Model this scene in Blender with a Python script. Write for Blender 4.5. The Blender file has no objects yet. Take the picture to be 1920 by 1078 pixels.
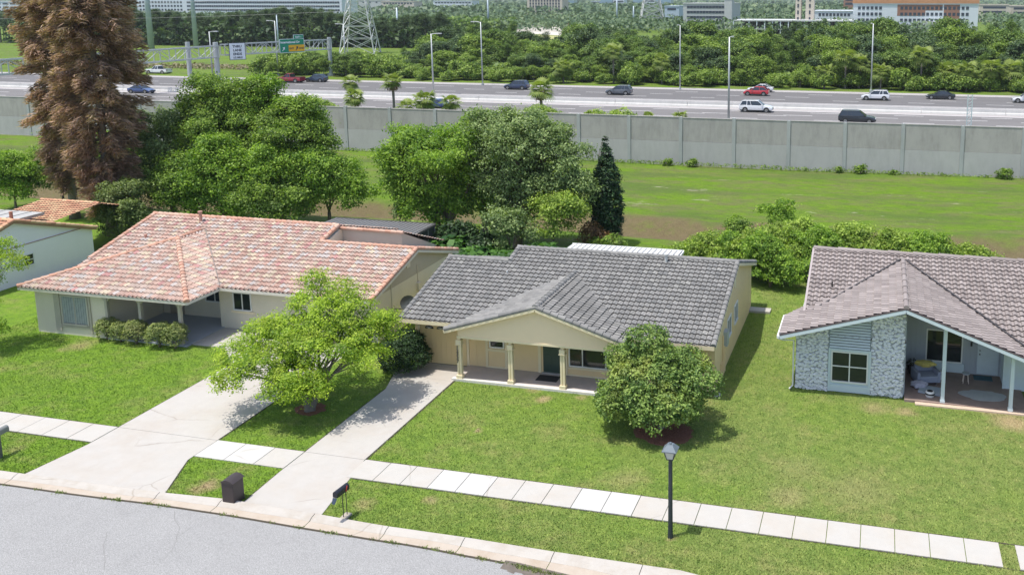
import bpy, bmesh, math, random
import numpy as np
from mathutils import Vector, Matrix

scene = bpy.context.scene
C = scene.collection
rnd = random.Random(7)
rng = np.random.default_rng(11)

# ------------------------------------------------------------------ camera
CAM_H = 17.0
YAW, PITCH = 0.234875, 0.161715
FPX, CX, CY = 1685.455, 1250.0, 272.614          # focal length and principal point in photo pixels (1920 wide)
cam = bpy.data.cameras.new('camera'); cam_o = bpy.data.objects.new('camera', cam); C.objects.link(cam_o)
cam_o.location = (0, 0, CAM_H); cam_o.rotation_euler = (math.pi/2 - PITCH, 0, YAW)
cam.sensor_fit = 'HORIZONTAL'; cam.sensor_width = 36.0; cam.lens = FPX/1920*36
cam.shift_x = (960-CX)/1920; cam.shift_y = (CY-539)/1920
cam.clip_start = 0.5; cam.clip_end = 9000
scene.camera = cam_o

# ------------------------------------------------------------------ world and sun
SUN = Vector((-0.22, -0.19, 1.0)).normalized()
elev = math.asin(SUN.z); az = math.atan2(SUN.x, SUN.y)
w = bpy.data.worlds.new('World'); scene.world = w; w.use_nodes = True
nt = w.node_tree; nt.nodes.clear()
sky = nt.nodes.new('ShaderNodeTexSky'); sky.sky_type = 'NISHITA'; sky.sun_disc = False
sky.sun_elevation = elev; sky.sun_rotation = az; sky.air_density = 1.0; sky.dust_density = 2.0; sky.ozone_density = 1.0
bg = nt.nodes.new('ShaderNodeBackground'); bg.inputs['Strength'].default_value = 0.15
ow = nt.nodes.new('ShaderNodeOutputWorld')
nt.links.new(sky.outputs[0], bg.inputs[0]); nt.links.new(bg.outputs[0], ow.inputs[0])
sl = bpy.data.lights.new('sun', 'SUN'); sl.energy = 3.4; sl.angle = math.radians(0.5); sl.color = (1.0, 0.965, 0.90)
so = bpy.data.objects.new('sun', sl); C.objects.link(so)
so.rotation_euler = SUN.to_track_quat('Z', 'Y').to_euler()
scene.view_settings.view_transform = 'Standard'; scene.view_settings.look = 'None'
scene.view_settings.exposure = 0.56; scene.view_settings.gamma = 1.0
scene.view_settings.use_curve_mapping = False

# ------------------------------------------------------------------ surveying: where a photo pixel meets the ground
_r = np.array([math.cos(YAW), math.sin(YAW), 0.0])
_f = np.array([-math.sin(YAW)*math.cos(PITCH), math.cos(YAW)*math.cos(PITCH), -math.sin(PITCH)])
_d = np.cross(_f, _r)
def at(px, py, z=0.0):
    v = (px-CX)/FPX*_r + (py-CY)/FPX*_d + _f
    t = (z-CAM_H)/v[2]
    return (float(v[0]*t), float(v[1]*t))
def aty(px, py, Y):
    v = (px-CX)/FPX*_r + (py-CY)/FPX*_d + _f
    t = Y/v[1]
    return (float(v[0]*t), float(CAM_H+v[2]*t))

# ------------------------------------------------------------------ materials
MATS = {}
def nmat(name, build):
    if name in MATS: return MATS[name]
    m = bpy.data.materials.new(name); m.use_nodes = True; n = m.node_tree
    n.nodes.clear(); out = n.nodes.new('ShaderNodeOutputMaterial')
    b = n.nodes.new('ShaderNodeBsdfPrincipled'); n.links.new(b.outputs[0], out.inputs[0])
    build(n, b, out); MATS[name] = m; return m
def N(n, t, **kw):
    x = n.nodes.new(t)
    for k, v in kw.items():
        if k in x.inputs: x.inputs[k].default_value = v
        else: setattr(x, k, v)
    return x
def pos(n): return N(n, 'ShaderNodeNewGeometry').outputs['Position']
def noise(n, scale, detail=3, rough=0.6, vec=None, stretch=None):
    t = N(n, 'ShaderNodeTexNoise', Scale=scale, Detail=detail, Roughness=rough)
    v = vec or pos(n)
    if stretch:
        mp = N(n, 'ShaderNodeMapping'); mp.inputs['Scale'].default_value = stretch
        n.links.new(v, mp.inputs[0]); v = mp.outputs[0]
    n.links.new(v, t.inputs['Vector']); return t.outputs['Fac']
def ramp(n, fac, stops):
    r = N(n, 'ShaderNodeValToRGB'); cr = r.color_ramp
    while len(cr.elements) < len(stops): cr.elements.new(0.5)
    for e, (p, c) in zip(cr.elements, stops):
        e.position = p; e.color = (c[0], c[1], c[2], 1) if not isinstance(c, (int, float)) else (c, c, c, 1)
    n.links.new(fac, r.inputs[0]); return r.outputs[0]
def mix(n, fac, a, b, mode='MIX'):
    x = N(n, 'ShaderNodeMixRGB', blend_type=mode)
    for i, v in enumerate((fac, a, b)):
        if isinstance(v, (int, float)): x.inputs[i].default_value = v if i == 0 else (v, v, v, 1)
        elif isinstance(v, tuple): x.inputs[i].default_value = (v[0], v[1], v[2], 1)
        else: n.links.new(v, x.inputs[i])
    return x.outputs[0]
def bump(n, b, h, strength=0.3, dist=0.02):
    x = N(n, 'ShaderNodeBump', Strength=strength, Distance=dist)
    n.links.new(h, x.inputs['Height']); n.links.new(x.outputs[0], b.inputs['Normal'])
def setc(b, c): b.inputs['Base Color'].default_value = (c[0], c[1], c[2], 1)

def plain(name, c, rough=0.6, metal=0.0, var=0.12, vs=3.0, bmp=0.0, bs=60, dirt=0.0):
    def f(n, b, o):
        col = mix(n, noise(n, vs, 4), tuple(x*(1-var) for x in c), tuple(min(1, x*(1+var)) for x in c))
        if dirt:
            col = mix(n, ramp(n, noise(n, 1.3, 5, 0.7, stretch=(1, 1, 0.3)), [(0.45, 0.0), (0.75, dirt)]), col, tuple(x*0.45 for x in c))
        n.links.new(col, b.inputs['Base Color'])
        b.inputs['Roughness'].default_value = rough; b.inputs['Metallic'].default_value = metal
        if bmp: bump(n, b, noise(n, bs, 2), bmp, 0.01)
    return nmat(name, f)
def glossy(name, c, rough=0.15, metal=0.0, coat=0.0):
    def f(n, b, o):
        setc(b, c); b.inputs['Roughness'].default_value = rough; b.inputs['Metallic'].default_value = metal
        b.inputs['Coat Weight'].default_value = coat; b.inputs['Coat Roughness'].default_value = 0.05
    return nmat(name, f)
def colattr(name, rough=0.8, var=0.25, vs=14, bmp=0.25, mul=(1, 1, 1), dirt=0.0):
    def f(n, b, o):
        a = N(n, 'ShaderNodeAttribute'); a.attribute_name = 'col'
        col = mix(n, 1.0, a.outputs['Color'], mul, 'MULTIPLY')
        col = mix(n, noise(n, vs, 5, 0.7), mix(n, 1.0, col, 1-var, 'MULTIPLY'), mix(n, 1.0, col, 1+var*0.8, 'MULTIPLY'))
        if dirt: col = mix(n, ramp(n, noise(n, 0.7, 6, 0.75), [(0.48, 0.0), (0.72, dirt)]), col, mix(n, 1.0, col, 0.45, 'MULTIPLY'))
        n.links.new(col, b.inputs['Base Color']); b.inputs['Roughness'].default_value = rough
        b.inputs['Specular IOR Level'].default_value = 0.35
        if bmp: bump(n, b, noise(n, 70, 3), bmp, 0.006)
    return nmat(name, f)

def leafmat(name, dark, light, trans=0.35, hue=(0.30, 0.26, 0.05), huef=0.0):
    def f(n, b, o):
        a = N(n, 'ShaderNodeAttribute'); a.attribute_name = 'v'
        col = mix(n, a.outputs['Fac'], dark, light)
        if huef:
            col = mix(n, ramp(n, noise(n, 0.9, 3), [(0.52, 0.0), (0.68, huef)]), col, hue)
        n.links.new(col, b.inputs['Base Color'])
        b.inputs['Roughness'].default_value = 0.55; b.inputs['Specular IOR Level'].default_value = 0.3
        t = N(n, 'ShaderNodeBsdfTranslucent'); n.links.new(mix(n, 1.0, col, (1.35, 1.5, 0.6), 'MULTIPLY'), t.inputs[0])
        mx = N(n, 'ShaderNodeMixShader'); mx.inputs[0].default_value = trans
        n.links.new(b.outputs[0], mx.inputs[1]); n.links.new(t.outputs[0], mx.inputs[2])
        n.links.new(mx.outputs[0], o.inputs[0])
    return nmat(name, f)

PATCH = [(390, 910, .60, .9), (372, 916, .5, .7), (1020, 748, .42, .8), (897, 806, .26, .8), (807, 938, .35, .6), (683, 945, .55, .5), (1175, 898, 1.0, .28), (1900, 792, 1.1, .85), (1860, 770, .8, .6), (1640, 765, .8, .5), (1700, 772, .6, .6), (150, 648, .9, .55), (120, 655, .5, .4), (1610, 918, 1.6, .25), (1500, 880, 1.3, .2), (1480, 930, 1.0, .35), (1185, 740, .4, .5), (30, 843, .5, .4), (1262, 1008, .28, .5), (1000, 730, .5, .5), (1090, 745, .4, .5)]
def patches(n, P):
    out = None
    wn = N(n, 'ShaderNodeTexNoise', Scale=2.6, Detail=4.0); n.links.new(P, wn.inputs['Vector'])
    PP = mix(n, 0.55, P, wn.outputs['Color'], 'ADD')
    for (px, py, r_, s_) in PATCH:
        x, y = at(px, py)
        d = N(n, 'ShaderNodeVectorMath', operation='DISTANCE'); n.links.new(PP, d.inputs[0]); d.inputs[1].default_value = (x+.27, y+.27, .27)
        m = N(n, 'ShaderNodeMapRange'); m.inputs[1].default_value = r_; m.inputs[2].default_value = r_*.25; m.inputs[3].default_value = 0; m.inputs[4].default_value = s_
        n.links.new(d.outputs['Value'], m.inputs[0])
        if out is None: out = m.outputs[0]
        else:
            a = N(n, 'ShaderNodeMath', operation='MAXIMUM'); n.links.new(out, a.inputs[0]); n.links.new(m.outputs[0], a.inputs[1]); out = a.outputs[0]
    return out
def grass_mat(name, kind):
    def f(n, b, o):
        P = pos(n)
        big = noise(n, 0.16, 3, 0.5, P); mid = noise(n, 0.9, 4, 0.65, P); fine = noise(n, 16, 4, 0.75, P, stretch=(1, 0.6, 1))
        tiny = noise(n, 55, 2, 0.7, P)
        if kind == 'lawn':
            sep = N(n, 'ShaderNodeSeparateXYZ'); n.links.new(P, sep.inputs[0])
            # lawns differ from plot to plot: lusher to the left, drier and more olive to the right
            g = N(n, 'ShaderNodeMapRange'); g.inputs[1].default_value = -30; g.inputs[2].default_value = -4
            n.links.new(sep.outputs[0], g.inputs[0])
            lush = mix(n, mid, (0.125, 0.240, 0.022), (0.200, 0.305, 0.036))
            olive = mix(n, mid, (0.150, 0.215, 0.050), (0.235, 0.275, 0.078))
            mm = N(n, 'ShaderNodeMath', operation='ADD'); n.links.new(g.outputs[0], mm.inputs[0])
            gy = N(n, 'ShaderNodeMapRange'); gy.inputs[1].default_value = 40; gy.inputs[2].default_value = 35; gy.inputs[3].default_value = -.75; gy.inputs[4].default_value = 0; n.links.new(sep.outputs[1], gy.inputs[0]); g2 = N(n, 'ShaderNodeMath', operation='ADD'); n.links.new(g.outputs[0], g2.inputs[0]); n.links.new(gy.outputs[0], g2.inputs[1]); g = g2
            m2 = N(n, 'ShaderNodeMath', operation='SUBTRACT'); n.links.new(big, m2.inputs[0]); m2.inputs[1].default_value = 0.5
            m3 = N(n, 'ShaderNodeMath', operation='MULTIPLY'); n.links.new(m2.outputs[0], m3.inputs[0]); m3.inputs[1].default_value = 3.0
            n.links.new(m3.outputs[0], mm.inputs[1]); mm.use_clamp = True
            col = mix(n, mm.outputs[0], lush, olive)
            col = mix(n, ramp(n, noise(n, 0.55, 5, 0.7, P), [(0.50, 0.0), (0.74, 0.65)]), col, (0.30, 0.27, 0.11))
            col = mix(n, ramp(n, noise(n, 2.3, 4, 0.7, P), [(0.40, 0.45), (0.56, 0.0)]), col, (0.085, 0.155, 0.03))
            col = mix(n, patches(n, P), col, (0.40, 0.30, 0.17))
        else:
            col = mix(n, mid, (0.090, 0.180, 0.012), (0.155, 0.245, 0.020))
            col = mix(n, ramp(n, noise(n, 0.35, 6, 0.75, P, stretch=(0.6, 1.4, 1)), [(0.44, 0.0), (0.60, 0.85)]), col, (0.150, 0.155, 0.060))
            col = mix(n, ramp(n, noise(n, 1.6, 5, 0.8, P, stretch=(0.6, 1.2, 1)), [(0.48, 0.0), (0.66, 0.6)]), col, (0.075, 0.115, 0.03))
            col = mix(n, ramp(n, noise(n, 0.12, 4, 0.6, P, stretch=(0.5, 2.0, 1)), [(0.50, 0.0), (0.62, 0.6)]), col, (0.085, 0.125, 0.035))
            sep = N(n, 'ShaderNodeSeparateXYZ'); n.links.new(P, sep.inputs[0])
            wob = N(n, 'ShaderNodeMath', operation='MULTIPLY_ADD'); n.links.new(noise(n, 0.25, 4), wob.inputs[0]); wob.inputs[1].default_value = 5.0
            n.links.new(sep.outputs[1], wob.inputs[2])
            band = ramp(n, wob.outputs[0], [(0, 0), (1, 0)])
            mr = N(n, 'ShaderNodeMapRange'); mr.inputs[1].default_value = 60; mr.inputs[2].default_value = 80
            n.links.new(wob.outputs[0], mr.inputs[0])
            br = ramp(n, mr.outputs[0], [(0.20, 0.0), (0.27, 1.0), (0.43, 0.9), (0.50, 0.0)])
            dirtc = mix(n, noise(n, 2.0, 6, 0.8, P), (0.10, 0.075, 0.038), (0.21, 0.165, 0.095))
            col = mix(n, mix(n, 1.0, br, ramp(n, noise(n, 1.1, 5, 0.7, P), [(0.25, 0.45), (0.5, 1.0)]), 'MULTIPLY'), col, dirtc)
            # pale sandy scrapes
            sc = ramp(n, noise(n, 0.22, 7, 0.72, P, stretch=(0.8, 2.2, 1)), [(0.60, 0.0), (0.66, 0.7)])
            mr2 = N(n, 'ShaderNodeMapRange'); mr2.inputs[1].default_value = 68; mr2.inputs[2].default_value = 72; n.links.new(sep.outputs[1], mr2.inputs[0])
            mr3 = N(n, 'ShaderNodeMapRange'); mr3.inputs[1].default_value = 86; mr3.inputs[2].default_value = 80; n.links.new(sep.outputs[1], mr3.inputs[0])
            sc = mix(n, 1.0, mix(n, 1.0, sc, mr2.outputs[0], 'MULTIPLY'), mr3.outputs[0], 'MULTIPLY')
            col = mix(n, sc, col, (0.42, 0.38, 0.29))
        col = mix(n, ramp(n, fine, [(0.30, 0.0), (0.72, 1.0)]), mix(n, 1.0, col, 0.66, 'MULTIPLY'), mix(n, 1.0, col, 1.28, 'MULTIPLY'))
        col = mix(n, ramp(n, tiny, [(0.3, 0.0), (0.7, 1.0)]), mix(n, 1.0, col, 0.85, 'MULTIPLY'), mix(n, 1.0, col, 1.12, 'MULTIPLY'))
        n.links.new(col, b.inputs['Base Color']); b.inputs['Roughness'].default_value = 0.95
        b.inputs['Specular IOR Level'].default_value = 0.1
        ad = N(n, 'ShaderNodeMath', operation='ADD'); n.links.new(fine, ad.inputs[0]); n.links.new(tiny, ad.inputs[1])
        bump(n, b, ad.outputs[0], 0.7, 0.05)
    return nmat(name, f)

def concrete(name, c, stain=(0.50, 0.37, 0.25), sf=0.35, sc=0.5):
    def f(n, b, o):
        P = pos(n)
        col = mix(n, noise(n, 2.2, 5, 0.65, P), tuple(x*0.90 for x in c), tuple(x*1.07 for x in c))
        col = mix(n, ramp(n, noise(n, sc, 5, 0.7, P), [(0.45, 0.0), (0.72, sf)]), col, stain)
        col = mix(n, ramp(n, noise(n, 9, 5, 0.75, P), [(0.60, 0.0), (0.78, 0.35)]), col, tuple(x*0.62 for x in c))
        vo = N(n, 'ShaderNodeTexVoronoi', Scale=0.33); vo.feature = 'DISTANCE_TO_EDGE'
        wp = N(n, 'ShaderNodeTexNoise', Scale=1.6, Detail=5.0); n.links.new(P, wp.inputs['Vector'])
        ad = mix(n, 0.22, P, wp.outputs['Color'], 'ADD'); n.links.new(ad, vo.inputs['Vector'])
        crk = ramp(n, vo.outputs['Distance'], [(0.0, 0.55), (0.012, 0.0)])
        col = mix(n, mix(n, 1.0, crk, ramp(n, noise(n, 0.4, 2, 0.5, P), [(0.52, 0.0), (0.6, 1.0)]), 'MULTIPLY'), col, (0.22, 0.19, 0.15))
        n.links.new(col, b.inputs['Base Color']); b.inputs['Roughness'].default_value = 0.9
        bump(n, b, noise(n, 45, 3, 0.7, P), 0.25, 0.01)
    return nmat(name, f)

def asphalt(name, c, grain=1.0, streak=False, stops=None):
    def f(n, b, o):
        P = pos(n)
        col = mix(n, noise(n, 0.6, 5, 0.7, P), tuple(x*0.86 for x in c), tuple(x*1.1 for x in c))
        col = mix(n, ramp(n, noise(n, 11, 4, 0.8, P), [(0.30, 0.0), (0.45, 0.0), (0.62, 0.22*grain)]), col, tuple(x*0.70 for x in c))
        col = mix(n, ramp(n, noise(n, 30, 3, 0.85, P), [(0.38, 0.0), (0.64, 1.0)]), mix(n, 1.0, col, 1-0.32*grain, 'MULTIPLY'), mix(n, 1.0, col, 1+0.26*grain, 'MULTIPLY'))
        if streak:
            col = mix(n, ramp(n, noise(n, 0.5, 4, 0.6, P, stretch=(0.02, 1.6, 1)), [(0.4, 0.0), (0.66, 0.45)]), col, tuple(x*0.68 for x in c))
        else:
            col = mix(n, ramp(n, noise(n, 1.7, 6, 0.75, P), [(0.55, 0.0), (0.75, 0.4)]), col, tuple(x*0.62 for x in c))
        n.links.new(col, b.inputs['Base Color']); b.inputs['Roughness'].default_value = 0.95
        b.inputs['Specular IOR Level'].default_value = 0.2
        bump(n, b, noise(n, 60, 2, 0.7, P), 0.4, 0.01)
    return nmat(name, f)

# ------------------------------------------------------------------ mesh helpers
class MB:
    def __init__(s): s.v = []; s.f = []; s.c = []
    def quad(s, *p, c=None):
        i = len(s.v); s.v += [tuple(q) for q in p]; s.f.append(tuple(range(i, i+len(p)))); s.c.append(c)
    def box(s, x0, x1, y0, y1, z0, z1, c=None):
        i = len(s.v)
        s.v += [(x0,y0,z0),(x1,y0,z0),(x1,y1,z0),(x0,y1,z0),(x0,y0,z1),(x1,y0,z1),(x1,y1,z1),(x0,y1,z1)]
        s.f += [tuple(i+k for k in q) for q in ((0,3,2,1),(4,5,6,7),(0,1,5,4),(1,2,6,5),(2,3,7,6),(3,0,4,7))]
        s.c += [c]*6; return s
    def bar(s, a, b, wd, h=None, c=None, up=(0,0,1)):
        a = Vector(a); b = Vector(b); d = (b-a).normalized(); h = h or wd; up = Vector(up)
        if abs(d.dot(up)) > 0.98: up = Vector((0, 1, 0))
        sx = d.cross(up).normalized()*wd/2; sz = sx.normalized().cross(d).normalized()*h/2
        i = len(s.v)
        for p in (a, b): s.v += [tuple(p-sx-sz), tuple(p+sx-sz), tuple(p+sx+sz), tuple(p-sx+sz)]
        s.f += [tuple(i+k for k in q) for q in ((0,1,2,3),(7,6,5,4),(0,4,5,1),(1,5,6,2),(2,6,7,3),(3,7,4,0))]
        s.c += [c]*6; return s
    def tube(s, pts, rad, n=8, cap=True, c=None):
        pts = [Vector(p) for p in pts]
        if isinstance(rad, (int, float)): rad = [rad]*len(pts)
        i0 = len(s.v); prev = None
        for k, p in enumerate(pts):
            d = (pts[min(k+1, len(pts)-1)]-pts[max(k-1, 0)]).normalized()
            ref = Vector((1, 0, 0)) if abs(d.x) < 0.9 else Vector((0, 1, 0))
            if prev is not None: ref = prev
            u = (ref-d*ref.dot(d)).normalized(); prev = u; v = d.cross(u)
            for j in range(n):
                t = 2*math.pi*j/n; s.v.append(tuple(p+(u*math.cos(t)+v*math.sin(t))*rad[k]))
        for k in range(len(pts)-1):
            for j in range(n):
                a = i0+k*n+j; b = i0+k*n+(j+1) % n
                s.f.append((a, b, b+n, a+n)); s.c.append(c)
        if cap:
            s.f.append(tuple(i0+j for j in reversed(range(n)))); s.c.append(c)
            s.f.append(tuple(i0+(len(pts)-1)*n+j for j in range(n))); s.c.append(c)
        return s
    def prism(s, poly, z0, z1, c=None):          # poly: ccw xy list
        i = len(s.v); n = len(poly)
        s.v += [(p[0], p[1], z0) for p in poly]+[(p[0], p[1], z1) for p in poly]
        s.f.append(tuple(i+k for k in reversed(range(n)))); s.f.append(tuple(i+n+k for k in range(n)))
        for k in range(n):
            j = (k+1) % n; s.f.append((i+k, i+j, i+n+j, i+n+k))
        s.c += [c]*(n+2); return s
    def extr(s, poly3, vec, c=None):             # any planar polygon pushed along vec
        i = len(s.v); n = len(poly3); vec = Vector(vec)
        s.v += [tuple(p) for p in poly3]+[tuple(Vector(p)+vec) for p in poly3]
        s.f.append(tuple(i+k for k in reversed(range(n)))); s.f.append(tuple(i+n+k for k in range(n)))
        for k in range(n):
            j = (k+1) % n; s.f.append((i+k, i+j, i+n+j, i+n+k))
        s.c += [c]*(n+2); return s
    def loft(s, rings, cap=True, c=None):
        i0 = len(s.v); n = len(rings[0])
        for r in rings: s.v += [tuple(p) for p in r]
        for k in range(len(rings)-1):
            for j in range(n):
                a = i0+k*n+j; b = i0+k*n+(j+1) % n
                s.f.append((a, b, b+n, a+n)); s.c.append(c)
        if cap:
            s.f.append(tuple(i0+j for j in reversed(range(n)))); s.c.append(c)
            s.f.append(tuple(i0+(len(rings)-1)*n+j for j in range(n))); s.c.append(c)
        return s
    def disc(s, ctr, ax, r, h, n=14, c=None):    # short cylinder along ax, centred
        ctr = Vector(ctr); ax = Vector(ax).normalized()
        return s.tube([ctr-ax*h/2, ctr+ax*h/2], r, n, True, c)
    def build_each(s, name, m, parent=None):
        par = list(range(len(s.v)))
        def find(a):
            while par[a] != a: par[a] = par[par[a]]; a = par[a]
            return a
        for f in s.f:
            for q in f[1:]: par[find(q)] = find(f[0])
        comp = {}
        for f, c in zip(s.f, s.c): comp.setdefault(find(f[0]), []).append((f, c))
        for fs in comp.values():
            t = MB(); mp = {}
            for f, c in fs:
                for q in f:
                    if q not in mp: mp[q] = len(t.v); t.v.append(s.v[q])
                t.f.append(tuple(mp[q] for q in f)); t.c.append(c)
            t.build(name, m, parent)
    def build(s, name, m, parent=None, smooth=False, bevel=0):
        me = bpy.data.meshes.new(name); me.from_pydata(s.v, [], s.f); me.update()
        bm = bmesh.new(); bm.from_mesh(me); bmesh.ops.recalc_face_normals(bm, faces=bm.faces)
        if bevel:
            es = [e for e in bm.edges if len(e.link_faces) == 2 and e.calc_face_angle(0) > 0.5]
            bmesh.ops.bevel(bm, geom=es, offset=bevel, segments=2, affect='EDGES', profile=0.6)
        bm.to_mesh(me); bm.free()
        if any(c is not None for c in s.c) and not bevel:
            a = me.attributes.new('col', 'FLOAT_COLOR', 'FACE')
            arr = np.ones((len(s.f), 4), np.float32)
            for k, c in enumerate(s.c):
                if c is not None: arr[k, :3] = c
            a.data.foreach_set('color', arr.ravel())
        if smooth:
            for p in me.polygons: p.use_smooth = True
        me.materials.append(m)
        return link(name, me, parent)
def link(name, me, parent=None):
    o = bpy.data.objects.new(name, me); C.objects.link(o)
    if parent is not None:
        o.parent = parent
        if parent.parent is None:
            o.matrix_parent_inverse = parent.matrix_basis.inverted() if WORLD_PARTS else Matrix()
        else:
            o.matrix_parent_inverse = Matrix()
    return o
WORLD_PARTS = False
def tag(o, label=None, cat=None, group=None, kind=None):
    if label: o['label'] = label
    if cat: o['category'] = cat
    if group: o['group'] = group
    if kind: o['kind'] = kind
    return o
def empty(name, loc=(0, 0, 0), rz=0, label=None, cat=None, group=None):
    o = bpy.data.objects.new(name, None); C.objects.link(o); o.location = loc; o.rotation_euler = (0, 0, rz)
    o.empty_display_size = 0.3
    return tag(o, label, cat, group)
def copy_tree(o, parent=None):
    c = o.copy(); C.objects.link(c); c.parent = parent
    for ch in list(o.children): copy_tree(ch, c)
    return c
def struct(name, mb, m, **k):
    o = mb.build(name, m, **k); o['kind'] = 'structure'; return o
def fastmesh(name, verts, faces, m, attrs=None, smooth=False):
    me = bpy.data.meshes.new(name)
    verts = np.asarray(verts, np.float32); faces = np.asarray(faces, np.int32)
    nf, k = faces.shape
    me.vertices.add(len(verts)); me.vertices.foreach_set('co', verts.ravel())
    me.loops.add(nf*k); me.loops.foreach_set('vertex_index', faces.ravel())
    me.polygons.add(nf); me.polygons.foreach_set('loop_start', np.arange(0, nf*k, k, dtype=np.int32))
    me.polygons.foreach_set('loop_total', np.full(nf, k, np.int32))
    me.update(calc_edges=True)
    for an, arr in (attrs or {}).items():
        a = me.attributes.new(an, 'FLOAT', 'FACE'); a.data.foreach_set('value', np.asarray(arr, np.float32))
    if smooth: me.polygons.foreach_set('use_smooth', np.ones(nf, bool))
    me.materials.append(m); return me

# ------------------------------------------------------------------ foliage
def unit(a): return a/np.maximum(1e-6, np.linalg.norm(a, axis=-1, keepdims=True))
def leaves_arrays(P, Nn, size, aspect=0.55, jitter=0.35, r=rng):
    n = len(P); s = size*(1+jitter*(r.random(n)*2-1))[:, None]
    t = unit(np.cross(Nn, r.normal(size=(n, 3)))); b = np.cross(Nn, t)
    a = P-t*s*0.5; c = P+t*s*0.5
    l = P-b*s*0.5*aspect+Nn*s*0.10; q = P+b*s*0.5*aspect+Nn*s*0.10
    V = np.stack([a, l, c, q], 1).reshape(-1, 3)
    F = np.arange(n*4).reshape(n, 4)
    return V, F
def sprays(blobs, k, seed):
    r = random.Random(seed*7+1); out = []
    for (x, y, z, a, b, c) in blobs:
        out.append((x, y, z, a*.88, b*.88, c*.88))
        for _ in range(k):
            t = r.uniform(0, 6.28); e = r.uniform(-.25, 1.2); f = r.uniform(.24, .44); q = r.uniform(.80, 1.08)
            out.append((x+a*q*math.cos(t)*math.cos(e), y+b*q*math.sin(t)*math.cos(e), z+c*q*math.sin(e), a*f, b*f, c*f*r.uniform(.8, 1.2)))
    return out
def blob_leaves(blobs, dens, lsize, per, spread, up=0.5, shell=0.78, seed=0, aspect=0.55, gap=0.0, spray=0):
    if spray: blobs = sprays(blobs, spray, seed)
    r = np.random.default_rng(seed); Ps = []; Ns = []; Vs = []
    for (cx, cy, cz, rx, ry, rz) in blobs:
        area = 4*math.pi*((rx*ry)**1.6/3+(rx*rz)**1.6/3+(ry*rz)**1.6/3)**(1/1.6)
        k = max(6, int(area*dens)); d = unit(r.normal(size=(k, 3)))
        d[:, 2] = np.where(d[:, 2] < -0.55, -d[:, 2]*0.6, d[:, 2]); d = unit(d)
        # an uneven outline: the radius wanders with direction
        ph = r.random(6)*6.28
        wob = 1+0.10*np.sin(3*d[:, 0]+ph[0])*np.cos(4*d[:, 1]+ph[1])+0.10*np.sin(5*d[:, 2]+ph[2]+3*d[:, 0])
        rad = (shell+(1.08-shell)*r.random(k)**0.7)*wob
        if gap: keep = (np.sin(4*d[:, 0]+ph[3])+np.sin(5*d[:, 1]+ph[4])+np.sin(4*d[:, 2]+ph[5])) > -1.5+gap*1.6; d = d[keep]; rad = rad[keep]; k = len(d)
        cc = np.array([cx, cy, cz])+d*rad[:, None]*np.array([rx, ry, rz])
        cv = np.clip(0.46+0.36*r.normal(size=k), 0, 1)
        P = np.repeat(cc, per, 0)+r.normal(size=(k*per, 3))*np.array([spread, spread, spread*0.6])
        Nn = unit(np.repeat(d, per, 0)*0.7+np.array([0, 0, up])+r.normal(size=(k*per, 3))*0.55)
        v = np.clip(np.repeat(cv, per)+0.16*r.normal(size=k*per), 0, 1)
        Ps.append(P); Ns.append(Nn); Vs.append(v)
    P = np.concatenate(Ps); Nn = np.concatenate(Ns); v = np.concatenate(Vs)
    ok = P[:, 2] > 0.03; P = P[ok]; Nn = Nn[ok]; v = v[ok]
    V, F = leaves_arrays(P, Nn, lsize, aspect, r=r)
    return V, F, v
BARK = plain('bark', (0.17, 0.135, 0.10), 0.9, var=0.35, vs=9, bmp=0.6, bs=25)
BARKG = plain('grey_bark', (0.17, 0.15, 0.13), 0.9, var=0.3, vs=9, bmp=0.6, bs=25)
def limb_path(a, b, r, bend=0.2, n=5):
    a = Vector(a); b = Vector(b); L = (b-a).length
    off = Vector((r.uniform(-1, 1), r.uniform(-1, 1), r.uniform(-0.2, 0.8)))*bend*L*0.5
    return [a.lerp(b, t)+off*math.sin(math.pi*t) for t in [i/(n-1) for i in range(n)]]
def tree(name, base, blobs, mat, label, cat, group=None, trunk=0.18, fork=0.35, dens=9, lsize=0.12, per=26, spread=0.20,
         up=0.5, shell=0.72, seed=1, bark=None, stems=1, gap=0.0, aspect=0.55, crown='crown', spray=0):
    """blobs are relative to the base"""
    r = random.Random(seed); root = empty(name, base, 0, label, cat, group)
    V, F, v = blob_leaves(blobs, dens, lsize, per, spread, up, shell, seed, aspect, gap, spray)
    me = fastmesh(crown, V, F, mat, {'v': v}); link(crown, me, root)
    mb = MB(); zmin = min(b[2] for b in blobs); hf = max(0.3, zmin*fork*1.6)
    for s in range(stems):
        ox, oy = (0, 0) if stems == 1 else (r.uniform(-.3, .3)*trunk*6, r.uniform(-.3, .3)*trunk*6)
        top = (ox*1.8, oy*1.8, hf)
        mb.tube([(ox*0.4, oy*0.4, -0.05), (ox*0.45, oy*0.45, 0.12), (ox, oy, hf*0.5), top], [trunk*1.7, trunk*1.15, trunk, trunk*0.85], 8)
        bl = blobs[s::stems] if stems > 1 else blobs
        for b in bl:
            tip = (b[0]*0.95, b[1]*0.95, b[2]+b[5]*0.3); pth = limb_path(top, tip, r, 0.22)
            mb.tube(pth, [trunk*0.62, trunk*0.5, trunk*0.36, trunk*0.24, trunk*0.1], 6)
            for _ in range(4):
                q = pth[r.randint(2, 4)]; e = Vector((b[0]+r.uniform(-.8, .8)*b[3], b[1]+r.uniform(-.8, .8)*b[4], b[2]+r.uniform(-.3, .8)*b[5]))
                mb.tube(limb_path(q, e, r, 0.2, 4), [trunk*0.25, trunk*0.18, trunk*0.11, trunk*0.04], 5)
    mb.build('trunk', bark or BARK, root, smooth=True)
    return root
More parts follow.
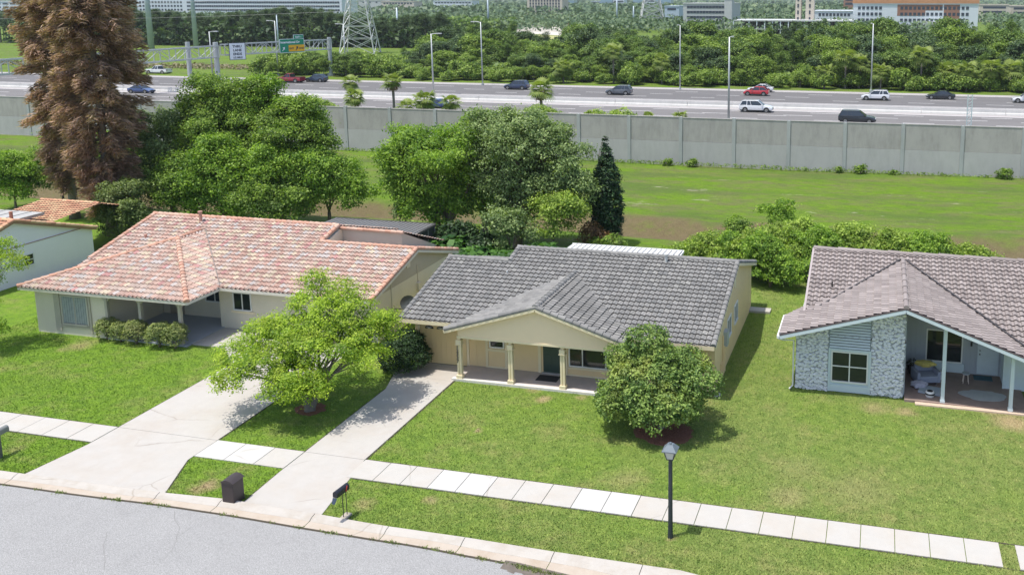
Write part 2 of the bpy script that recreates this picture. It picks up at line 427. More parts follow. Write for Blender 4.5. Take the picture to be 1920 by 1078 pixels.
def bush(name, base, blobs, mat, label, cat='shrub', group=None, **k):
    k.setdefault('trunk', 0.05); k.setdefault('stems', 3); k.setdefault('crown', 'foliage')
    return tree(name, base, blobs, mat, label, cat, group, **k)
# ------------------------------------------------------------------ ground, yards, road
struct_ground = None
def terrain():
    xs = sorted(set([-9000, -4000, -1500, -700, -400, -300] + [x*4 for x in range(-60, 21)] + [120, 200, 400, 1000, 4000, 9000]))
    ys = sorted(set([-300, -50, 0, 10, 20] + [30+i for i in range(0, 70)] + [100+4*i for i in range(0, 45)] + [300, 400, 600, 1000, 2000, 4000, 9000]))
    V = []; F = []
    for y in ys:
        for x in xs:
            z = 0.0
            if y > 52: z += 0.10*math.sin(x*0.11+y*0.07)*min(1, (y-52)/8)*(1 if y < 92 else 0)
            z -= 0.85*math.exp(-((y-64.0-0.6*math.sin(x*0.13))/1.9)**2)
            if 72 < y < 89: z += 0.10*math.sin((y-72)*0.35)
            if 115 < y < 169: z = -0.12
            elif 108 < y <= 115: z = -0.05
            if y >= 170: z = 0.15*math.sin(x*0.03)*math.sin(y*0.05)
            V.append((x, y, z))
    nx = len(xs)
    for j in range(len(ys)-1):
        for i in range(nx-1): F.append((j*nx+i, j*nx+i+1, (j+1)*nx+i+1, (j+1)*nx+i))
    me = bpy.data.meshes.new('ground'); me.from_pydata(V, [], F); me.update()
    for p in me.polygons: p.use_smooth = True
    o = link('ground', me); o['kind'] = 'structure'
    me.materials.append(grass_mat('field_grass', 'field')); me.materials.append(grass_mat('lawn_grass', 'lawn'))
    for p in me.polygons:
        if p.center.y < 57: p.material_index = 1
    return o
terrain()

CONC = concrete('concrete', (0.425, 0.405, 0.37), stain=(0.40, 0.33, 0.25), sf=0.35)
CONC_W = concrete('fresh_concrete', (0.475, 0.46, 0.435), stain=(0.44, 0.40, 0.34), sf=0.15)
CONC_D = concrete('drive_concrete', (0.415, 0.392, 0.36), stain=(0.36, 0.295, 0.23), sf=0.50, sc=0.35)
CONC_K = concrete('kerb_concrete', (0.42, 0.36, 0.295), stain=(0.31, 0.225, 0.15), sf=0.55, sc=0.9)
SOIL = plain('dark_soil', (0.055, 0.045, 0.030), 0.95, var=0.4, vs=12, bmp=0.6, bs=40)

# the street: slightly below the lawns, its edge follows the kerb
edge_px = [(0, 907), (147, 928), (289, 945), (430, 966), (568, 990), (713, 1013.6), (790, 1025), (874, 1042), (967, 1058), (1100, 1090)]
back_px = [(0, 886), (147, 906.7), (300, 927), (427.5, 940), (591, 967), (640, 976), (720, 990), (874, 1012), (1037.5, 1038.6), (1204.5, 1063.7), (1290, 1076)]
edge = [(-46, 22.6), (-36, 22.9)]+[at(*p) for p in edge_px]+[(-2.0, 22.0), (6, 20.2), (20, 15)]
back = [(-46, 23.55), (-36, 23.75)]+[at(*p) for p in back_px]+[(-1.5, 23.0), (6, 21.4), (20, 16.3)]
def interp(pl, x):
    for (a, b) in zip(pl, pl[1:]):
        if a[0] <= x <= b[0]: return a[1]+(b[1]-a[1])*(x-a[0])/(b[0]-a[0])
    return pl[-1][1]
m = MB(); xs = [-46+i*1.0 for i in range(67)]
for a, b in zip(xs, xs[1:]):
    m.quad((a, -40, 0.006), (b, -40, 0.006), (b, interp(edge, b), 0.006), (a, interp(edge, a), 0.006))
struct('street', m, asphalt('street_asphalt', (0.305, 0.302, 0.296)))
m = MB()                                                       # rolled concrete gutter, with joints every few metres
def kerb_seg(a, b, mb, part):
    rings = []
    n = max(1, int((b-a)/0.5))
    for i in range(n+1):
        x = a+(b-a)*i/n; e = interp(edge, x); k = interp(back, x)
        f_ = .50+.03*math.sin(x*1.3); rings.append([(x, e-0.02, 0.0), (x, e, 0.012), (x, e+(k-e)*f_, 0.020), (x, e+(k-e)*f_, 0.0)] if part == 0 else [(x, e+(k-e)*f_+.002, 0.0), (x, e+(k-e)*f_+.002, 0.022), (x, e+(k-e)*0.70, 0.085), (x, k-0.03, 0.115), (x, k, 0.10), (x, k, 0.0)])
    mb.loft(rings, True)
joints = [-46, -40, -34, at(20, 900)[0], at(290, 935)[0], at(405, 951)[0], at(578, 980)[0], at(722, 1000)[0], at(867, 1020)[0], at(1037, 1045)[0], at(1203, 1070)[0], -2.5, 1, 5, 10, 20]
for a, b in zip(joints, joints[1:]): kerb_seg(a+0.012, b-0.012, m, 0)
struct('gutter', m, CONC_K); m = MB()
for a, b in zip(joints, joints[1:]): kerb_seg(a+0.012, b-0.012, m, 1)
struct('kerb', m, concrete('kerb_top_concrete', (0.42, 0.39, 0.35), stain=(0.30, 0.245, 0.18), sf=0.5, sc=1.2))
m = MB(); rc_ = random.Random(17)
for _ in range(9):                                              # hairline cracks in the asphalt
    x = rc_.uniform(-34, -9); y = interp(edge, x)-rc_.uniform(.3, 2.6); a_ = rc_.uniform(-.6, .6)+(1.57 if rc_.random() < .4 else 0)
    for k in range(rc_.randint(8, 26)):
        a_ += rc_.uniform(-.5, .5)*.5; x2, y2 = x+math.cos(a_)*.16, y+math.sin(a_)*.16
        if y2 > interp(edge, x2)-.08: break
        w_ = rc_.uniform(.005, .013); m.quad((x-w_, y-w_, .0085), (x2-w_, y2-w_, .0085), (x2+w_, y2+w_, .0085), (x+w_, y+w_, .0085)); x, y = x2, y2
struct('asphalt_crack', m, plain('crack_dark', (.215, .21, .205), .95))
m = MB()
for a, b in zip(xs, xs[1:]):                                    # dark line of grit and weeds where street meets kerb
    if b < 12: m.quad((a, interp(edge, a)-0.06, 0.0105), (b, interp(edge, b)-0.06, 0.0105), (b, interp(edge, b)+0.03, 0.0145), (a, interp(edge, a)+0.03, 0.0145))
struct('gutter_dirt', m, SOIL)

def slab(name, poly, mat_, z=0.03, c=None):
    a = sum(p[0]*q[1]-q[0]*p[1] for p, q in zip(poly, poly[1:]+poly[:1]))
    if a < 0: poly = poly[::-1]
    m = MB(); m.prism(poly, -0.06, z); return struct(name, m, mat_)
SW0, SW1 = 26.50, 27.76
# driveway of the yellow house and its flared apron
dL, dR = at(573.8, 846.6)[0], at(685, 861.6)[0]
aL, aR = at(452, 946), at(598, 971)
def kb(x): return interp(back, x)+0.01
slab('driveway', [(dL, SW1), (dR, SW1), (dR, 35.1), (dR-0.1, 36.6), (-20.75, 36.6), (-21.3, 35.2), (dL, 33.5)], CONC_D, 0.030)
slab('driveway_apron', [(aL[0], kb(aL[0])), (aR[0], kb(aR[0])), (dR+0.25, SW0-0.2), (dR, SW1-0.012), (dL, SW1-0.012), (dL, SW0-0.2)], CONC_D, 0.027)
nL, nR = at(220, 803)[0], at(407, 826.5)[0]
bL, bR = at(46.8, 888.8), at(291, 939)
slab('neighbour_driveway', [(nL, SW1), (nR, SW1), (nR-0.1, 33.0), (-24.6, 37.4), (-30.8, 37.4), (-31.0, 35.9), (-29.3, 34.3), (nL, 32.5)], CONC_D, 0.030)
slab('neighbour_apron', [(bL[0], kb(bL[0])), (bR[0], kb(bR[0])), (nR, SW0-0.3), (nR, SW1-0.012), (nL, SW1-0.012), (nL, SW0-0.2)], CONC_D, 0.027)
# pavement: separate slabs with open joints, some newer and whiter
def walk(x0, x1, n, white=()):
    L = (x1-x0)/n
    for mat_, sel in ((CONC, lambda k: k not in white), (CONC_W, lambda k: k in white)):
        m = MB(); any_ = False
        for k in range(n):
            if sel(k):
                any_ = True; t = 0.032+0.006*rnd.random()
                m.prism([(x0+k*L+0.012, SW0), (x0+(k+1)*L-0.012, SW0), (x0+(k+1)*L-0.012, SW1), (x0+k*L+0.012, SW1)], -0.06, t)
        if any_: struct('pavement', m, mat_)
walk(dR+0.03, 4.15, 21, (3, 4, 8, 9))
walk(4.62, 12, 7)
walk(nR+0.02, dL-0.02, 3, (0, 1))
walk(-46, nL-0.02, 14)
# dark soil line where the mown edge meets the concrete
m = MB()
def soil(a, b, wd=0.055): 
    a = Vector((a[0], a[1], 0)); b = Vector((b[0], b[1], 0)); d = (b-a).normalized(); nrm = Vector((-d.y, d.x, 0))*wd/2
    n = max(2, int((b-a).length/0.12))
    for k in range(n):
        p = a.lerp(b, k/n); q = a.lerp(b, (k+1)/n); w0 = nrm*rnd.uniform(0.5, 1.5); w1 = nrm*rnd.uniform(0.5, 1.5)
        m.quad(tuple(p-w0+Vector((0, 0, 0.012))), tuple(q-w1+Vector((0, 0, 0.012))), tuple(q+w1+Vector((0, 0, 0.012))), tuple(p+w0+Vector((0, 0, 0.012))))
soil((dR+.03, SW1+.04), (12, SW1+.04)); soil((dR+.04, SW1), (dR+.04, 35.0)); soil((dL-.04, SW1), (dL-.04, 33.5)); soil((nR+.04, SW1+.02), (dL, SW1+.04), .05)
soil((nR+.03, SW1), (nR-.07, 33)); soil((nL-.03, SW1), (nL-.03, 32.5)); soil((-46, SW1+.04), (nL, SW1+.04))
soil((dL-.02, SW0-.25), (aL[0]-.03, kb(aL[0])), .05); soil((nL-.02, SW0-.25), (bL[0]-.03, kb(bL[0]))); soil((nR+.03, SW0-.3), (bR[0]+.03, kb(bR[0])), .03)
soil((-46, SW0-.03), (nL, SW0-.03), .03); soil((dR+.3, SW0-.03), (12, SW0-.03), .03)
for a, b in zip(back, back[1:]):
    if a[0] > aR[0]-0.5 or b[0] < bL[0] or (bR[0] < a[0] < aL[0]): soil((a[0], a[1]+.02), (b[0], b[1]+.02), .05)
m.build('soil_edging', SOIL)['kind'] = 'structure'

# ------------------------------------------------------------------ roofs
def roof_tiles(poly, org, pal, r, tw=0.25, cl=0.33, amp=0.036, lift=0.058, gap=(0.025, 0.025, 0.025), side=0.030, k=7):
    """poly: convex coplanar polygon, poly[0]->poly[1] along the eave; every tile is modelled"""
    P = [Vector(p) for p in poly]; u = (P[1]-P[0]).normalized(); nrm = None
    for q in P[2:]:
        nrm = u.cross(q-P[0])
        if nrm.length > 1e-4: break
    nrm.normalize()
    if nrm.z < 0: nrm = -nrm
    v = nrm.cross(u).normalized()
    if v.z < 0: v = -v
    O = Vector(org); uv = [((p-O).dot(u), (p-O).dot(v)) for p in P]
    O = O + nrm*((P[0]-O).dot(nrm))
    u0 = math.floor(min(a for a, b in uv)/tw)-1; u1 = math.ceil(max(a for a, b in uv)/tw)+1
    v0 = math.floor(min(b for a, b in uv)/cl)-1; v1 = math.ceil(max(b for a, b in uv)/cl)+1
    cx = sum(a for a, b in uv)/len(uv); cy = sum(b for a, b in uv)/len(uv)
    def inside(a, b, marg):
        s = None
        for i in range(len(uv)):
            x0, y0 = uv[i]; x1, y1 = uv[(i+1) % len(uv)]; L = math.hypot(x1-x0, y1-y0)
            d = ((x1-x0)*(b-y0)-(y1-y0)*(a-x0))/L; dc = ((x1-x0)*(cy-y0)-(y1-y0)*(cx-x0))
            if dc < 0: d = -d
            if d < -marg: return False
        return True
    V = []; F = []; Cc = []
    prof = []
    for i in range(k+1):
        t = i/k
        h = amp*math.sin(math.pi*min(1, t/0.62)) if t < 0.62 else -amp*0.35*math.sin(math.pi*(t-0.62)/0.38)
        prof.append((t, h))
    for j in range(v0, v1):
        for i in range(u0, u1):
            if not inside((i+.5)*tw, (j+.5)*cl, 0.30): continue
            c = pal[r.choices(range(len(pal)), [p[1] for p in pal])[0]][0]; g = r.uniform(0.86, 1.14); c = tuple(x*g for x in c)
            b0 = len(V); dz = r.uniform(-0.004, 0.004); du = r.uniform(-.006, .006)
            for (t, h) in prof:
                V.append(O+u*((i+t)*tw+du)+v*(j*cl)+nrm*(h+lift+dz))
            for (t, h) in prof: V.append(O+u*((i+t)*tw+du)+v*((j+1)*cl+0.02)+nrm*(h*0.96+0.004))
            for (t, h) in prof: V.append(O+u*((i+t)*tw+du)+v*(j*cl+0.008)+nrm*(h-0.012))
            for q in range(k):
                F.append((b0+q, b0+q+1, b0+k+1+q+1, b0+k+1+q)); Cc.append(c)
                F.append((b0+2*(k+1)+q, b0+2*(k+1)+q+1, b0+q+1, b0+q)); Cc.append(gap)  # lip under the tile end painted dark as the shaded hollow beneath
            if side:                                         # open joint along the side of the tile
                s0 = len(V)
                for (a_, b_) in ((-side/2, j*cl+.006), (side/2, j*cl+.006), (side/2, (j+1)*cl), (-side/2, (j+1)*cl)): V.append(O+u*(i*tw+a_)+v*b_+nrm*(lift+.006 if b_ < (j+.5)*cl else .014))
                F.append((s0, s0+1, s0+2, s0+3)); Cc.append(gap)
    me = bpy.data.meshes.new('t'); me.from_pydata([tuple(p) for p in V], [], F)
    bm = bmesh.new(); bm.from_mesh(me); bpy.data.meshes.remove(me)
    lay = bm.faces.layers.float_color.new('col'); bm.faces.ensure_lookup_table()
    for f, c in zip(bm.faces, Cc): f[lay] = (c[0], c[1], c[2], 1)
    ctr = sum(P, Vector())/len(P)
    for i in range(len(P)):
        a, b = P[i], P[(i+1) % len(P)]; pn = (b-a).cross(nrm).normalized()
        if (ctr-a).dot(pn) > 0: pn = -pn
        off = 0.05 if i == 0 else 0.0
        bmesh.ops.bisect_plane(bm, geom=bm.verts[:]+bm.edges[:]+bm.faces[:], plane_co=a+pn*off, plane_no=pn, clear_outer=True)
    return bm
def merge_bm(name, bms, m_, parent, smooth=True):
    out = bmesh.new(); lay = out.faces.layers.float_color.new('col')
    for bm in bms:
        l2 = bm.faces.layers.float_color['col']; vm = {}
        for v_ in bm.verts: vm[v_] = out.verts.new(v_.co)
        for f in bm.faces:
            try: g = out.faces.new([vm[x] for x in f.verts]); g[lay] = f[l2]
            except ValueError: pass
        bm.free()
    me = bpy.data.meshes.new(name); out.to_mesh(me); out.free()
    if smooth:
        for p in me.polygons: p.use_smooth = False
    me.materials.append(m_); return link(name, me, parent)
def caps(mbs, a, b, pal, r, rad=0.125, L=0.36, rise=0.03):
    mb = MB(); mbs.append(mb)
    a = Vector(a); b = Vector(b); n = max(1, round((b-a).length/L)); d = (b-a).normalized()
    side = d.cross(Vector((0, 0, 1))).normalized(); up = side.cross(d)
    for k in range(n):
        p = a.lerp(b, k/n)-d*0.02; q = a.lerp(b, (k+1)/n)+d*0.02
        c = pal[r.choices(range(len(pal)), [x[1] for x in pal])[0]][0]; g = r.uniform(.85, 1.12); c = tuple(x*g for x in c)
        rings = []
        for (pt, rr, hh) in ((p, rad*1.08, rise), (q, rad*0.88, rise-0.02)):
            rings.append([tuple(pt+side*math.cos(t)*rr+up*(math.sin(t)*rr*0.85+hh)) for t in [math.pi*i/8 for i in range(9)]] + [tuple(pt+side*(-rr*0.9)+up*(hh-0.06)), tuple(pt+side*(rr*0.9)+up*(hh-0.06))])
        mb.loft(rings, True, c)
class CapSet:
    pass
def deck(mb, poly, drop=0.05, th=0.10):
    mb.extr([(p[0], p[1], p[2]-drop-th) for p in poly], (0, 0, th))

def window(parent, o, ux, wd, ht, FR, GL, mull=(0.5,), rail=(), fw=0.06, n=None, label=None, depth=0.05, curtain=None):
    """o: lower-left corner on the wall; ux: unit along the wall; outward normal n"""
    o = Vector(o); ux = Vector(ux); n = Vector(n); z = Vector((0, 0, 1)); mb = MB()
    def bx(a0, a1, z0, z1, d0, d1, t=mb):
        p = [o+ux*a0+z*z0+n*d0, o+ux*a1+z*z0+n*d0, o+ux*a1+z*z1+n*d0, o+ux*a0+z*z1+n*d0]; t.extr(p, n*(d1-d0))
    bx(-fw, 0, -fw, ht+fw, 0.001, depth); bx(wd, wd+fw, -fw, ht+fw, 0.001, depth); bx(0, wd, ht, ht+fw, 0.001, depth); bx(0, wd, -fw, 0, 0.001, depth+0.03)
    for q in mull: bx(wd*q-0.025, wd*q+0.025, 0, ht, 0.004, depth-0.008)
    for q in rail: bx(0, wd, ht*q-0.022, ht*q+0.022, 0.004, depth-0.012)
    f = mb.build('window', FR, parent)
    if label: f['label'] = label
    g = MB(); bx(0.0, wd, 0.0, ht, 0.002, 0.012, g); g.build('pane', GL, f)
    if curtain:
        c = MB(); k = int(wd/0.07)
        for i in range(k):
            a = wd*i/k; bx(a, a+wd/k*0.62, 0.02, ht-0.02, 0.013, 0.017+0.006*(i % 2), c)
        c.build('curtain', curtain, f)
    return f
GLASS = glossy('dark_glass', (0.020, 0.026, 0.026), 0.06)
GLASS_B = glossy('tinted_glass', (0.03, 0.045, 0.055), 0.05)
WHITE = plain('white_paint', (0.74, 0.74, 0.72), 0.45, var=0.05)
SOFT_DARK = plain('dark_soffit', (0.10, 0.09, 0.085), 0.7)

# ================================================================== the yellow house with the grey tile roof (centre)
WORLD_PARTS = True
YEL = plain('yellow_stucco', (0.79, 0.60, 0.34), 0.85, var=0.05, vs=2.0, bmp=0.25, bs=35, dirt=0.12)
CREAM = plain('cream_trim', (0.78, 0.665, 0.45), 0.6, var=0.05)
GREY_T = [((0.203, 0.199, 0.190), 7), ((0.220, 0.214, 0.204), 4), ((0.183, 0.181, 0.175), 3), ((0.24, 0.235, 0.22), 1)]
house = empty('yellow_house', (-13.7, 41.8, 0), 0, 'pale yellow single storey house with grey tile roof and gabled front porch', 'house')
r = random.Random(3)
S = 0.29
def zf(y): return 2.55+S*(y-35.5)
MT = colattr('grey_tile', 0.85, 0.16, 9, 0.3, dirt=0.26)
GX0, GX1, HX0, HX1 = -21.1, -17.85, -17.85, -6.42
RG, RM = 40.55, 41.8
g_front = [(GX0, 35.5, zf(35.5)), (GX1, 35.5, zf(35.5)), (GX1, RG, zf(RG)), (GX0, RG, zf(RG))]
m_front = [(HX0, 35.5, zf(35.5)), (HX1, 35.5, zf(35.5)), (HX1, RM, zf(RM)), (HX0, RM, zf(RM))]
g_back = [(GX1, 45.6, zf(35.5)), (GX0, 45.6, zf(35.5)), (GX0, RG, zf(RG)), (GX1, RG, zf(RG))]
m_back = [(HX1, 48.1, zf(35.5)), (HX0, 48.1, zf(35.5)), (HX0, RM, zf(RM)), (HX1, RM, zf(RM))]
PX, PZ, PY = -14.15, 3.86, 34.74
yv = 35.5+(PZ-2.55)/S
p_left = [(-18.45, 35.5, 2.50), (-18.45, PY, 2.50), (PX, PY, PZ), (PX, yv, PZ)]
p_right = [(-10.15, PY, 2.60), (-10.15, 35.75, 2.60), (PX, yv, PZ), (PX, PY, PZ)]
org = (GX0, 35.5, zf(35.5))
bms = [roof_tiles(q, org, GREY_T, r) for q in (g_front, m_front)]
bms += [roof_tiles(q, q[0], GREY_T, r, cl=0.4, k=4) for q in (g_back, m_back)]
bms += [roof_tiles(p_left, p_left[1], GREY_T, r), roof_tiles(p_right, p_right[0], GREY_T, r)]
roof = merge_bm('roof', bms, MT, house)
mb = []
caps(mb, (GX0, RG, zf(RG)), (GX1, RG, zf(RG)), GREY_T, r); caps(mb, (HX0, RM, zf(RM)), (HX1, RM, zf(RM)), GREY_T, r)
caps(mb, (HX0+.05, RG, zf(RG)), (HX0+.05, RM, zf(RM)), GREY_T, r)
caps(mb, (PX, PY, PZ), (PX, yv, PZ), GREY_T, r, 0.13)
for q in (((-18.45, PY+.05, 2.50), (PX, PY+.05, PZ)), ((-10.15, PY+.05, 2.60), (PX, PY+.05, PZ))): caps(mb, q[0], q[1], GREY_T, r, 0.12)
caps(mb, (HX1-.05, 35.48, zf(35.48)), (HX1-.05, RM, zf(RM)), GREY_T, r, 0.12); caps(mb, (HX1-.05, 48.1, zf(35.5)), (HX1-.05, RM, zf(RM)), GREY_T, r, 0.12)
caps(mb, (GX0+.05, 35.48, zf(35.48)), (GX0+.05, RG, zf(RG)), GREY_T, r, 0.11)
[q_.build('ridge_cap', MT, roof) for q_ in mb]
mb = MB()
for q in (g_front, m_front, g_back, m_back, p_left, p_right): deck(mb, q)
mb.build('roof_deck', CREAM, house)
mb = MB()                                            # fascia and gutter boards
mb.box(GX0, -18.46, 35.44, 35.49, 2.36, 2.53); mb.box(-10.14, HX1, 35.44, 35.49, 2.36, 2.53)
for (a, b) in (((-18.5, PY-.02, 2.42), (PX, PY-.02, PZ-.08)), ((PX, PY-.02, PZ-.08), (-10.1, PY-.02, 2.52))): mb.bar(a, b, 0.05, 0.17)
mb.bar((HX1+.03, 35.5, zf(35.5)-.1), (HX1+.03, RM, zf(RM)-.1), 0.04, 0.16); mb.bar((HX1+.03, 48.1, zf(35.5)-.1), (HX1+.03, RM, zf(RM)-.1), 0.04, 0.16)
mb.bar((GX0-.03, 35.5, zf(35.5)-.1), (GX0-.03, RG, zf(RG)-.1), 0.04, 0.16)
mb.build_each('fascia', CREAM, house)
WX0, WX1, WY0, WY1 = -20.95, -6.6, 36.6, 47.7
mb = MB()
mb.box(WX0, GX1, WY0, 45.2, 0, 2.40); mb.box(GX1+.005, WX1, WY0, WY1, 0, 2.40)
def under(y): return (zf(y) if y <= RM else zf(RM)-S*(y-RM))-0.16
mb.extr([(WX1-.2, WY0, 2.41), (WX1-.2, WY1, 2.41), (WX1-.2, WY1, under(WY1)), (WX1-.2, RM, under(RM)), (WX1-.2, WY0, under(WY0))], (0.2, 0, 0))
mb.extr([(GX1+.05, WY0, 2.41), (GX1+.05, WY1, 2.41), (GX1+.05, WY1, under(WY1)), (GX1+.05, RM, under(RM)), (GX1+.05, WY0, under(WY0))], (0.2, 0, 0))
mb.extr([(WX0, WY0, 2.41), (WX0, 45.2, 2.41), (WX0, 45.2, under(WY0)), (WX0, RG, zf(RG)-.16), (WX0, WY0, under(WY0))], (0.2, 0, 0))
mb.box(WX0, WX1, WY0, WY0+.2, 2.41, 2.68)
mb.build('wall', YEL, house)
mb = MB(); gy = 34.98                                 # gable infill above the porch
mb.extr([(-17.95, gy, 2.16), (-10.6, gy, 2.16), (-10.6, gy, 2.56), (PX, gy, PZ-.17), (-17.95, gy, 2.49)], (0, 0.10, 0))
mb.build('gable', plain('pale_gable', (.84, .67, .46), .85, var=.04, bmp=.2, bs=35), house)
mb = MB(); mb.box(-18.0, -10.5, gy-.02, gy+.14, 2.07, 2.17); mb.build('porch_beam', CREAM, house)
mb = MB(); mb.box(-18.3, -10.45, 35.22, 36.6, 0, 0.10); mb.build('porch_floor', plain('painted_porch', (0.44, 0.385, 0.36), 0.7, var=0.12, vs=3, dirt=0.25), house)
mb = MB(); mb.box(-18.35, -10.4, 35.00, 35.218, 0, 0.115); mb.build('porch_edge', plain('sunlit_edge_tone', (.62, .59, .54), .7, var=.1), house)  # added strip: sunlight on the slab's front put into a pale colour
CAR = plain('dark_numeral', (0.02, 0.02, 0.02), 0.5)
posts = []
for i, x in enumerate((-17.98, -15.52, -13.08, -10.75)):
    mb = MB()
    for dx in (-0.062, 0.062): mb.box(x+dx-.042, x+dx+.042, 35.09, 35.25, 0.28, 1.72)
    mb.box(x-.02, x+.02, 35.12, 35.23, 0.28, 1.72)
    mb.box(x-.14, x+.14, 35.03, 35.30, 0.10, 0.27); mb.box(x-.125, x+.125, 35.045, 35.285, 1.725, 1.93); mb.box(x-.075, x+.075, 35.10, 35.24, 1.935, 2.068)
    mb.box(x-.15, x+.15, 35.02, 35.31, 1.70, 1.722)
    p = mb.build('post', CREAM, house); posts.append(p)
def lettering(name, txt, size, o, ux, uz, m_, parent, th=0.01, spacing=1.0, align='LEFT'):
    cu = bpy.data.curves.new(name, 'FONT'); cu.body = txt; cu.size = size; cu.extrude = th/2; cu.space_line = spacing; cu.align_x = align
    cu.resolution_u = 2; cu.offset = size*.035
    t = bpy.data.objects.new(name, cu); C.objects.link(t); bpy.context.view_layer.update()
    me = bpy.data.meshes.new_from_object(t.evaluated_get(bpy.context.evaluated_depsgraph_get()))
    C.objects.unlink(t); bpy.data.objects.remove(t)
    ux = Vector(ux).normalized(); uz = Vector(uz).normalized(); n = ux.cross(uz)
    M = Matrix(((ux.x, uz.x, n.x, o[0]), (ux.y, uz.y, n.y, o[1]), (ux.z, uz.z, n.z, o[2]), (0, 0, 0, 1)))
    me.transform(M); me.materials.clear(); me.materials.append(m_); me.name = name
    return link(name, me, parent)
for k, ch in enumerate('12337'):
    lettering('numeral', ch, 0.20, (-18.10, 35.080, 1.52-0.165*k), (1, 0, 0), (0, 0, 1), CAR, posts[0])
# garage door with two fan lights
GD = plain('yellow_door', (0.74, 0.57, 0.30), 0.6, var=0.03)
mb = MB(); gx0, gx1 = -20.62, -18.35
nsl = 9
for k in range(nsl): a = gx0+(gx1-gx0)*k/nsl; mb.box(a+.008, gx0+(gx1-gx0)*(k+1)/nsl-.008, 36.565, 36.597, 0.05, 1.98)
mb.box(gx0, gx1, 36.58, 36.599, 0.05, 1.98)
gd = mb.build('garage_door', GD, house)
mb = MB(); mb.box(gx0, gx1, 36.56, 36.6, 0.03, 0.048); mb.build('threshold', CAR, gd)
for cx in (gx0+0.42, gx0+1.02):
    mb = MB()
    mb.extr([(cx-.22, 36.54, 1.74)]+[(cx-.22*math.cos(t), 36.54, 1.74+.16*math.sin(t)) for t in [math.pi*i/10 for i in range(1, 10)]]+[(cx+.22, 36.54, 1.74)], (0, .02, 0))
    fl = mb.build('fan_window', GLASS, gd)
    mb = MB()
    for t in (0.6, 1.05, 1.57, 2.09, 2.54): mb.bar((cx, 36.535, 1.74), (cx-.2*math.cos(t), 36.535, 1.74+.15*math.sin(t)), .014)
    mb.build('glazing_bar', WHITE, fl)
mb = MB()
for x in (-20.74, -18.27): mb.box(x-.06, x+.06, 36.55, 36.6, 0.0, 2.12)
mb.box(-20.68, -18.33, 36.55, 36.6, 2.0, 2.12)
for x in (-17.32, -16.36): mb.box(x-.06, x+.06, 36.56, 36.6, 0.1, 2.36)
mb.box(-17.26, -16.42, 36.56, 36.6, 0.90, 1.02); mb.box(-17.26, -16.42, 36.56, 36.6, 0.1, 0.17)
for x in (-14.72, -13.45): mb.box(x-.07, x+.07, 36.55, 36.6, 0.1, 2.36)
mb.box(-13.37, -8.6, 36.56, 36.6, 0.42, 0.50); mb.box(-13.37, -8.6, 36.56, 36.6, 0.1, 0.17)
mb.build_each('trim', CREAM, house)
window(house, (-17.13, 36.6, 1.14), (1, 0, 0), 0.62, 0.86, WHITE, GLASS, (), (0.58,), n=(0, -1, 0), label='small sash window beside the porch post')
window(house, (-13.26, 36.6, 0.60), (1, 0, 0), 2.3, 1.38, WHITE, GLASS, (0.26, 0.74), (), n=(0, -1, 0), label='wide three light picture window beside the door')
DG = plain('green_door', (0.028, 0.055, 0.045), 0.4, var=0.1)
mb = MB(); mb.box(-14.55, -13.62, 36.57, 36.598, 0.16, 2.12); dr = mb.build('door', DG, house)
mb = MB()
for (a, b) in ((0.3, 1.0), (1.12, 1.95)):
    for (x0, x1) in ((-14.47, -14.13), (-14.03, -13.70)): mb.box(x0, x1, 36.56, 36.572, a, b)
mb.build('door_panel', DG, dr)
mb = MB(); mb.disc((-13.72, 36.54, 1.08), (0, 1, 0), .035, .05); mb.build('handle', glossy('brass', (0.6, 0.45, 0.2), 0.3, 1.0), dr)
mb = MB(); mb.box(-14.6, -13.57, 36.50, 36.6, 0.10, 0.155); mb.build('door_sill', plain('aluminium', (0.5, 0.5, 0.5), 0.4, 0.7), dr)
window(house, (-6.6, 39.75, 1.25), (0, 1, 0), 0.95, 0.85, WHITE, GLASS_B, (0.5,), (), n=(1, 0, 0), label='nearer window in the side wall')
window(house, (-6.6, 41.75, 1.25), (0, 1, 0), 0.95, 0.85, WHITE, GLASS_B, (0.5,), (), n=(1, 0, 0), label='farther window in the side wall')
mb = MB(); mb.box(-6.6, -6.42, 38.75, 39.25, 1.25, 1.95); mb.box(-6.6, -6.47, 39.28, 39.5, 1.2, 1.55); mb.build('meter_box', plain('grey_metal', (0.42, 0.46, 0.48), 0.5, 0.3), house)
mb = MB()
for y in (38.45, 38.72, 38.95): mb.tube([(-6.55, y, 0), (-6.55, y, 1.3 if y > 38.5 else 1.9)], .03, 8)
mb.tube([(-6.55, 38.2, 0.0), (-6.55, 38.2, .75), (-6.55, 37.9, .75), (-6.55, 37.9, 0)], .022, 6); mb.build_each('conduit', YEL, house)
mb = MB(); mb.box(-6.6, -6.55, 41.6, 41.95, 3.1, 3.7); mb.build('gable_vent', CREAM, house)
mb = MB(); mb.box(-6.6, -5.45, 47.0, 47.62, 0, 0.12); mb.build('step', CONC, house)
mb = MB(); mb.tube([(-9.92, 41.35, 4.1), (-9.92, 41.35, 4.62)], .07, 10); mb.tube([(-9.92, 41.35, 4.62), (-9.92, 41.35, 4.68)], .11, 10); mb.build('vent_pipe', plain('lead', (0.5, 0.5, 0.48), 0.6), house)
mb = MB(); mb.tube([(-17.5, 39.5, 3.6), (-17.5, 39.5, 3.85)], .05, 8); mb.build('vent_pipe', plain('lead', (0.5, 0.5, 0.48), 0.6), house)
LAMPG = plain('lantern_black', (0.03, 0.03, 0.028), 0.5, 0.3)
FROST = glossy('frosted_glass', (0.55, 0.5, 0.4), 0.4)
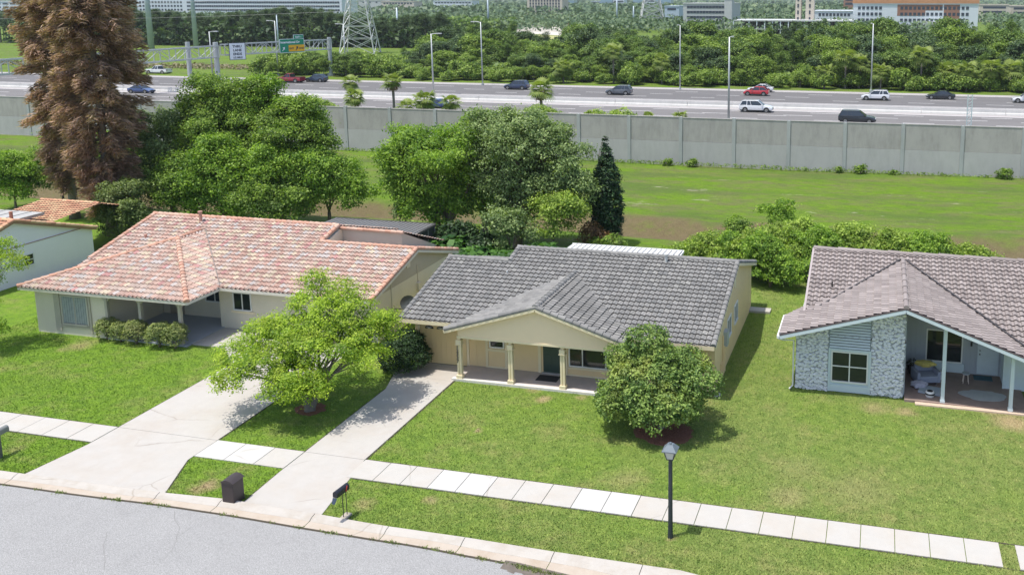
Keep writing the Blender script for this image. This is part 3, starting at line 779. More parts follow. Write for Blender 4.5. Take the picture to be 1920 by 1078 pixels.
for x in (-17.72, -15.0):
    mb = MB(); z = 1.85 if x < -17 else 1.88
    mb.box(x-.07, x+.07, 36.42, 36.56, z+.17, z+.20); mb.box(x-.07, x+.07, 36.42, 36.56, z-.12, z-.09)
    for dx in (-.065, .065):
        for y in (36.425, 36.555): mb.box(x+dx-.01, x+dx+.01, y-.01, y+.01, z-.09, z+.17)
    mb.box(x-.03, x+.03, 36.56, 36.6, z, z+.1); l = mb.build('wall_lantern', LAMPG, house)
    mb = MB(); mb.box(x-.05, x+.05, 36.44, 36.54, z-.088, z+.168); mb.build('lantern_glass', FROST, l)
mat_ = MB(); mat_.box(-14.62, -13.62, 35.72, 36.32, 0.101, 0.118)
o = mat_.build('doormat', plain('black_rubber', (0.02, 0.021, 0.024), 0.9, var=0.3, vs=30)); tag(o, 'black doormat on the porch floor in front of the dark green door', 'doormat')

def patio_roof(name, x0, x1, y0, y1, z0, z1, label, n, post=True, cols=((0.62, 0.62, 0.60), (0.16, 0.16, 0.17)), screen=False):
    root = empty(name, ((x0+x1)/2, (y0+y1)/2, 0), 0, label, 'patio roof')
    mb = MB(); L = (x1-x0)/n
    for k in range(n):
        a = x0+k*L
        mb.extr([(a, y0, z0), (a+L*.72, y0, z0), (a+L*.72, y1, z1), (a, y1, z1)], (0, 0, .02), cols[0])
        mb.extr([(a+L*.72, y0, z0-.05), (a+L, y0, z0-.05), (a+L, y1, z1-.05), (a+L*.72, y1, z1-.05)], (0, 0, .02), cols[1])
        for q in (a, a+L*.72): mb.extr([(q-.012, y0, z0-.05), (q+.012, y0, z0-.05), (q+.012, y1, z1-.05), (q-.012, y1, z1-.05)], (0, 0, .085), cols[0])
    mb.build('roof_panel', colattr('ribbed_metal', 0.5, 0.15, 3, 0), root)
    mb = MB(); mb.box(x0-.05, x1+.05, y1, y1+.06, z1-.12, z1+.06); mb.box(x1, x1+.06, y0, y1, z1-.12, z1+.02); mb.build('frame', WHITE if not screen else SOFT_DARK, root)
    for x in (x0+.1, (x0+x1)/2, x1-.1): MB().box(x-.04, x+.04, y1-.12, y1-.04, 0, z1-.06).build('post', WHITE if not screen else SOFT_DARK, root)
    if screen:
        MB().box(x0, x1, y1-.09, y1-.07, 0.05, z1-.1).build('insect_screen', SOFT_DARK, root)
        s = MB()
        for y in [y0+(y1-y0)*k/4 for k in range(5)]: s.box(x1-.05, x1, y-.03, y+.03, 0, z1-.1)
        s.build('screen_frame', plain('grey_frame', (0.3, 0.3, 0.3)), root)
        MB().box(x1-.03, x1-.02, y0, y1, 0.02, z1-.1).build('insect_screen', plain('screen_mesh', (0.04, 0.045, 0.045), 0.8), root)
    return root
patio_roof('patio_roof', -17.75, -10.95, 47.75, 49.9, 2.42, 2.36, 'ribbed white metal patio roof behind the yellow house', 22)
patio_roof('patio_roof', -35.5, -28.2, 48.75, 52.35, 2.42, 2.36, 'ribbed metal patio roof with dark screen walls behind the orange tile house', 24, cols=((0.17, 0.17, 0.175), (0.42, 0.42, 0.42)), screen=True)

# ================================================================== the cream house with the orange tile roof (left)
OR_T = [((0.455, 0.315, 0.258), 7), ((0.46, 0.358, 0.30), 6), ((0.45, 0.40, 0.37), 3), ((0.425, 0.275, 0.222), 3), ((0.52, 0.43, 0.32), 3), ((0.44, 0.24, 0.22), 1)]
OR_C = [((0.50, 0.28, 0.20), 3), ((0.52, 0.34, 0.26), 2)]
MO = colattr('orange_tile', 0.85, 0.18, 5, 0.3, dirt=0.16)
CRM = plain('cream_stucco', (0.66, 0.60, 0.48), 0.85, var=0.04, vs=2, bmp=0.2, bs=30, dirt=0.10)
TAU = plain('taupe_trim', (0.42, 0.385, 0.32), 0.6)
lh = empty('cream_house', (-33, 42, 0), 0, 'cream house with mottled orange clay tile roof and hipped porch wing', 'house')
def zl(y): return 2.5+S*(y-37.5)
LX0, LXM, LX1 = -41.95, -29.55, -23.75
R1, R2 = 43.8, 42.1
A1 = [(LX0, 37.5, zl(37.5)), (LXM, 37.5, zl(37.5)), (LXM, R1, zl(R1)), (LX0, R1, zl(R1))]
A2 = [(LXM, 37.5, zl(37.5)), (LX1, 37.5, zl(37.5)), (LX1, R2, zl(R2)), (LXM, R2, zl(R2))]
B1 = [(LXM, 50.1, 2.5), (LX0, 50.1, 2.5), (LX0, R1, zl(R1)), (LXM, R1, zl(R1))]
B2 = [(LX1, 46.7, 2.5), (LXM, 46.7, 2.5), (LXM, R2, zl(R2)), (LX1, R2, zl(R2))]
wx0, wx1, wy = -42.5, -32.35, 35.22
wxc = (wx0+wx1)/2; wz = 2.5+(wx1-wxc)*S; wa = wy+5.3; wb = 37.5+(wz-2.5)/S
W1 = [(wx0, wy, 2.5), (wx1, wy, 2.5), (wxc, wa, wz)]
W2 = [(wx1, wy, 2.5), (wx1, 37.5, 2.5), (wxc, wb, wz), (wxc, wa, wz)]
W3 = [(wx0, 37.5, 2.5), (wx0, wy, 2.5), (wxc, wa, wz), (wxc, wb, wz)]
r = random.Random(5)
bms = [roof_tiles(q, (LX0, 37.5, 2.5), OR_T, r, tw=0.25, cl=0.36, amp=.052, gap=(.12, .065, .05), side=.014) for q in (A1, A2)]+[roof_tiles(q, q[0], OR_T, r, k=4) for q in (B1, B2)]
bms += [roof_tiles(q, q[0], OR_T, r, tw=0.25, cl=0.36, amp=.052, lift=.05 if q is W1 else .03, gap=(.12, .065, .05), side=.014 if q is W1 else .008) for q in (W1, W2, W3)]
roof = merge_bm('roof', bms, MO, lh)
mb = []
for a, b in (((LX0, R1, zl(R1)), (LXM, R1, zl(R1))), ((LXM, R2, zl(R2)), (LX1, R2, zl(R2))), ((LXM-.05, R2, zl(R2)), (LXM-.05, R1, zl(R1))), ((LX1-.06, 37.45, 2.49), (LX1-.06, R2, zl(R2))), ((LX1-.06, 46.7, 2.5), (LX1-.06, R2, zl(R2))),
             ((LX0+.06, 39.0, zl(39.0)), (LX0+.06, R1, zl(R1))), ((wx0, wy, 2.5), (wxc, wa, wz)), ((wx1, wy, 2.5), (wxc, wa, wz)), ((wxc, wa, wz), (wxc, wb, wz))):
    caps(mb, a, b, OR_C, r, 0.125)
[q_.build('ridge_cap', MO, roof) for q_ in mb]
mb = MB()
for q in (A1, A2, B1, B2, W1, W2, W3): deck(mb, q, 0.06, 0.08)
mb.build('roof_deck', TAU, lh)
MB().bar(Vector((wx1, 37.5, 2.60)), Vector((wxc+.1, wb-.1, wz+.09)), .04, .02).build('valley_flashing', plain('grey_flashing', (.20, .17, .15), .6), roof)
mb = MB()
mb.box(wx0, wx1, wy-.03, wy, 2.33, 2.47); mb.box(wx1, wx1+.03, wy-.03, 37.47, 2.33, 2.47); mb.box(wx1+.03, LX1, 37.44, 37.47, 2.33, 2.47)
mb.bar((LX1+.03, 37.5, 2.36), (LX1+.03, R2, zl(R2)-.14), .04, .14); mb.bar((LX1+.03, 46.7, 2.36), (LX1+.03, R2, zl(R2)-.14), .04, .14)
mb.build_each('fascia', plain('cream_fascia', (0.62, 0.58, 0.50), 0.6), lh)
mb = MB()
mb.box(-41.95, -37.65, 35.62, 39.3, 0, 2.36)                     # front wing room
mb.box(-41.7, LXM-.1, 39.35, 49.8, 0, 2.38); mb.box(-33.1, -23.95, 38.25, 46.4, 0, 2.39)
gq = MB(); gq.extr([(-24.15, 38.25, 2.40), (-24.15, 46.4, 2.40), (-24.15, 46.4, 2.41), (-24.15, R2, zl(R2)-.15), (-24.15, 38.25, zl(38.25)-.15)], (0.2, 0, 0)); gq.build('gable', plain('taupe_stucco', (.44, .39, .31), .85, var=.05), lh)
mb.extr([(LXM+.1, R2, zl(R2)-.2), (LXM+.1, R1, zl(R1)-.2), (LXM+.1, 46.6, 2.4), (LXM+.1, R2, 2.4)], (-0.2, 0, 0))
mb.build('wall', CRM, lh)
mb = MB(); mb.box(LXM+.02, -25.75, 43.95, 44.1, 2.3, 4.12); mb.extr([(-25.9, 44.1, 2.3), (-25.9, 48.0, 2.3), (-25.9, 44.1, 4.05)], (.15, 0, 0)); rw = mb.build('rear_wall', plain('beige_stucco', (0.50, 0.45, 0.38), 0.8, var=0.04), lh)
rq = [(-25.6, 48.6, 2.42), (LXM-.2, 48.6, 2.42), (LXM-.2, 43.9, 4.14), (-25.6, 43.9, 4.14)]
merge_bm('rear_roof', [roof_tiles(rq, rq[0], OR_T, r, k=4)], MO, rw); mb = []; caps(mb, (LXM-.2, 43.88, 4.16), (-25.6, 43.88, 4.13), OR_C, r, .11); mb[0].build('roof_edge', MO, rw)
mb = MB(); mb.box(-37.65, -32.9, 35.55, 39.34, 0, .08); mb.build('porch_floor', plain('blue_grey_floor', (0.34, 0.36, 0.40), 0.7, var=0.08), lh)
mb = MB(); mb.box(-32.9, -30.6, 35.9, 38.2, 0, .05); mb.build('step', CONC_D, lh)
for x, y in ((-37.55, 35.66), (-35.62, 35.75), (-33.25, 35.72)):
    mb = MB(); mb.box(x-.075, x+.075, y-.075, y+.075, .08, 2.25); mb.box(x-.32, x+.32, y-.07, y+.07, 2.255, 2.34)
    for s in (-1, 1): mb.bar((x+s*.07, y, 2.0), (x+s*.28, y, 2.25), .1, .09)
    mb.build('post', TAU, lh)
mb = MB(); mb.box(-37.6, wx1-.2, 35.62, 35.76, 2.345, 2.40); mb.box(-33.3, -33.15, 35.76, 38.25, 2.345, 2.40); mb.build('porch_beam', TAU, lh)
CURT = plain('grey_curtain', (0.42, 0.46, 0.46), 0.9, var=0.15, vs=6)
window(lh, (-40.25, 35.62, .62), (1, 0, 0), 1.5, 1.42, plain('taupe_frame', (0.44, 0.41, 0.35), 0.6), GLASS, (0.5,), (), n=(0, -1, 0), fw=.09, curtain=CURT, label='wide curtained window of the front wing')
mb = MB(); mb.box(-40.75, -40.4, 35.57, 35.617, .18, 2.36); mb.box(-40.4, -38.6, 35.575, 35.617, .40, .5); mb.box(-38.62, -38.5, 35.57, 35.617, .18, 2.36)
mb.build_each('trim', TAU, lh)
window(lh, (-32.2, 38.25, 1.12), (1, 0, 0), .98, .86, WHITE, GLASS, (0.5,), (), n=(0, -1, 0), label='small sliding window right of the porch')
mb = MB(); mb.box(-32.4, -31.0, 38.2, 38.249, .92, 1.03); mb.build('window_sill', CREAM, lh)
window(lh, (-34.85, 39.35, 1.0), (1, 0, 0), 1.1, .95, WHITE, GLASS_B, (0.5,), (), n=(0, -1, 0), label='shaded window at the back of the porch')
mb = MB(); mb.box(-33.098, -33.12, 38.5, 39.2, .1, 2.1); mb.build('door', plain('dark_screen_door', (0.03, 0.03, 0.035), 0.5), lh)
mb = MB(); mb.box(-37.2, -36.3, 39.31, 39.349, .1, 2.15); mb.build('door', plain('tan_door', (0.35, 0.30, 0.24), 0.6), lh)
mb = MB(); mb.box(-23.949, -23.9, 41.2, 41.55, 3.0, 3.5); mb.build('gable_vent', CRM, lh)
mb = MB()
for y in (39.6, 42.3): mb.tube([(-23.92, y, 0), (-23.92, y, 2.9)], .022, 6)
mb.box(-23.95, -23.8, 42.15, 42.45, 1.5, 1.9); mb.build_each('conduit', CRM, lh)
mb = MB(); mb.tube([(-38.2, 43.2, 4.0), (-38.2, 43.2, 4.75)], .09, 10, True, (0.45, .26, .2)); mb.tube([(-38.2, 43.2, 4.75), (-38.2, 43.2, 4.82)], .13, 10, True, (0.45, .26, .2)); mb.build('vent_pipe', MO, lh)
mb = MB(); mb.tube([(-40.3, 41.3, 3.5), (-40.3, 41.3, 3.8)], .08, 10, True, (0.5, .26, .2)); mb.build('vent_pipe', MO, lh)
mb = MB()
c0 = Vector((-22.9, 39.4, 1.75)); dd = Vector((0.5, -0.7, 0.5)).normalized(); uu = dd.cross(Vector((0, 0, 1))).normalized(); vv = uu.cross(dd)
rings = [[tuple(c0+dd*(0.16*(k/4)**2)+(uu*math.cos(t)+vv*math.sin(t))*(0.02+0.38*k/4)) for t in [2*math.pi*i/16 for i in range(16)]] for k in range(5)]
mb.loft(rings, False); mb.tube([(-23.95, 39.4, 1.4), (-23.3, 39.4, 1.45), c0], .025, 6); mb.tube([tuple(c0), tuple(c0+dd*.45)], .015, 5)
mb.build('satellite_dish', plain('dark_dish', (0.06, 0.07, 0.07), 0.5), lh)

# ================================================================== the pale blue house (right)
TP_T = [((0.262, 0.226, 0.212), 6), ((0.28, 0.242, 0.228), 4), ((0.244, 0.208, 0.196), 3)]
MTP = colattr('taupe_tile', 0.8, 0.18, 8, 0.25)
BLU = plain('pale_blue_paint', (0.56, 0.64, 0.67), 0.7, var=0.03)
BLU2 = plain('blue_grey_siding', (0.40, 0.43, 0.47), 0.75, var=0.05)
rh = empty('pale_blue_house', (3, 42, 0), 0, 'pale blue house with taupe tile roof and white stone cladding', 'house')
def zr(y): return 2.5+S*(y-37.9)
RX0, RX1 = -3.0, 14.0; RR = 44.7
M1 = [(RX0, 37.9, zr(37.9)), (1.45, 37.9, zr(37.9)), (1.45, RR, zr(RR)), (RX0, RR, zr(RR))]
M1b = [(6.3, 37.9, zr(37.9)), (RX1, 37.9, zr(37.9)), (RX1, RR, zr(RR)), (1.45, RR, zr(RR)), (1.45, 43.9, zr(43.9))]
M2 = [(RX1, 51.5, 2.5), (RX0, 51.5, 2.5), (RX0, RR, zr(RR)), (RX1, RR, zr(RR))]
gxc, gz, gy0 = 1.36, 4.33, 37.0
gyv = 37.9+(gz-2.5)/S
gl = (-3.85, 2.74); gr = (7.6, 2.10)
Gl = [(gl[0], 39.4, gl[1]), (gl[0], gy0, gl[1]), (gxc, gy0, gz), (gxc, gyv, gz)]
Gr = [(gr[0], gy0, gr[1]), (gr[0], 38.2, gr[1]), (gxc, gyv, gz), (gxc, gy0, gz)]
r = random.Random(9)
bms = [roof_tiles(q, M1[0], TP_T, r, tw=0.30, cl=0.36, amp=0.055, gap=(.06, .045, .045), side=.016) for q in (M1, M1b)]+[ roof_tiles(M2, M2[0], TP_T, r, k=4), roof_tiles(Gl, Gl[1], TP_T, r, tw=.30, cl=.34, amp=.02, lift=.07, gap=(.045, .035, .035), side=.03), roof_tiles(Gr, Gr[0], TP_T, r, tw=.30, cl=.34, amp=.02, lift=.07, gap=(.045, .035, .035), side=.03)]
roof = merge_bm('roof', bms, MTP, rh)
mb = []
caps(mb, (RX0, RR, zr(RR)), (RX1, RR, zr(RR)), TP_T, r, .14, 1.2, .05); caps(mb, (gxc, gy0-.03, gz), (gxc, gyv, gz), TP_T, r, .11, .9, .05)
[q_.build('ridge_cap', MTP, roof) for q_ in mb]
mb = MB()
for a_, b_ in (((gxc+.12, gyv-.15, gz-.0), (6.9, 37.35, 2.40)), ((gxc-.12, gyv-.1, gz-.0), (-2.9, 39.0, 2.98))): mb.bar(Vector(a_)+Vector((0, 0, .07)), Vector(b_)+Vector((0, 0, .07)), .09, .03)
mb.build('valley_flashing', plain('dark_flashing', (.05, .045, .045), .6), roof)
mb = MB(); mb.bar((RX0-.02, 39.2, zr(39.2)+.03), (RX0-.02, RR, zr(RR)+.03), .10, .12); mb.build('rake_trim', plain('mauve_trim', (0.36, 0.31, 0.30), 0.5), rh)
mb = MB()
for q in (M1, M1b, M2): deck(mb, q, .05, .08)
for q in (Gl, Gr): deck(mb, q, .05, .07)
mb.build('roof_deck', BLU, rh)
mb = MB()
mb.bar((gl[0], gy0-.03, gl[1]-.12), (gxc, gy0-.03, gz-.12), .05, .15); mb.bar((gxc, gy0-.03, gz-.12), (gr[0], gy0-.03, gr[1]-.12), .05, .15)
mb.bar((gxc+.2, gy0+.62, gz-.34), (6.0, gy0+.62, 2.62-.18), .1, .2)
mb.build_each('fascia', BLU, rh)
mb = MB(); mb.bar((gl[0], gy0-.035, gl[1]-.015), (gxc, gy0-.035, gz-.015), .05, .05); mb.bar((gxc, gy0-.035, gz-.015), (gr[0], gy0-.035, gr[1]-.015), .05, .05); mb.build('drip_edge', plain('dark_edge', (0.10, .075, .075), .5), rh)
mb = MB(); mb.box(gl[0]-.12, gl[0]-.02, gy0-.05, 39.6, gl[1]-.17, gl[1]-.05); mb.tube([(gl[0]-.07, gy0+.05, gl[1]-.2), (gl[0]+.1, 37.5, gl[1]-.42), (-3.32, 37.85, 2.2), (-3.32, 37.85, .12), (-3.45, 37.6, .05)], .035, 8)
mb.build('gutter', WHITE, rh)
def ug(x): return (gl[1]+(x-gl[0])*(gz-gl[1])/(gxc-gl[0]) if x <= gxc else gz-(x-gxc)*(gz-gr[1])/(gr[0]-gxc))-.15
FY = 37.9
mb = MB()
mb.extr([(-1.80, FY, 0), (0.0, FY, 0), (0.0, FY, ug(0.0)), (-1.80, FY, ug(-1.8))], (0, .15, 0))
mb.extr([(-3.22, FY+.01, 0), (-1.81, FY+.01, 0), (-1.81, FY+.01, ug(-1.81)), (-3.22, FY+.01, ug(-3.22))], (0, .15, 0))
mb.extr([(.01, FY+.01, 0), (1.40, FY+.01, 0), (1.40, FY+.01, ug(1.4)-.02), (.01, FY+.01, ug(.01))], (0, .15, 0))
mb.box(-3.22, -3.07, FY+.17, 43, 0, 2.55); mb.box(-2.6, 13, 43.1, 51, 0, 2.42)
mb.build('wall', BLU, rh)
mb = MB(); mb.box(1.30, 1.45, FY+.17, 40.98, 0, 3.6)
mb.box(1.46, 5.9, 41.0, 41.15, 0, 3.3)
x = 1.6
while x < 5.8: mb.box(x, x+.035, 40.975, 41.0, .25, 3.2 if not 2.35 < x < 4.1 else .26); x += .2
y = 38.2
while y < 40.9: mb.box(1.45, 1.47, y, y+.035, .1, 3.5); y += .2
mb.build('porch_wall', BLU2, rh)
mb = MB(); mb.box(5.72, 9.5, 39.7, 42.9, .05, 2.6); mb.box(5.66, 5.72, 39.66, 39.76, .05, 2.6); mb.build('side_wall', BLU, rh)
window(rh, (6.75, 39.7, .25), (1, 0, 0), 1.3, 1.75, WHITE, GLASS, (.5,), (), n=(0, -1, 0), label='tall window cut by the right edge')
# rough white stone cladding, every stone its own lump
STN = plain('white_stone', (0.70, 0.71, 0.73), 0.8, var=0.12, vs=8, bmp=.6, bs=25)
GROUT = plain('grey_mortar', (0.36, 0.37, 0.385), 0.95, var=.2, vs=10)
rs = random.Random(21)
for (x0, x1) in ((-3.22, -1.81), (.01, 1.40)):
    b_ = MB(); b_.extr([(x0, FY-.03, 0), (x1, FY-.03, 0), (x1, FY-.03, ug(x1)-.05), (x0, FY-.03, ug(x0)-.05)], (0, .04, 0)); back_ = b_.build('stone_backing', GROUT, rh)
    mb = MB(); pts = []
    for _ in range(3000):
        x = rs.uniform(x0+.05, x1-.05); z = rs.uniform(.03, ug(x)-.1)
        if all((x-a)**2+((z-b)*1.15)**2 > .0150 for a, b in pts): pts.append((x, z))
        if len(pts) > 420: break
    pts.sort()
    for (x, z) in pts:
        n = rs.choice((5, 6, 7)); a0 = rs.uniform(0, 6.28); rot = rs.uniform(-.6, .6); ring0 = []; ring1 = []
        for i in range(n):
            t = a0+2*math.pi*i/n; rr = .098*rs.uniform(.75, 1.15); dx = math.cos(t)*rr*1.25; dz = math.sin(t)*rr*.8
            dx, dz = dx*math.cos(rot)-dz*math.sin(rot), dx*math.sin(rot)+dz*math.cos(rot)
            px_ = min(max(x+dx, x0), x1); ring0.append((px_, FY-.028, z+dz)); ring1.append((x+dx*.74, FY-.028-rs.uniform(.03, .09), z+dz*.74+rs.uniform(-.01, .01)))
        mb.loft([ring0, ring1], True)
    mb.build('stone_cladding', STN, back_)
# louvred siding above the window and corrugated panel
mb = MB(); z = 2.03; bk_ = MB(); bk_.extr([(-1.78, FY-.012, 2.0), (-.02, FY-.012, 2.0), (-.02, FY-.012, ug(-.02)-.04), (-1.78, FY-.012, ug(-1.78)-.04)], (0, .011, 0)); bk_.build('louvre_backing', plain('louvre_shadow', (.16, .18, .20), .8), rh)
while z < 3.45:
    xa = -1.76; xb = -.04
    if ug(xa) < z+.12: xa = gl[0]+(z+.12+.15-gl[1])*(gxc-gl[0])/(gz-gl[1])
    if xa < xb-.1: mb.extr([(xa, FY-.055, z), (xa, FY-.045, z-.01), (xa, FY-.014, z+.06), (xa, FY-.022, z+.068)], (xb-xa, 0, 0))
    z += .125
mb.build('louvred_siding', plain('silver_siding', (0.56, 0.62, 0.66), .55), rh)
mb = MB()
for x in (-1.80, -.08): mb.box(x, x+.10, FY-.06, FY-.001, .02, 2.0)
mb.box(-1.695, -.085, FY-.06, FY-.001, .04, .34); mb.box(-1.695, -.085, FY-.07, FY-.001, 1.90, 1.99); mb.build_each('trim', BLU, rh)
window(rh, (-1.62, FY, .52), (1, 0, 0), 1.46, 1.30, WHITE, GLASS, (0.5,), (0.52,), n=(0, -1, 0), label='four pane window between the stone panels')
window(rh, (2.50, 41.0, .62), (1, 0, 0), 1.50, 1.42, WHITE, GLASS, (0.5,), (), n=(0, -1, 0), label='large window at the back of the porch')
mb = MB(); mb.box(2.3, 4.15, 40.93, 40.999, .12, .5); mb.box(2.3, 4.15, 40.92, 40.999, .505, .55); mb.build_each('trim', BLU, rh)
mb = MB(); mb.box(4.70, 5.62, 40.94, 40.998, .16, 2.12); d2 = mb.build('door', plain('pale_door', (0.55, 0.62, 0.66), .5), rh)
mb = MB(); mb.disc((4.8, 40.92, 1.1), (0, 1, 0), .03, .05); mb.disc((4.8, 40.92, 1.28), (0, 1, 0), .025, .04); mb.build('handle', CAR, d2)
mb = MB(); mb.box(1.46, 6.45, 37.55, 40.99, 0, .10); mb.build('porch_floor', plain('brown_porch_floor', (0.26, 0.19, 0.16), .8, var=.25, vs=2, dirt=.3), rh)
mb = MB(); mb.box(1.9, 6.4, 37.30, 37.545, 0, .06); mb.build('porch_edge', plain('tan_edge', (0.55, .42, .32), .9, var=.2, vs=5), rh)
for x, y in ((3.02, 37.68), (5.72, 37.52)):
    mb = MB(); mb.box(x-.075, x+.075, y-.075, y+.075, .10 if x < 4 else 0, ug(x)+.02); mb.box(x-.1, x+.1, y-.09, y+.09, .101, .2); mb.build('post', BLU, rh)
mb = MB(); mb.box(4.38, 4.46, 40.9, 40.97, 1.45, 1.65); mb.build('wall_lantern', LAMPG, rh)
mb = MB(); mb.tube([(-1.9, 41.5, 3.4), (-1.9, 41.5, 3.85)], .035, 8); mb.build('vent_pipe', LAMPG, rh)

# ================================================================== the white house beyond the cream one (far left)
WG = plain('white_grey_stucco', (0.84, 0.80, 0.85), .8, var=.03)
fl = empty('white_house', (-55, 43, 0), 0, 'white house with orange tile gable half hidden at the left edge', 'house')
FT = [((0.55, 0.31, 0.19), 3), ((0.60, 0.40, 0.24), 3), ((0.47, 0.24, 0.15), 2)]
FX = -49.9
def zz(y): return 3.98-S*1.12*abs(y-41.55)
F1 = [(-62, 37.0, zz(37.0)), (FX, 37.0, zz(37.0)), (FX, 41.55, 3.98), (-62, 41.55, 3.98)]
F2 = [(FX, 47.2, zz(47.2)), (-62, 47.2, zz(47.2)), (-62, 41.55, 3.98), (FX, 41.55, 3.98)]
Hc = (-51.5, 47.6, 4.15)
F3 = [(-50.0, 42.6, 3.75), (-50.0, 49.5, 2.9), (-53.5, 47.3, 4.45), (-53.0, 45.2, 4.3)]
r = random.Random(13)
bms = [roof_tiles(q, q[0], FT, r, k=5) for q in (F1, F2)]
rear = [(FX-.4, 52.4, 2.2), (-55, 52.4, 2.2), (-55, 48.0, 3.55), (FX-.4, 48.0, 3.55)]
hipf = [(-55, 42.6, 2.95), (FX-.4, 42.6, 2.95), (FX-.4, 48.0, 3.55), (-55, 48.0, 3.55)]
bms += [roof_tiles(q, q[0], FT, r, k=5) for q in (rear, hipf)]
roof = merge_bm('roof', bms, MO, fl)
mb = []; caps(mb, (-62, 41.55, 3.98), (FX, 41.55, 3.98), FT, r); caps(mb, (FX, 37, zz(37)), (FX, 41.55, 3.98), FT, r); caps(mb, (FX, 47.2, zz(47.2)), (FX, 41.55, 3.98), FT, r)
caps(mb, (-55, 48.0, 3.55), (FX-.4, 48.0, 3.55), FT, r); [q_.build('ridge_cap', MO, roof) for q_ in mb]
mb = MB(); mb.box(-62, -50.05, 37.4, 47.0, 0, 2.35)
mb.extr([(-50.25, 37.4, 2.351), (-50.25, 46.9, 2.351), (-50.25, 41.55, 3.85)], (.17, 0, 0)); mb.build('wall', WG, fl)
mb = MB(); mb.box(-50.05, -50.02, 37.4, 47.0, 2.30, 2.345); mb.bar((FX+.02, 37.0, zz(37)-.1), (FX+.02, 41.55, 3.86), .04, .12); mb.bar((FX+.02, 47.2, zz(47.2)-.1), (FX+.02, 41.55, 3.86), .04, .12); mb.build_each('trim', plain('brown_red_trim', (.34, .2, .15), .6), fl)
wp = at(39, 488, 1.2); window(fl, (-50.05, 42.05, 1.02), (0, 1, 0), .62, .62, WHITE, GLASS, (), (.5,), n=(1, 0, 0), label='small sash window in the white side wall')
mb = MB(); mb.tube([(-50.9, 42.3, 3.6), (-50.9, 42.3, 4.3)], .10, 10, True, (.4, .2, .14)); mb.build('vent_pipe', MO, fl)
mb = MB(); mb.box(-66, FX-1.1, 42.35, 44.6, 3.55, 3.70); fr = mb.build('flat_roof', plain('pale_grey_felt', (.36, .36, .35), .9, var=.15, vs=2), fl)
mb = MB()
for k in range(16): mb.box(-66+k, -65.96+k, 42.35, 44.6, 3.702, 3.73)
mb.build('roof_seam', plain('felt_seam', (.25, .25, .24), .9), fr)
WORLD_PARTS = False
# ================================================================== noise wall
NW = plain('noise_wall', (0.385, 0.365, 0.345), .9, var=.14, vs=.5, bmp=.5, bs=8, dirt=.45)
NW2 = plain('noise_wall_low', (0.425, 0.415, 0.405), .9, var=.08, vs=.7, bmp=.3, bs=12, dirt=.25)
NP = plain('noise_wall_post', (0.38, 0.39, 0.385), .85, var=.08, vs=1, dirt=.3)
wall = empty('noise_wall', (-30, 89.6, 0), 0, 'long grey concrete noise wall between the grass field and the motorway', 'noise wall')
WORLD_PARTS = True
px0 = -3.31; xs_w = [px0+5.545*k for k in range(-22, 5)]
rw_ = random.Random(4)
for k, (a, b) in enumerate(zip(xs_w, xs_w[1:])):
    h = 4.88+rw_.uniform(-.03, .03)
    lab = None
    mb = MB(); mb.box(a+.19, b-.19, 89.58, 89.74, 2.45, h); mb.box(a+.19, b-.19, 89.55, 89.77, h, h+.07); mb.build('panel', NW, wall)
    mb = MB(); mb.box(a+.19, b-.19, 89.56, 89.75, -.4, 2.43); mb.build('lower_panel', NW2, wall)
for k, a in enumerate(xs_w):
    h = 4.98+rw_.uniform(-.04, .04)
    mb = MB(); mb.box(a-.18, a+.18, 89.50, 89.58, -.4, h); mb.box(a-.06, a+.06, 89.58, 89.76, -.4, h); mb.box(a-.18, a+.18, 89.76, 89.84, -.4, h); mb.build('post', NP, wall)
WORLD_PARTS = False

# ================================================================== motorway
ASP = asphalt('motorway_asphalt', (0.183, 0.174, 0.170), .5, True)
ASP2 = asphalt('motorway_asphalt_far', (0.155, 0.149, 0.148), .5, True)
SHO = asphalt('pale_shoulder', (0.37, 0.345, 0.335), .35, True)
def strip(name, y0, y1, z, m_, x0=-420, x1=160):
    mb = MB(); n = 40
    for k in range(n):
        a = x0+(x1-x0)*k/n; b = x0+(x1-x0)*(k+1)/n
        mb.quad((a, y0, z), (b, y0, z), (b, y1, z), (a, y1, z))
    return struct(name, mb, m_)
strip('motorway', 116, 137.4, 0.0, ASP); strip('motorway', 147.6, 166.0, 0.0, ASP2)
strip('motorway_shoulder', 137.4, 147.6, 0.0, SHO); strip('motorway_shoulder', 166.0, 168.6, 0.0, SHO)
MK = plain('road_paint', (0.62, 0.60, 0.58), .7, var=.15, vs=.8)
def marks(ys, dash=None, wd=.22, x0=-330, x1=60, off=0, z=.005):
    mb = MB()
    for i, y in enumerate(ys):
        if dash:
            x = x0+off+i*3.7
            while x < x1: mb.quad((x, y-wd/2, z), (x+dash[0], y-wd/2, z), (x+dash[0], y+wd/2, z), (x, y+wd/2, z)); x += dash[1]
        else:
            x = x0
            while x < x1: mb.quad((x, y-wd/2, z), (x+10, y-wd/2, z), (x+10, y+wd/2, z), (x, y+wd/2, z)); x += 10
    return struct('road_marking', mb, MK)
marks((123.4, 127.4, 131.4, 132.2, 135.4), (4.2, 12.2)); marks((152.6, 157.0, 161.6), (4.2, 12.2), off=5)
marks((137.2, 148.2, 165.7), None, .35); marks((119.2,), None, .2)
bar = empty('median_barrier', (-60, 139.6, 0), 0, 'low pale concrete barrier along the middle of the motorway', 'barrier')
WORLD_PARTS = True
BC = plain('barrier_concrete', (0.50, 0.49, 0.47), .85, var=.12, vs=.5, dirt=.25)
for k in range(34):
    a = -330+12*k; mb = MB()
    mb.loft([[(x, 139.3, .0), (x, 139.38, .22), (x, 139.55, .35), (x, 139.62, .82), (x, 139.84, .82), (x, 139.9, .35), (x, 140.08, .2), (x, 140.15, 0)] for x in (a+.03, a+11.97)], True)
    mb.build('barrier_section', BC, bar)
WORLD_PARTS = False

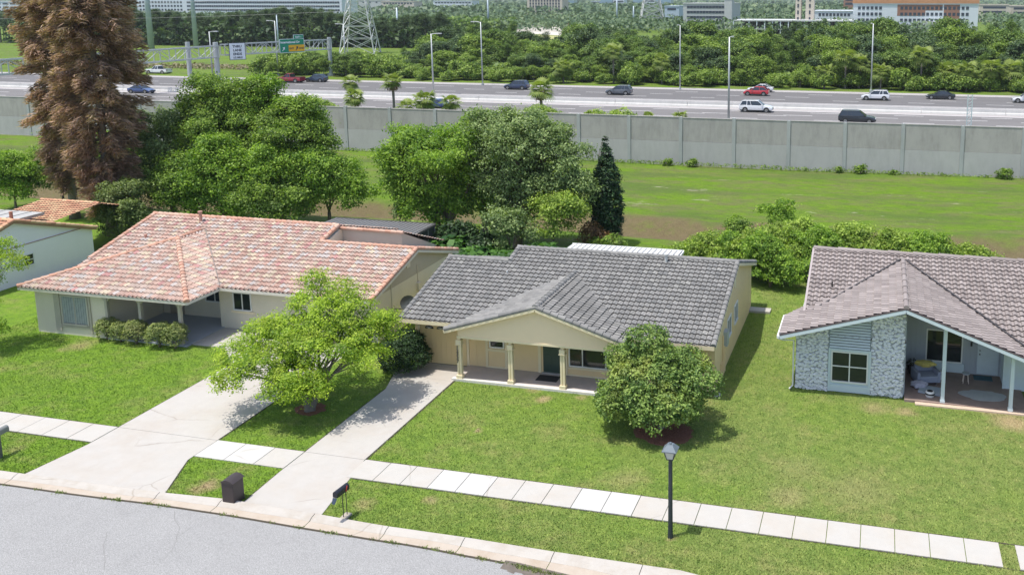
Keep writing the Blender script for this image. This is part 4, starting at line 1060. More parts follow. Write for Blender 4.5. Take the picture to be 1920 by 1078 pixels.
# ------------------------------------------------------------------ vehicles
TYRE = plain('tyre_rubber', (.018, .018, .018), .85)
RIM = glossy('alloy_rim', (.45, .45, .46), .3, .9)
VGL = glossy('vehicle_glass', (.035, .045, .06), .04)
HL = glossy('headlight_glass', (.75, .77, .78), .15); TLM = glossy('tail_light_glass', (.35, .02, .02), .2)
BLK = plain('black_plastic', (.02, .02, .02), .6)
def paint(n_, c): return glossy('paint_'+n_, c, .3, .1, 1.0)
def vehicle(name, kind, pm, loc, heading, label, cat):
    """heading +1 drives to +x, -1 to -x; length along local x, nose at +x"""
    root = empty(name, (loc[0], loc[1], 0.0), 0 if heading > 0 else math.pi, label, cat)
    D = {'suv': (4.7, 1.88, 1.70), 'sedan': (4.8, 1.84, 1.45), 'pickup': (5.8, 1.98, 1.88), 'van': (5.1, 1.98, 1.78), 'hatch': (4.5, 1.84, 1.62)}[kind]
    L, W, H = D; h = W/2; f = L/2
    belt = {'suv': .62, 'sedan': .64, 'pickup': .60, 'van': .60, 'hatch': .62}[kind]*H
    hood = belt-.06 if kind != 'pickup' else belt
    # lower body: stations along x with rounded sections
    if kind == 'pickup': st = [(-f, .45, belt-.04, .94), (-f+.08, .38, belt, 1), (-f*.35, .34, belt, 1), (-.1, .34, belt, 1), (f*.35, .34, belt+.01, 1), (f*.85, .34, hood-.02, .98), (f-.08, .36, hood-.14, .93), (f, .42, hood-.38, .88)]
    elif kind == 'sedan': st = [(-f, .42, belt-.10, .84), (-f+.12, .32, belt, .94), (-f*.6, .28, belt+.02, 1), (0, .27, belt, 1), (f*.45, .28, belt-.03, 1), (f*.8, .28, hood-.13, .96), (f-.12, .3, hood-.26, .88), (f, .38, hood-.40, .78)]
    else: st = [(-f, .45, belt-.02, .86), (-f+.1, .34, belt+.04, .95), (-f*.6, .3, belt+.03, 1), (0, .29, belt, 1), (f*.45, .3, belt-.01, 1), (f*.8, .3, hood-.08, .97), (f-.12, .32, hood-.22, .9), (f, .4, hood-.42, .82)]
    rings = []
    for (x, z0, z1, s) in st:
        a = h*s; m_ = (z0+z1)/2
        rings.append([(x, -a*.93, z0), (x, -a, z0+.12), (x, -a, m_+.05), (x, -a*.965, z1-.05), (x, -a*.86, z1), (x, a*.86, z1), (x, a*.965, z1-.05), (x, a, m_+.05), (x, a, z0+.12), (x, a*.93, z0)])
    b = MB(); b.loft(rings, True)
    if kind == 'pickup':
        pass
    body = b.build('body', pm, root, smooth=False, bevel=0.0)
    # cabin: dark glass block, then roof and pillars in paint
    if kind == 'pickup': cb = (-.55, f*.42, -.42, f*.12)
    elif kind == 'sedan': cb = (-f*.78, f*.42, -f*.38, f*.06)
    elif kind == 'hatch': cb = (-f*.95, f*.42, -f*.62, f*.08)
    else: cb = (-f*.96, f*.48, -f*.80, f*.12)
    x0, x1, t0, t1 = cb; wb_, wt = h*.90, h*.74; z0, z1 = belt-.03, H-.05
    g = MB(); g.loft([[(x0, -wb_, z0), (x1, -wb_, z0), (x1, wb_, z0), (x0, wb_, z0)], [(t0, -wt, z1), (t1, -wt, z1), (t1, wt, z1), (t0, wt, z1)]], True)
    g.build('window', VGL, root)
    rf = MB(); rf.loft([[(t0-.05, -wt-.02, z1-.01), (t1+.05, -wt-.02, z1-.01), (t1+.05, wt+.02, z1-.01), (t0-.05, wt+.02, z1-.01)], [(t0+.08, -wt*.86, H), (t1-.12, -wt*.86, H), (t1-.12, wt*.86, H), (t0+.08, wt*.86, H)]], True)
    rf.build('roof', pm, root)
    p = MB()
    for s in (-1, 1):
        for (xb, xt, wd) in ((x1, t1, .07), (x0, t0, .10), ((x0+x1)/2-.05, (t0+t1)/2-.02, .06)) + (((x0*.6+(x1)*.1, t0*.65, .09),) if kind in ('suv', 'van') else ()):
            p.bar((xb, s*(wb_+.005), z0), (xt, s*(wt+.012), z1), wd, .03, up=(0, 1, 0))
        p.bar((x0, s*(wb_+.004), z0+.02), (x1, s*(wb_+.004), z0+.02), .05, .03)
    p.build('pillar', pm, root)
    wr = .36 if kind != 'sedan' else .335
    if kind == 'pickup': wr = .41
    for sx in (-f*.62, f*.64):
        for s in (-1, 1):
            MB().disc((sx, s*(h-.02), wr+.03), (0, 1, 0), wr+.07, .06, 18).build('wheel_arch', BLK, body)
            wl = MB().disc((sx, s*(h-.10), wr), (0, 1, 0), wr, .24, 18).build('wheel', TYRE, root)
            r_ = MB(); r_.disc((sx, s*(h+.022), wr), (0, 1, 0), wr*.62, .012, 14)
            for k in range(5):
                t = k*1.257; r_.bar((sx, s*(h+.03), wr), (sx+math.cos(t)*wr*.6, s*(h+.03), wr+math.sin(t)*wr*.6), .07, .015, up=(0, 1, 0))
            r_.build('rim', RIM, wl)
    for s in (-1, 1):
        MB().box(f-.30, f-.07, s*h*.60-.18, s*h*.60+.18, hood-.36, hood-.22).build('headlight', HL, root)
        MB().box(-f-.012, -f+.18, s*h*.74-.10, s*h*.74+.10, belt-.30, belt-.10).build('tail_light', TLM, root)
        mr = MB(); mr.box(x1-.35, x1-.15, s*(h+.10)-.09, s*(h+.10)+.09, belt+.01, belt+.16); mr.build('mirror', pm, root)
    MB().box(f-.09, f+.012, -h*.5, h*.5, .42, .60).build('grille', BLK, root)
    MB().box(-f*.9, f*.88, -h*.99, h*.99, .22, .36).build('sill', BLK, root)
    if kind == 'pickup':
        MB().box(-f+.12, -.62, -h*.82, h*.82, belt-.01, belt+.012).build('cargo_bed', BLK, root)
        d = MB(); d.box(-f+.02, -.58, -h*.95, -h*.83, belt, belt+.06); d.box(-f+.02, -.58, h*.83, h*.95, belt, belt+.06); d.box(-f, -f+.1, -h*.95, h*.95, belt, belt+.06); d.build('bed_rail', pm, root)
    if kind in ('suv', 'van'):
        d = MB()
        for s in (-1, 1): d.bar((t0+.1, s*wt*.86, H+.04), (t1-.2, s*wt*.86, H+.04), .04)
        d.build('roof_rail', RIM, root)
    return root
P_WH = paint('white', (.72, .72, .74)); P_RD = paint('red', (.28, .012, .03)); P_R2 = paint('bright_red', (.50, .02, .035)); P_NV = paint('navy', (.02, .035, .09))
P_BK = paint('black', (.02, .022, .03)); P_GY = paint('grey', (.09, .10, .12)); P_BL = paint('dark_blue', (.03, .055, .10)); P_MB = paint('blue', (.02, .05, .17))
cars = [('pickup_truck', 'pickup', P_WH, (298, 139), -1, 'white pickup truck in the far lane behind the dead brown tree', 'pickup truck'),
        ('car', 'sedan', P_MB, (266, 175), 1, 'dark blue car half hidden by the right side of the dead brown tree', 'car'),
        ('pickup_truck', 'pickup', P_RD, (545, 155), -1, 'dark red pickup truck below the green motorway sign', 'pickup truck'),
        ('car', 'hatch', P_BL, (594, 154), -1, 'navy blue car right behind the dark red pickup truck', 'car'),
        ('car', 'suv', P_NV, (969, 168), -1, 'dark navy car with bright roof, left of the big round palm', 'car'),
        ('car', 'suv', P_GY, (1161, 178), -1, 'grey car alone on the far lanes above the pointed dark green tree', 'car'),
        ('car', 'sedan', P_MB, (824, 203), 1, 'dark blue car showing between two short palms behind the wall', 'car'),
        ('car', 'sedan', P_WH, (1426, 172.5), -1, 'white car mostly hidden behind the bright red car', 'car'),
        ('car', 'hatch', P_R2, (1418, 179.5), -1, 'bright red car in front of a white car on the far lanes', 'car'),
        ('car', 'suv', P_WH, (1641, 188), -1, 'white car on the far lanes below a tall lamp post, left of a black car', 'car'),
        ('car', 'sedan', P_BK, (1763, 186), -1, 'black car on the far lanes at the right', 'car'),
        ('car', 'hatch', P_WH, (1924, 193), -1, 'white car cut by the right edge of the picture', 'car'),
        ('car', 'van', P_WH, (1418, 210), 1, 'large white car with dark side windows on the near lanes', 'car'),
        ('car', 'van', P_BK, (1607, 231), 1, 'black car on the nearest lane, its wheels hidden by the wall top', 'car')]
for (n_, k_, pm, px, hd, lb, ct) in cars: vehicle(n_, k_, pm, at(*px), hd, lb, ct)

# ------------------------------------------------------------------ motorway lamp posts, poles, gantry
GALV = plain('galvanised_steel', (.46, .48, .48), .5, .4, var=.12, vs=1)
BSTEEL = plain('blue_grey_steel', (.40, .47, .52), .55, .3, var=.1, vs=.5)
def lamp_post(px, py, top, label, arm=1.6, r0=.16, d=1, name='lamp_post'):
    x, y = at(px, py); root = empty(name, (x, y, 0), 0, label, 'lamp post', 'tall lamp posts along the motorway')
    H = aty(px, top, y)[1]
    MB().tube([(0, 0, 0), (0, 0, H)], [r0, r0*.6], 8).build('pole', GALV, root, smooth=True)
    MB().disc((0, 0, .15), (0, 0, 1), r0*1.9, .3, 10).build('base', GALV, root)
    MB().tube([(0, 0, H-.1), (d*arm*.5, 0, H+.05), (d*arm, 0, H+.05)], .07, 6).build('arm', GALV, root)
    MB().box(min(d*arm*.7, d*arm*1.25), max(d*arm*.7, d*arm*1.25), -.22, .22, H-.03, H+.15).build('lamp_head', plain('lamp_head_grey', (.5, .5, .5), .5), root)
lamp_post(400, 157, 60, 'motorway lamp post beside the white sign, its foot behind the leafy trees')
lamp_post(522, 143, 40, 'lamp post in front of the left edge of the green motorway sign', d=-1)
lamp_post(649, 140, 46, 'lamp post beside the left foot of the lattice power tower', d=-1)
lamp_post(813, 178, 64, 'lamp post standing behind the two short palms near the middle', d=1, r0=.17)
lamp_post(905, 160, 42, 'lamp post on the far grass verge left of the dark navy car', d=-1)
lamp_post(1275, 168, 48, 'slim lamp post against the wood, above the middle of the far lanes', d=-1, r0=.13, arm=.4)
lamp_post(1366, 228, 70, 'nearest tall lamp post rising just behind the wall, left of the red car', d=1, r0=.17, arm=.5)
lamp_post(1633, 172, 45, 'lamp post above the white car on the far lanes at the right', d=-1, r0=.16, arm=.4)
def steel_pole(x, y, H, r0, label, arms=True):
    root = empty('power_pole', (x, y, 0), 0, label, 'power pole', 'steel power poles')
    MB().tube([(0, 0, 0), (0, 0, H)], [r0, r0*.5], 12).build('pole', BSTEEL, root, smooth=True)
    if arms:
        for z in (H-2, H-6, H-10):
            MB().tube([(-3.2, 0, z+.4), (0, 0, z), (3.2, 0, z+.4)], [.1, .18, .1], 6).build('cross_arm', BSTEEL, root)
x, y = at(284, 92); steel_pole(x, y, 34, 1.05, 'thickest blue grey steel power pole right of the dead brown tree')
x, y = at(368, 92); steel_pole(x, y, 34, .85, 'blue grey steel power pole between the dead brown tree and the white sign')
x, y = at(747, 86); steel_pole(x, y, aty(742, 15, y)[1], .55, 'short grey power pole against the dark wood right of the lattice tower', False)
x, y = at(523, 97); steel_pole(x, y, aty(518, 28, y)[1], .32, 'thin wooden grey power pole just behind the green sign lamp post', False)
for (px, py, top, lb) in ((916, 55, -6, 'steel power pole far off above the dark wood in the middle distance'), (1157, 52, -8, 'steel power pole left of the small far lattice tower'), (1188, 50, 12, 'shorter pole right beside the small far lattice tower')):
    x, y = at(px, py); steel_pole(x, y, aty(px, top, y)[1], .7, lb, False)
def lattice(px, py, half, Ht, label, tw=.22, rz=.35, straight=17.0):
    x, y = at(px, py); root = empty('lattice_tower', (x, y, 0), rz, label, 'power tower', 'lattice power towers')
    zs = [0, 4.2, 7.6, 10.6, 13.4, 16, 18.4, 20.6, 22.6, 26, 30, 34]; zs = [z*Ht/34 for z in zs]
    def hw(z): return half*(1-.74*min(1, z/(Ht*.66)))
    br = MB(); cs = ((-1, -1), (1, -1), (1, 1), (-1, 1))
    L4 = []
    for (sx, sy) in cs:
        legs = MB(); L4.append(legs)
        for a, b in zip(zs, zs[1:]): legs.bar((sx*hw(a), sy*hw(a), a), (sx*hw(b), sy*hw(b), b), tw)
    for k, (a, b) in enumerate(zip(zs, zs[1:])):
        for i in range(4):
            p, q = cs[i], cs[(i+1) % 4]
            br.bar((p[0]*hw(a), p[1]*hw(a), a), (q[0]*hw(b), q[1]*hw(b), b), tw*.62); br.bar((q[0]*hw(a), q[1]*hw(a), a), (p[0]*hw(b), p[1]*hw(b), b), tw*.62)
            if k in (1, 2, 4, 6, 8): br.bar((p[0]*hw(a), p[1]*hw(a), a), (q[0]*hw(a), q[1]*hw(a), a), tw*.62)
    T = plain('tower_steel', (.55, .55, .53), .5, .3)
    [q.build('leg', T, root) for q in L4]; br.build('bracing', T, root)
    for z in (Ht*.72, Ht*.86): MB().bar((-half*1.1, 0, z), (half*1.1, 0, z), tw*1.5).build('cross_arm', T, root)
    return root
lattice(676, 101, 5.2, 38, 'tall lattice steel power tower in front of the dark wood', .26)
lattice(1222, 52, 7.5, 46, 'small far lattice power tower above the wood', .45)
# cables
mb = MB()
for (dz, dy) in ((22, 0), (18, 1.5), (15, -1.5), (13, 0)):
    A_ = Vector((-420, 262+dy, dz)); B_ = Vector((-165, 255+dy, dz)); pts = [A_.lerp(B_, t/14)-Vector((0, 0, 3.2*math.sin(math.pi*t/14))) for t in range(15)]
    mb.tube([tuple(p) for p in pts], .035, 4)
o = mb.build('power_cable', plain('cable_grey', (.3, .3, .3), .6)); tag(o, 'thin power cables strung across the dark wood to the lattice tower', 'power cable')

# sign gantry across the motorway
G0 = Vector((-131.0, 96, 0)); G1 = Vector((*at(410, 161), 0)); G2 = Vector((*at(621, 142.5), 0)); GP = Vector((*at(358, 160), 0))
def truss(root, A_, B_, zt, zb, dep, n):
    d = (B_-A_).normalized(); s = Vector((d.y, -d.x, 0))*dep/2; up = Vector((0, 0, 1))
    ch = MB(); wb2 = MB()
    c4 = [A_+s+up*zt, A_-s+up*zt, A_+s+up*zb, A_-s+up*zb]; e4 = [B_+s+up*zt, B_-s+up*zt, B_+s+up*zb, B_-s+up*zb]
    for a, b in zip(c4, e4): ch.bar(a, b, .20)
    for k in range(n+1):
        t = k/n; p = [a.lerp(b, t) for a, b in zip(c4, e4)]
        wb2.bar(p[0], p[2], .13); wb2.bar(p[1], p[3], .13); wb2.bar(p[0], p[1], .1); wb2.bar(p[2], p[3], .1)
        if k < n:
            q = [a.lerp(b, (k+1)/n) for a, b in zip(c4, e4)]
            i, j = ((0, 2), (2, 0))[k % 2]
            wb2.bar(p[i], q[j], .10); wb2.bar(p[i+1], q[j+1], .10); wb2.bar(p[0], q[1], .07)
    ch.build('chord', GALV, root); wb2.build('web', GALV, root)
gan = empty('sign_gantry', (G1.x, G1.y, 0), 0, 'grey steel truss gantry carrying road signs across the motorway', 'sign gantry')
WORLD_PARTS = True
zt1 = 7.9
truss(gan, G0, G1, 7.8, 5.6, 1.5, 16); truss(gan, G1+Vector((.4, 1.4, 0)), G2, 8.0, 5.9, 1.4, 11)
for p_, r_ in ((G1, .48), (GP, .44), (G2, .42)):
    mb = MB(); mb.tube([tuple(p_), tuple(p_+Vector((0, 0, 8.5)))], r_, 12); mb.tube([tuple(p_), tuple(p_+Vector((0, 0, .6)))], r_*2, 12); mb.build('gantry_post', GALV, gan)
WORLD_PARTS = False
def road_sign(name, A_, d, w_, h_, z0, face, label, texts, extra=None, proud=1.0):
    K = w_/(4.2 if w_ < 4 else 7.2)
    d = Vector(d).normalized(); nrm = Vector((d.y, -d.x, 0)); A_ = Vector(A_)+nrm*proud
    root = empty(name, (A_.x, A_.y, 0), 0, label, 'road sign'); globals()['WORLD_PARTS'] = True
    def pan(m_, nm, a0, a1, z0_, z1_, off, th=.04, parent=root):
        mb = MB(); p = A_+nrm*off; mb.extr([p+d*a0+Vector((0, 0, z0_)), p+d*a1+Vector((0, 0, z0_)), p+d*a1+Vector((0, 0, z1_)), p+d*a0+Vector((0, 0, z1_))], nrm*th); return mb.build(nm, m_, parent)
    pan(face[1], 'border', 0, w_, z0, z0+h_, 0); pn = pan(face[0], 'sign_panel', .10, w_-.10, z0+.10, z0+h_-.10, .041, .02)
    for (txt, size, a, z, m_, al) in texts:
        p = A_+nrm*.07+d*a+Vector((0, 0, z)); lettering('lettering', txt, size, p, d, (0, 0, 1), m_, pn, .02, align=al)
    if extra: extra(pan, A_, d, nrm, pn)
    globals()['WORLD_PARTS'] = False
    return root
SW = plain('sign_white', (.74, .78, .82), .5, var=.02); SG = plain('sign_green', (.0, .24, .13), .5, var=.03); SY = plain('sign_yellow', (.80, .42, .01), .5, var=.02); SB = plain('sign_black', (.03, .04, .06), .5)
GD_ = (G2-G1).normalized()
wa_ = G1+GD_*1.0+Vector((.4, 1.4, 0))
road_sign('lane_sign', wa_, (GD_.x+.35, GD_.y, 0), 3.1, 3.4, 4.9, (SW, SB), 'white sign reading thru lane ends 1/2 mile on the motorway gantry',
          [('THRU', .66, 1.55, 7.35, SB, 'CENTER'), ('LANE', .66, 1.55, 6.6, SB, 'CENTER'), ('ENDS', .66, 1.55, 5.85, SB, 'CENTER'), ('1/2 MILE', .50, 1.55, 5.2, SB, 'CENTER')])
def green_extra(pan, A_, d, nrm, pn):
    pan(SW, 'border', 3.2, 5.5, 8.52, 9.42, 0); tb = pan(SG, 'exit_tab', 3.28, 5.42, 8.6, 9.34, .041, .02)
    lettering('lettering', 'EXIT 1', .5, A_+nrm*.07+d*4.35+Vector((0, 0, 8.75)), d, (0, 0, 1), SW, tb, .02, align='CENTER')
    y_ = pan(SY, 'exit_only_panel', 2.0, 5.6, 5.95, 7.3, .045, .04)
    lettering('lettering', 'EXIT', .50, A_+nrm*.09+d*2.65+Vector((0, 0, 6.4)), d, (0, 0, 1), SB, y_, .02, align='CENTER')
    lettering('lettering', 'ONLY', .50, A_+nrm*.09+d*4.95+Vector((0, 0, 6.4)), d, (0, 0, 1), SB, y_, .02, align='CENTER')
    for (a, z, m_) in ((3.55, 6.15, SB), (.55, 6.1, SW)):
        mb = MB(); o_ = A_+nrm*.10+d*a+Vector((0, 0, z))
        mb.bar(o_, o_+d*.42+Vector((0, 0, .62)), .14, .02, up=nrm); t_ = o_+d*.58+Vector((0, 0, .86))
        mb.extr([t_, t_-d*.52+Vector((0, 0, -.16)), t_-d*.08+Vector((0, 0, -.62))], nrm*.02); mb.build('arrow', m_, pn)
road_sign('direction_sign', G1+GD_*12.2+Vector((.4, 1.4, 0)), (GD_.x+.12, GD_.y, 0), 5.6, 2.9, 5.7, (SG, SW), 'green motorway sign reading International Dr with a yellow exit only panel',
          [('International Dr', .66, .22, 7.7, SW, 'LEFT')], green_extra)
# small road sign on posts at the right behind the wall (lattice post)
x, y = at(1811, 236); sp = empty('lattice_post', (x, y-4, 0), 0, 'short pale lattice post standing just behind the wall at the right', 'post')
mb = MB()
for s in (-.28, .28): mb.bar((s, 0, 0), (s, 0, 4.6), .12)
for k in range(10): mb.bar((-.28, 0, .4+k*.42), (.28, 0, .82+k*.42), .07)
mb.build('lattice', plain('pale_steel', (.5, .58, .58), .5, .2), sp)

# ================================================================== street furniture in front
x, y = at(1257, 1007)
lp = empty('street_lamp', (x, y, 0), 0, 'black post lamp with square lantern on the verge between pavement and kerb', 'street lamp')
LB = plain('lamp_black', (.045, .055, .065), .45, .3)
mb = MB(); mb.tube([(0, 0, 0), (0, 0, .25), (0, 0, 2.68)], [.09, .078, .065], 12); mb.tube([(0, 0, 2.60), (0, 0, 2.72)], [.05, .085], 12); mb.build('pole', LB, lp, smooth=False)
mb = MB()
mb.loft([[(-.10, -.10, 2.73), (.10, -.10, 2.73), (.10, .10, 2.73), (-.10, .10, 2.73)], [(-.165, -.165, 3.0), (.165, -.165, 3.0), (.165, .165, 3.0), (-.165, .165, 3.0)]], True); mb.build('lantern_glass', glossy('milky_glass', (.55, .55, .5), .35), lp)
mb = MB()
for sx in (-1, 1):
    for sy in (-1, 1): mb.bar((sx*.105, sy*.105, 2.73), (sx*.17, sy*.17, 3.0), .022)
mb.box(-.11, .11, -.11, .11, 2.70, 2.728); mb.build('lantern_frame', LB, lp)
mb = MB(); mb.box(-.235, .235, -.235, .235, 3.002, 3.03)
mb.loft([[(-.225, -.225, 3.031), (.225, -.225, 3.031), (.225, .225, 3.031), (-.225, .225, 3.031)], [(-.09, -.09, 3.20), (.09, -.09, 3.20), (.09, .09, 3.20), (-.09, .09, 3.20)]], True)
mb.tube([(0, 0, 3.2), (0, 0, 3.25)], [.05, .04], 10); mb.build('lantern_cap', plain('cap_grey', (.16, .19, .21), .4, .3), lp)

x, y = at(437, 940)
bn = empty('bin_box', (x, y, 0), 0.0, 'dark brown box shaped bin with curved lid at the kerb corner of the driveway', 'bin')
BRN = plain('dark_brown_plastic', (.045, .034, .034), .5, var=.15)
mb = MB(); mb.box(-.23, .23, -.22, .30, .02, .80); mb.build('body', BRN, bn, bevel=.02)
mb = MB(); mb.loft([[(-.26, yy, .795)]+[(-.26+.52*k/8, yy, .80+.11*math.sin(math.pi*k/8)) for k in range(9)]+[(.26, yy, .795)] for yy in (-.25, .33)], True); mb.build('lid', BRN, bn)
mb = MB(); mb.box(-.20, -.02, -.225, -.221, .78, .80); mb.box(-.25, .25, -.24, .32, 0, .02); mb.build('base', BRN, bn)

x, y = at(649, 969)
mbx = empty('mailbox', (x, y, 0), 0.0, 'black mailbox on two thin posts at the driveway edge', 'mailbox')
MBK = plain('mailbox_black', (.022, .023, .032), .4, .2)
ax_ = Vector((0.10, 1, 0)).normalized(); sx_ = Vector((1, -.10, 0)).normalized()
rings = []
for t in (-.46, .14):
    c = ax_*t+Vector((0, 0, 1.05)); rings.append([tuple(c-sx_*.09+Vector((0, 0, -.10))), tuple(c+sx_*.09+Vector((0, 0, -.10)))]+[tuple(c+sx_*.09*math.cos(a)+Vector((0, 0, .02+.09*math.sin(a)))) for a in [math.pi*k/8 for k in range(9)]])
mb = MB(); mb.loft(rings, True); mb.build('box', MBK, mbx)
mb = MB(); c = ax_*-.46+Vector((0, 0, 1.05)); mb.extr([c-sx_*.085+Vector((0, 0, -.11)), c+sx_*.085+Vector((0, 0, -.11)), c+sx_*.06-ax_*.1+Vector((0, 0, -.27)), c-sx_*.06-ax_*.1+Vector((0, 0, -.27))], -ax_*.012); mb.build('door', plain('mailbox_door', (.03, .045, .07), .4), mbx)
mb = MB(); mb.bar(sx_*.1+ax_*-.05+Vector((0, 0, .97)), sx_*.1+ax_*.02+Vector((0, 0, 1.14)), .03, .012); mb.build('flag', plain('red_flag', (.35, .04, .03), .5), mbx)
for t in (-.12, .06): MB().tube([tuple(ax_*t), tuple(ax_*t+Vector((0, 0, .955)))], .014, 8).build('post', MBK, mbx)
MB().box(-.11, .13, -.20, .16, 0, .075).build('base', plain('rough_base', (.35, .31, .25), .9, var=.3, vs=20), mbx)

x, y = at(1, 858)
m2 = empty('mailbox', (x-.03, y, 0), 0.05, 'grey mailbox on a thick post cut by the left edge', 'mailbox')
MB().box(-.07, .07, -.07, .07, 0, .88).build('post', plain('weathered_wood', (.13, .125, .11), .85, var=.3, vs=12), m2)
rings = []
for t in (-.38, .42):
    rings.append([(-.1, t, .885), (.1, t, .885)]+[(.1*math.cos(a), t, 1.02+.1*math.sin(a)) for a in [math.pi*k/8 for k in range(9)]])
MB().loft(rings, True).build('box', plain('grey_box', (.20, .21, .20), .6, .2), m2)

# ================================================================== things on the blue house's porch
def soft_heap(name, c, r3, m_, label, cat, seed=1, parent=None):
    rr = random.Random(seed); bm = bmesh.new(); bmesh.ops.create_icosphere(bm, subdivisions=4, radius=1)
    ph = [rr.uniform(0, 6) for _ in range(6)]
    for v_ in bm.verts:
        k = 1+.14*math.sin(4*v_.co.x+ph[0])*math.cos(5*v_.co.y+ph[1])+.08*math.sin(9*v_.co.y+ph[2]+4*v_.co.z)+.06*math.sin(11*v_.co.x+ph[3])
        v_.co = Vector((v_.co.x*r3[0]*k, v_.co.y*r3[1]*k, max(-.95, v_.co.z)*r3[2]*k))
    me = bpy.data.meshes.new(name); bm.to_mesh(me); bm.free()
    for p in me.polygons: p.use_smooth = True
    me.materials.append(m_); o = link(name, me, parent); o.location = c
    if label: tag(o, label, cat)
    return o
ch = empty('armchair', (2.42, 39.6, .10), .35, 'blue grey armchair with a yellow throw in the porch corner', 'armchair')
UP = plain('blue_grey_fabric', (.26, .28, .36), .95, var=.15, vs=9, bmp=.4, bs=90)
MB().box(-.42, .42, -.40, .38, .12, .42).build('seat', UP, ch, bevel=.05); MB().box(-.42, .42, .24, .44, .43, .86).build('backrest', UP, ch, bevel=.05)
for s in (-1, 1): MB().box(s*.47-.07, s*.47+.07, -.38, .42, .1, .60).build('armrest', UP, ch, bevel=.03)
for sx in (-.36, .36):
    for sy in (-.33, .33): MB().box(sx-.03, sx+.03, sy-.03, sy+.03, 0, .12).build('leg', SOFT_DARK, ch)
o = soft_heap('throw_blanket', (2.36, 39.72, .92), (.42, .26, .13), plain('yellow_cloth', (.50, .42, .12), .95, var=.2, vs=5, bmp=.4), 'crumpled yellow throw lying over the armchair back', 'blanket', 3)
o = soft_heap('cushion', (2.12, 38.9, .26), (.35, .28, .17), plain('lilac_cloth', (.36, .35, .42), .95, var=.15, vs=8), 'lilac grey floor cushion in front of the armchair', 'cushion', 5)
mb = MB(); mb.extr([(2.05, 38.35, .12), (2.95, 38.15, .12), (3.05, 38.85, .12), (2.2, 39.0, .12)], (0, 0, .10)); o = mb.build('folded_mat', plain('grey_mat', (.30, .34, .38), .9, var=.1)); tag(o, 'flat folded grey mat on the porch floor behind the round pot', 'mat')
bx_ = empty('storage_box', (3.0, 40.15, .10), 0, 'small white storage box beside the armchair', 'box')
MB().box(-.19, .19, -.16, .16, 0, .30).build('body', WHITE, bx_, bevel=.015); MB().box(-.205, .205, -.175, .175, .302, .34).build('lid', WHITE, bx_); MB().box(-.05, .05, -.168, -.1605, .16, .24).build('handle', SOFT_DARK, bx_)
dk = empty('plant_pot', (1.82, 40.45, .10), 0, 'black pot with dark plant in the far porch corner', 'plant pot')
MB().tube([(0, 0, 0), (0, 0, .35)], [.13, .18], 14).build('pot', BLK, dk)
V, F, v = blob_leaves([(0, 0, .45, .22, .22, .16)], 60, .09, 5, .05, seed=4); link('foliage', fastmesh('foliage', V, F, leafmat('dark_pot_leaf', (.02, .03, .015), (.06, .06, .02)), {'v': v}), dk)
x, y = at(1743, 747); kt = empty('round_pot', (x, y, .03), 0, 'round black and white striped pot at the porch edge', 'pot')
for k, (z0, z1, r0, r1, m_) in enumerate(((0, .08, .10, .17, BLK), (.08, .18, .17, .20, WHITE), (.18, .25, .20, .19, BLK), (.25, .32, .19, .16, WHITE))):
    MB().tube([(0, 0, z0), (0, 0, z1)], [r0, r1], 20).build('pot_band', m_, kt)
MB().disc((0, 0, .325), (0, 0, 1), .13, .01, 20).build('opening', BLK, kt)
o = MB().bar((x+.18, y-.02, .05), (x+.42, y-.10, .06), .09, .04).build('toy', plain('orange_plastic', (.75, .25, .03), .5)); tag(o, 'small orange plastic toy beside the round striped pot', 'toy')
st_ = empty('stool', (4.15, 39.95, .10), .2, 'small stool with pale legs near the porch door', 'stool')
MB().disc((0, 0, .44), (0, 0, 1), .17, .035, 16).build('seat', BLU2, st_)
for k in range(4):
    t = k*1.571+.6; MB().tube([(math.cos(t)*.11, math.sin(t)*.11, .42), (math.cos(t)*.17, math.sin(t)*.17, 0)], .018, 6).build('leg', plain('pale_wood', (.62, .50, .42), .6), st_)
mb = MB(); pts = []
rr = random.Random(5)
for k in range(22):
    t = 2*math.pi*k/22; pts.append((4.75+math.cos(t)*(.95+.12*rr.uniform(-1, 1)), 38.75+math.sin(t)*(.52+.08*rr.uniform(-1, 1))))
mb.prism(pts, .101, .112); o = mb.build('rug', plain('pale_grey_rug', (.36, .37, .37), .95, var=.2, vs=4, bmp=.5)); tag(o, 'pale grey irregular rug on the porch floor between the posts', 'rug')
o = MB().box(4.55, 5.35, 40.35, 40.85, .101, .12).build('doormat', plain('teal_mat', (.05, .11, .14), .95, var=.4, vs=20)); tag(o, 'dark teal doormat at the pale door of the blue house', 'doormat')
x, y = at(1293, 1001)
x, y = at(1345, 742); o = MB().box(x-.12, x+.12, y-.10, y+.10, 0, .10).build('ground_box', plain('pale_box', (.45, .47, .45), .7)); tag(o, 'small pale utility box on the grass at the front corner of the yellow house', 'utility box')
# ================================================================== planting near the houses
L_YEL = leafmat('leaf_yellow_green', (.12, .22, .018), (.42, .54, .055), .42, (.38, .38, .06), .30)
L_MAG = leafmat('leaf_glossy', (.05, .11, .025), (.27, .38, .09), .25, (.40, .42, .09), .5)
L_DRK = leafmat('leaf_dark', (.012, .035, .012), (.055, .105, .03), .2)
L_MID = leafmat('leaf_mid', (.07, .14, .022), (.29, .41, .065), .35, (.17, .20, .09), .4)
L_GRN = leafmat('leaf_fresh', (.09, .18, .025), (.33, .48, .065), .38)
L_GRY = leafmat('leaf_grey_green', (.09, .15, .05), (.33, .42, .16), .3)
L_HED = leafmat('leaf_hedge', (.08, .13, .03), (.42, .46, .17), .3, (.28, .24, .12), .4)
L_COP = leafmat('leaf_copper', (.10, .06, .03), (.28, .16, .07), .3)
L_CYP = leafmat('leaf_cypress', (.010, .035, .015), (.045, .10, .03), .15)
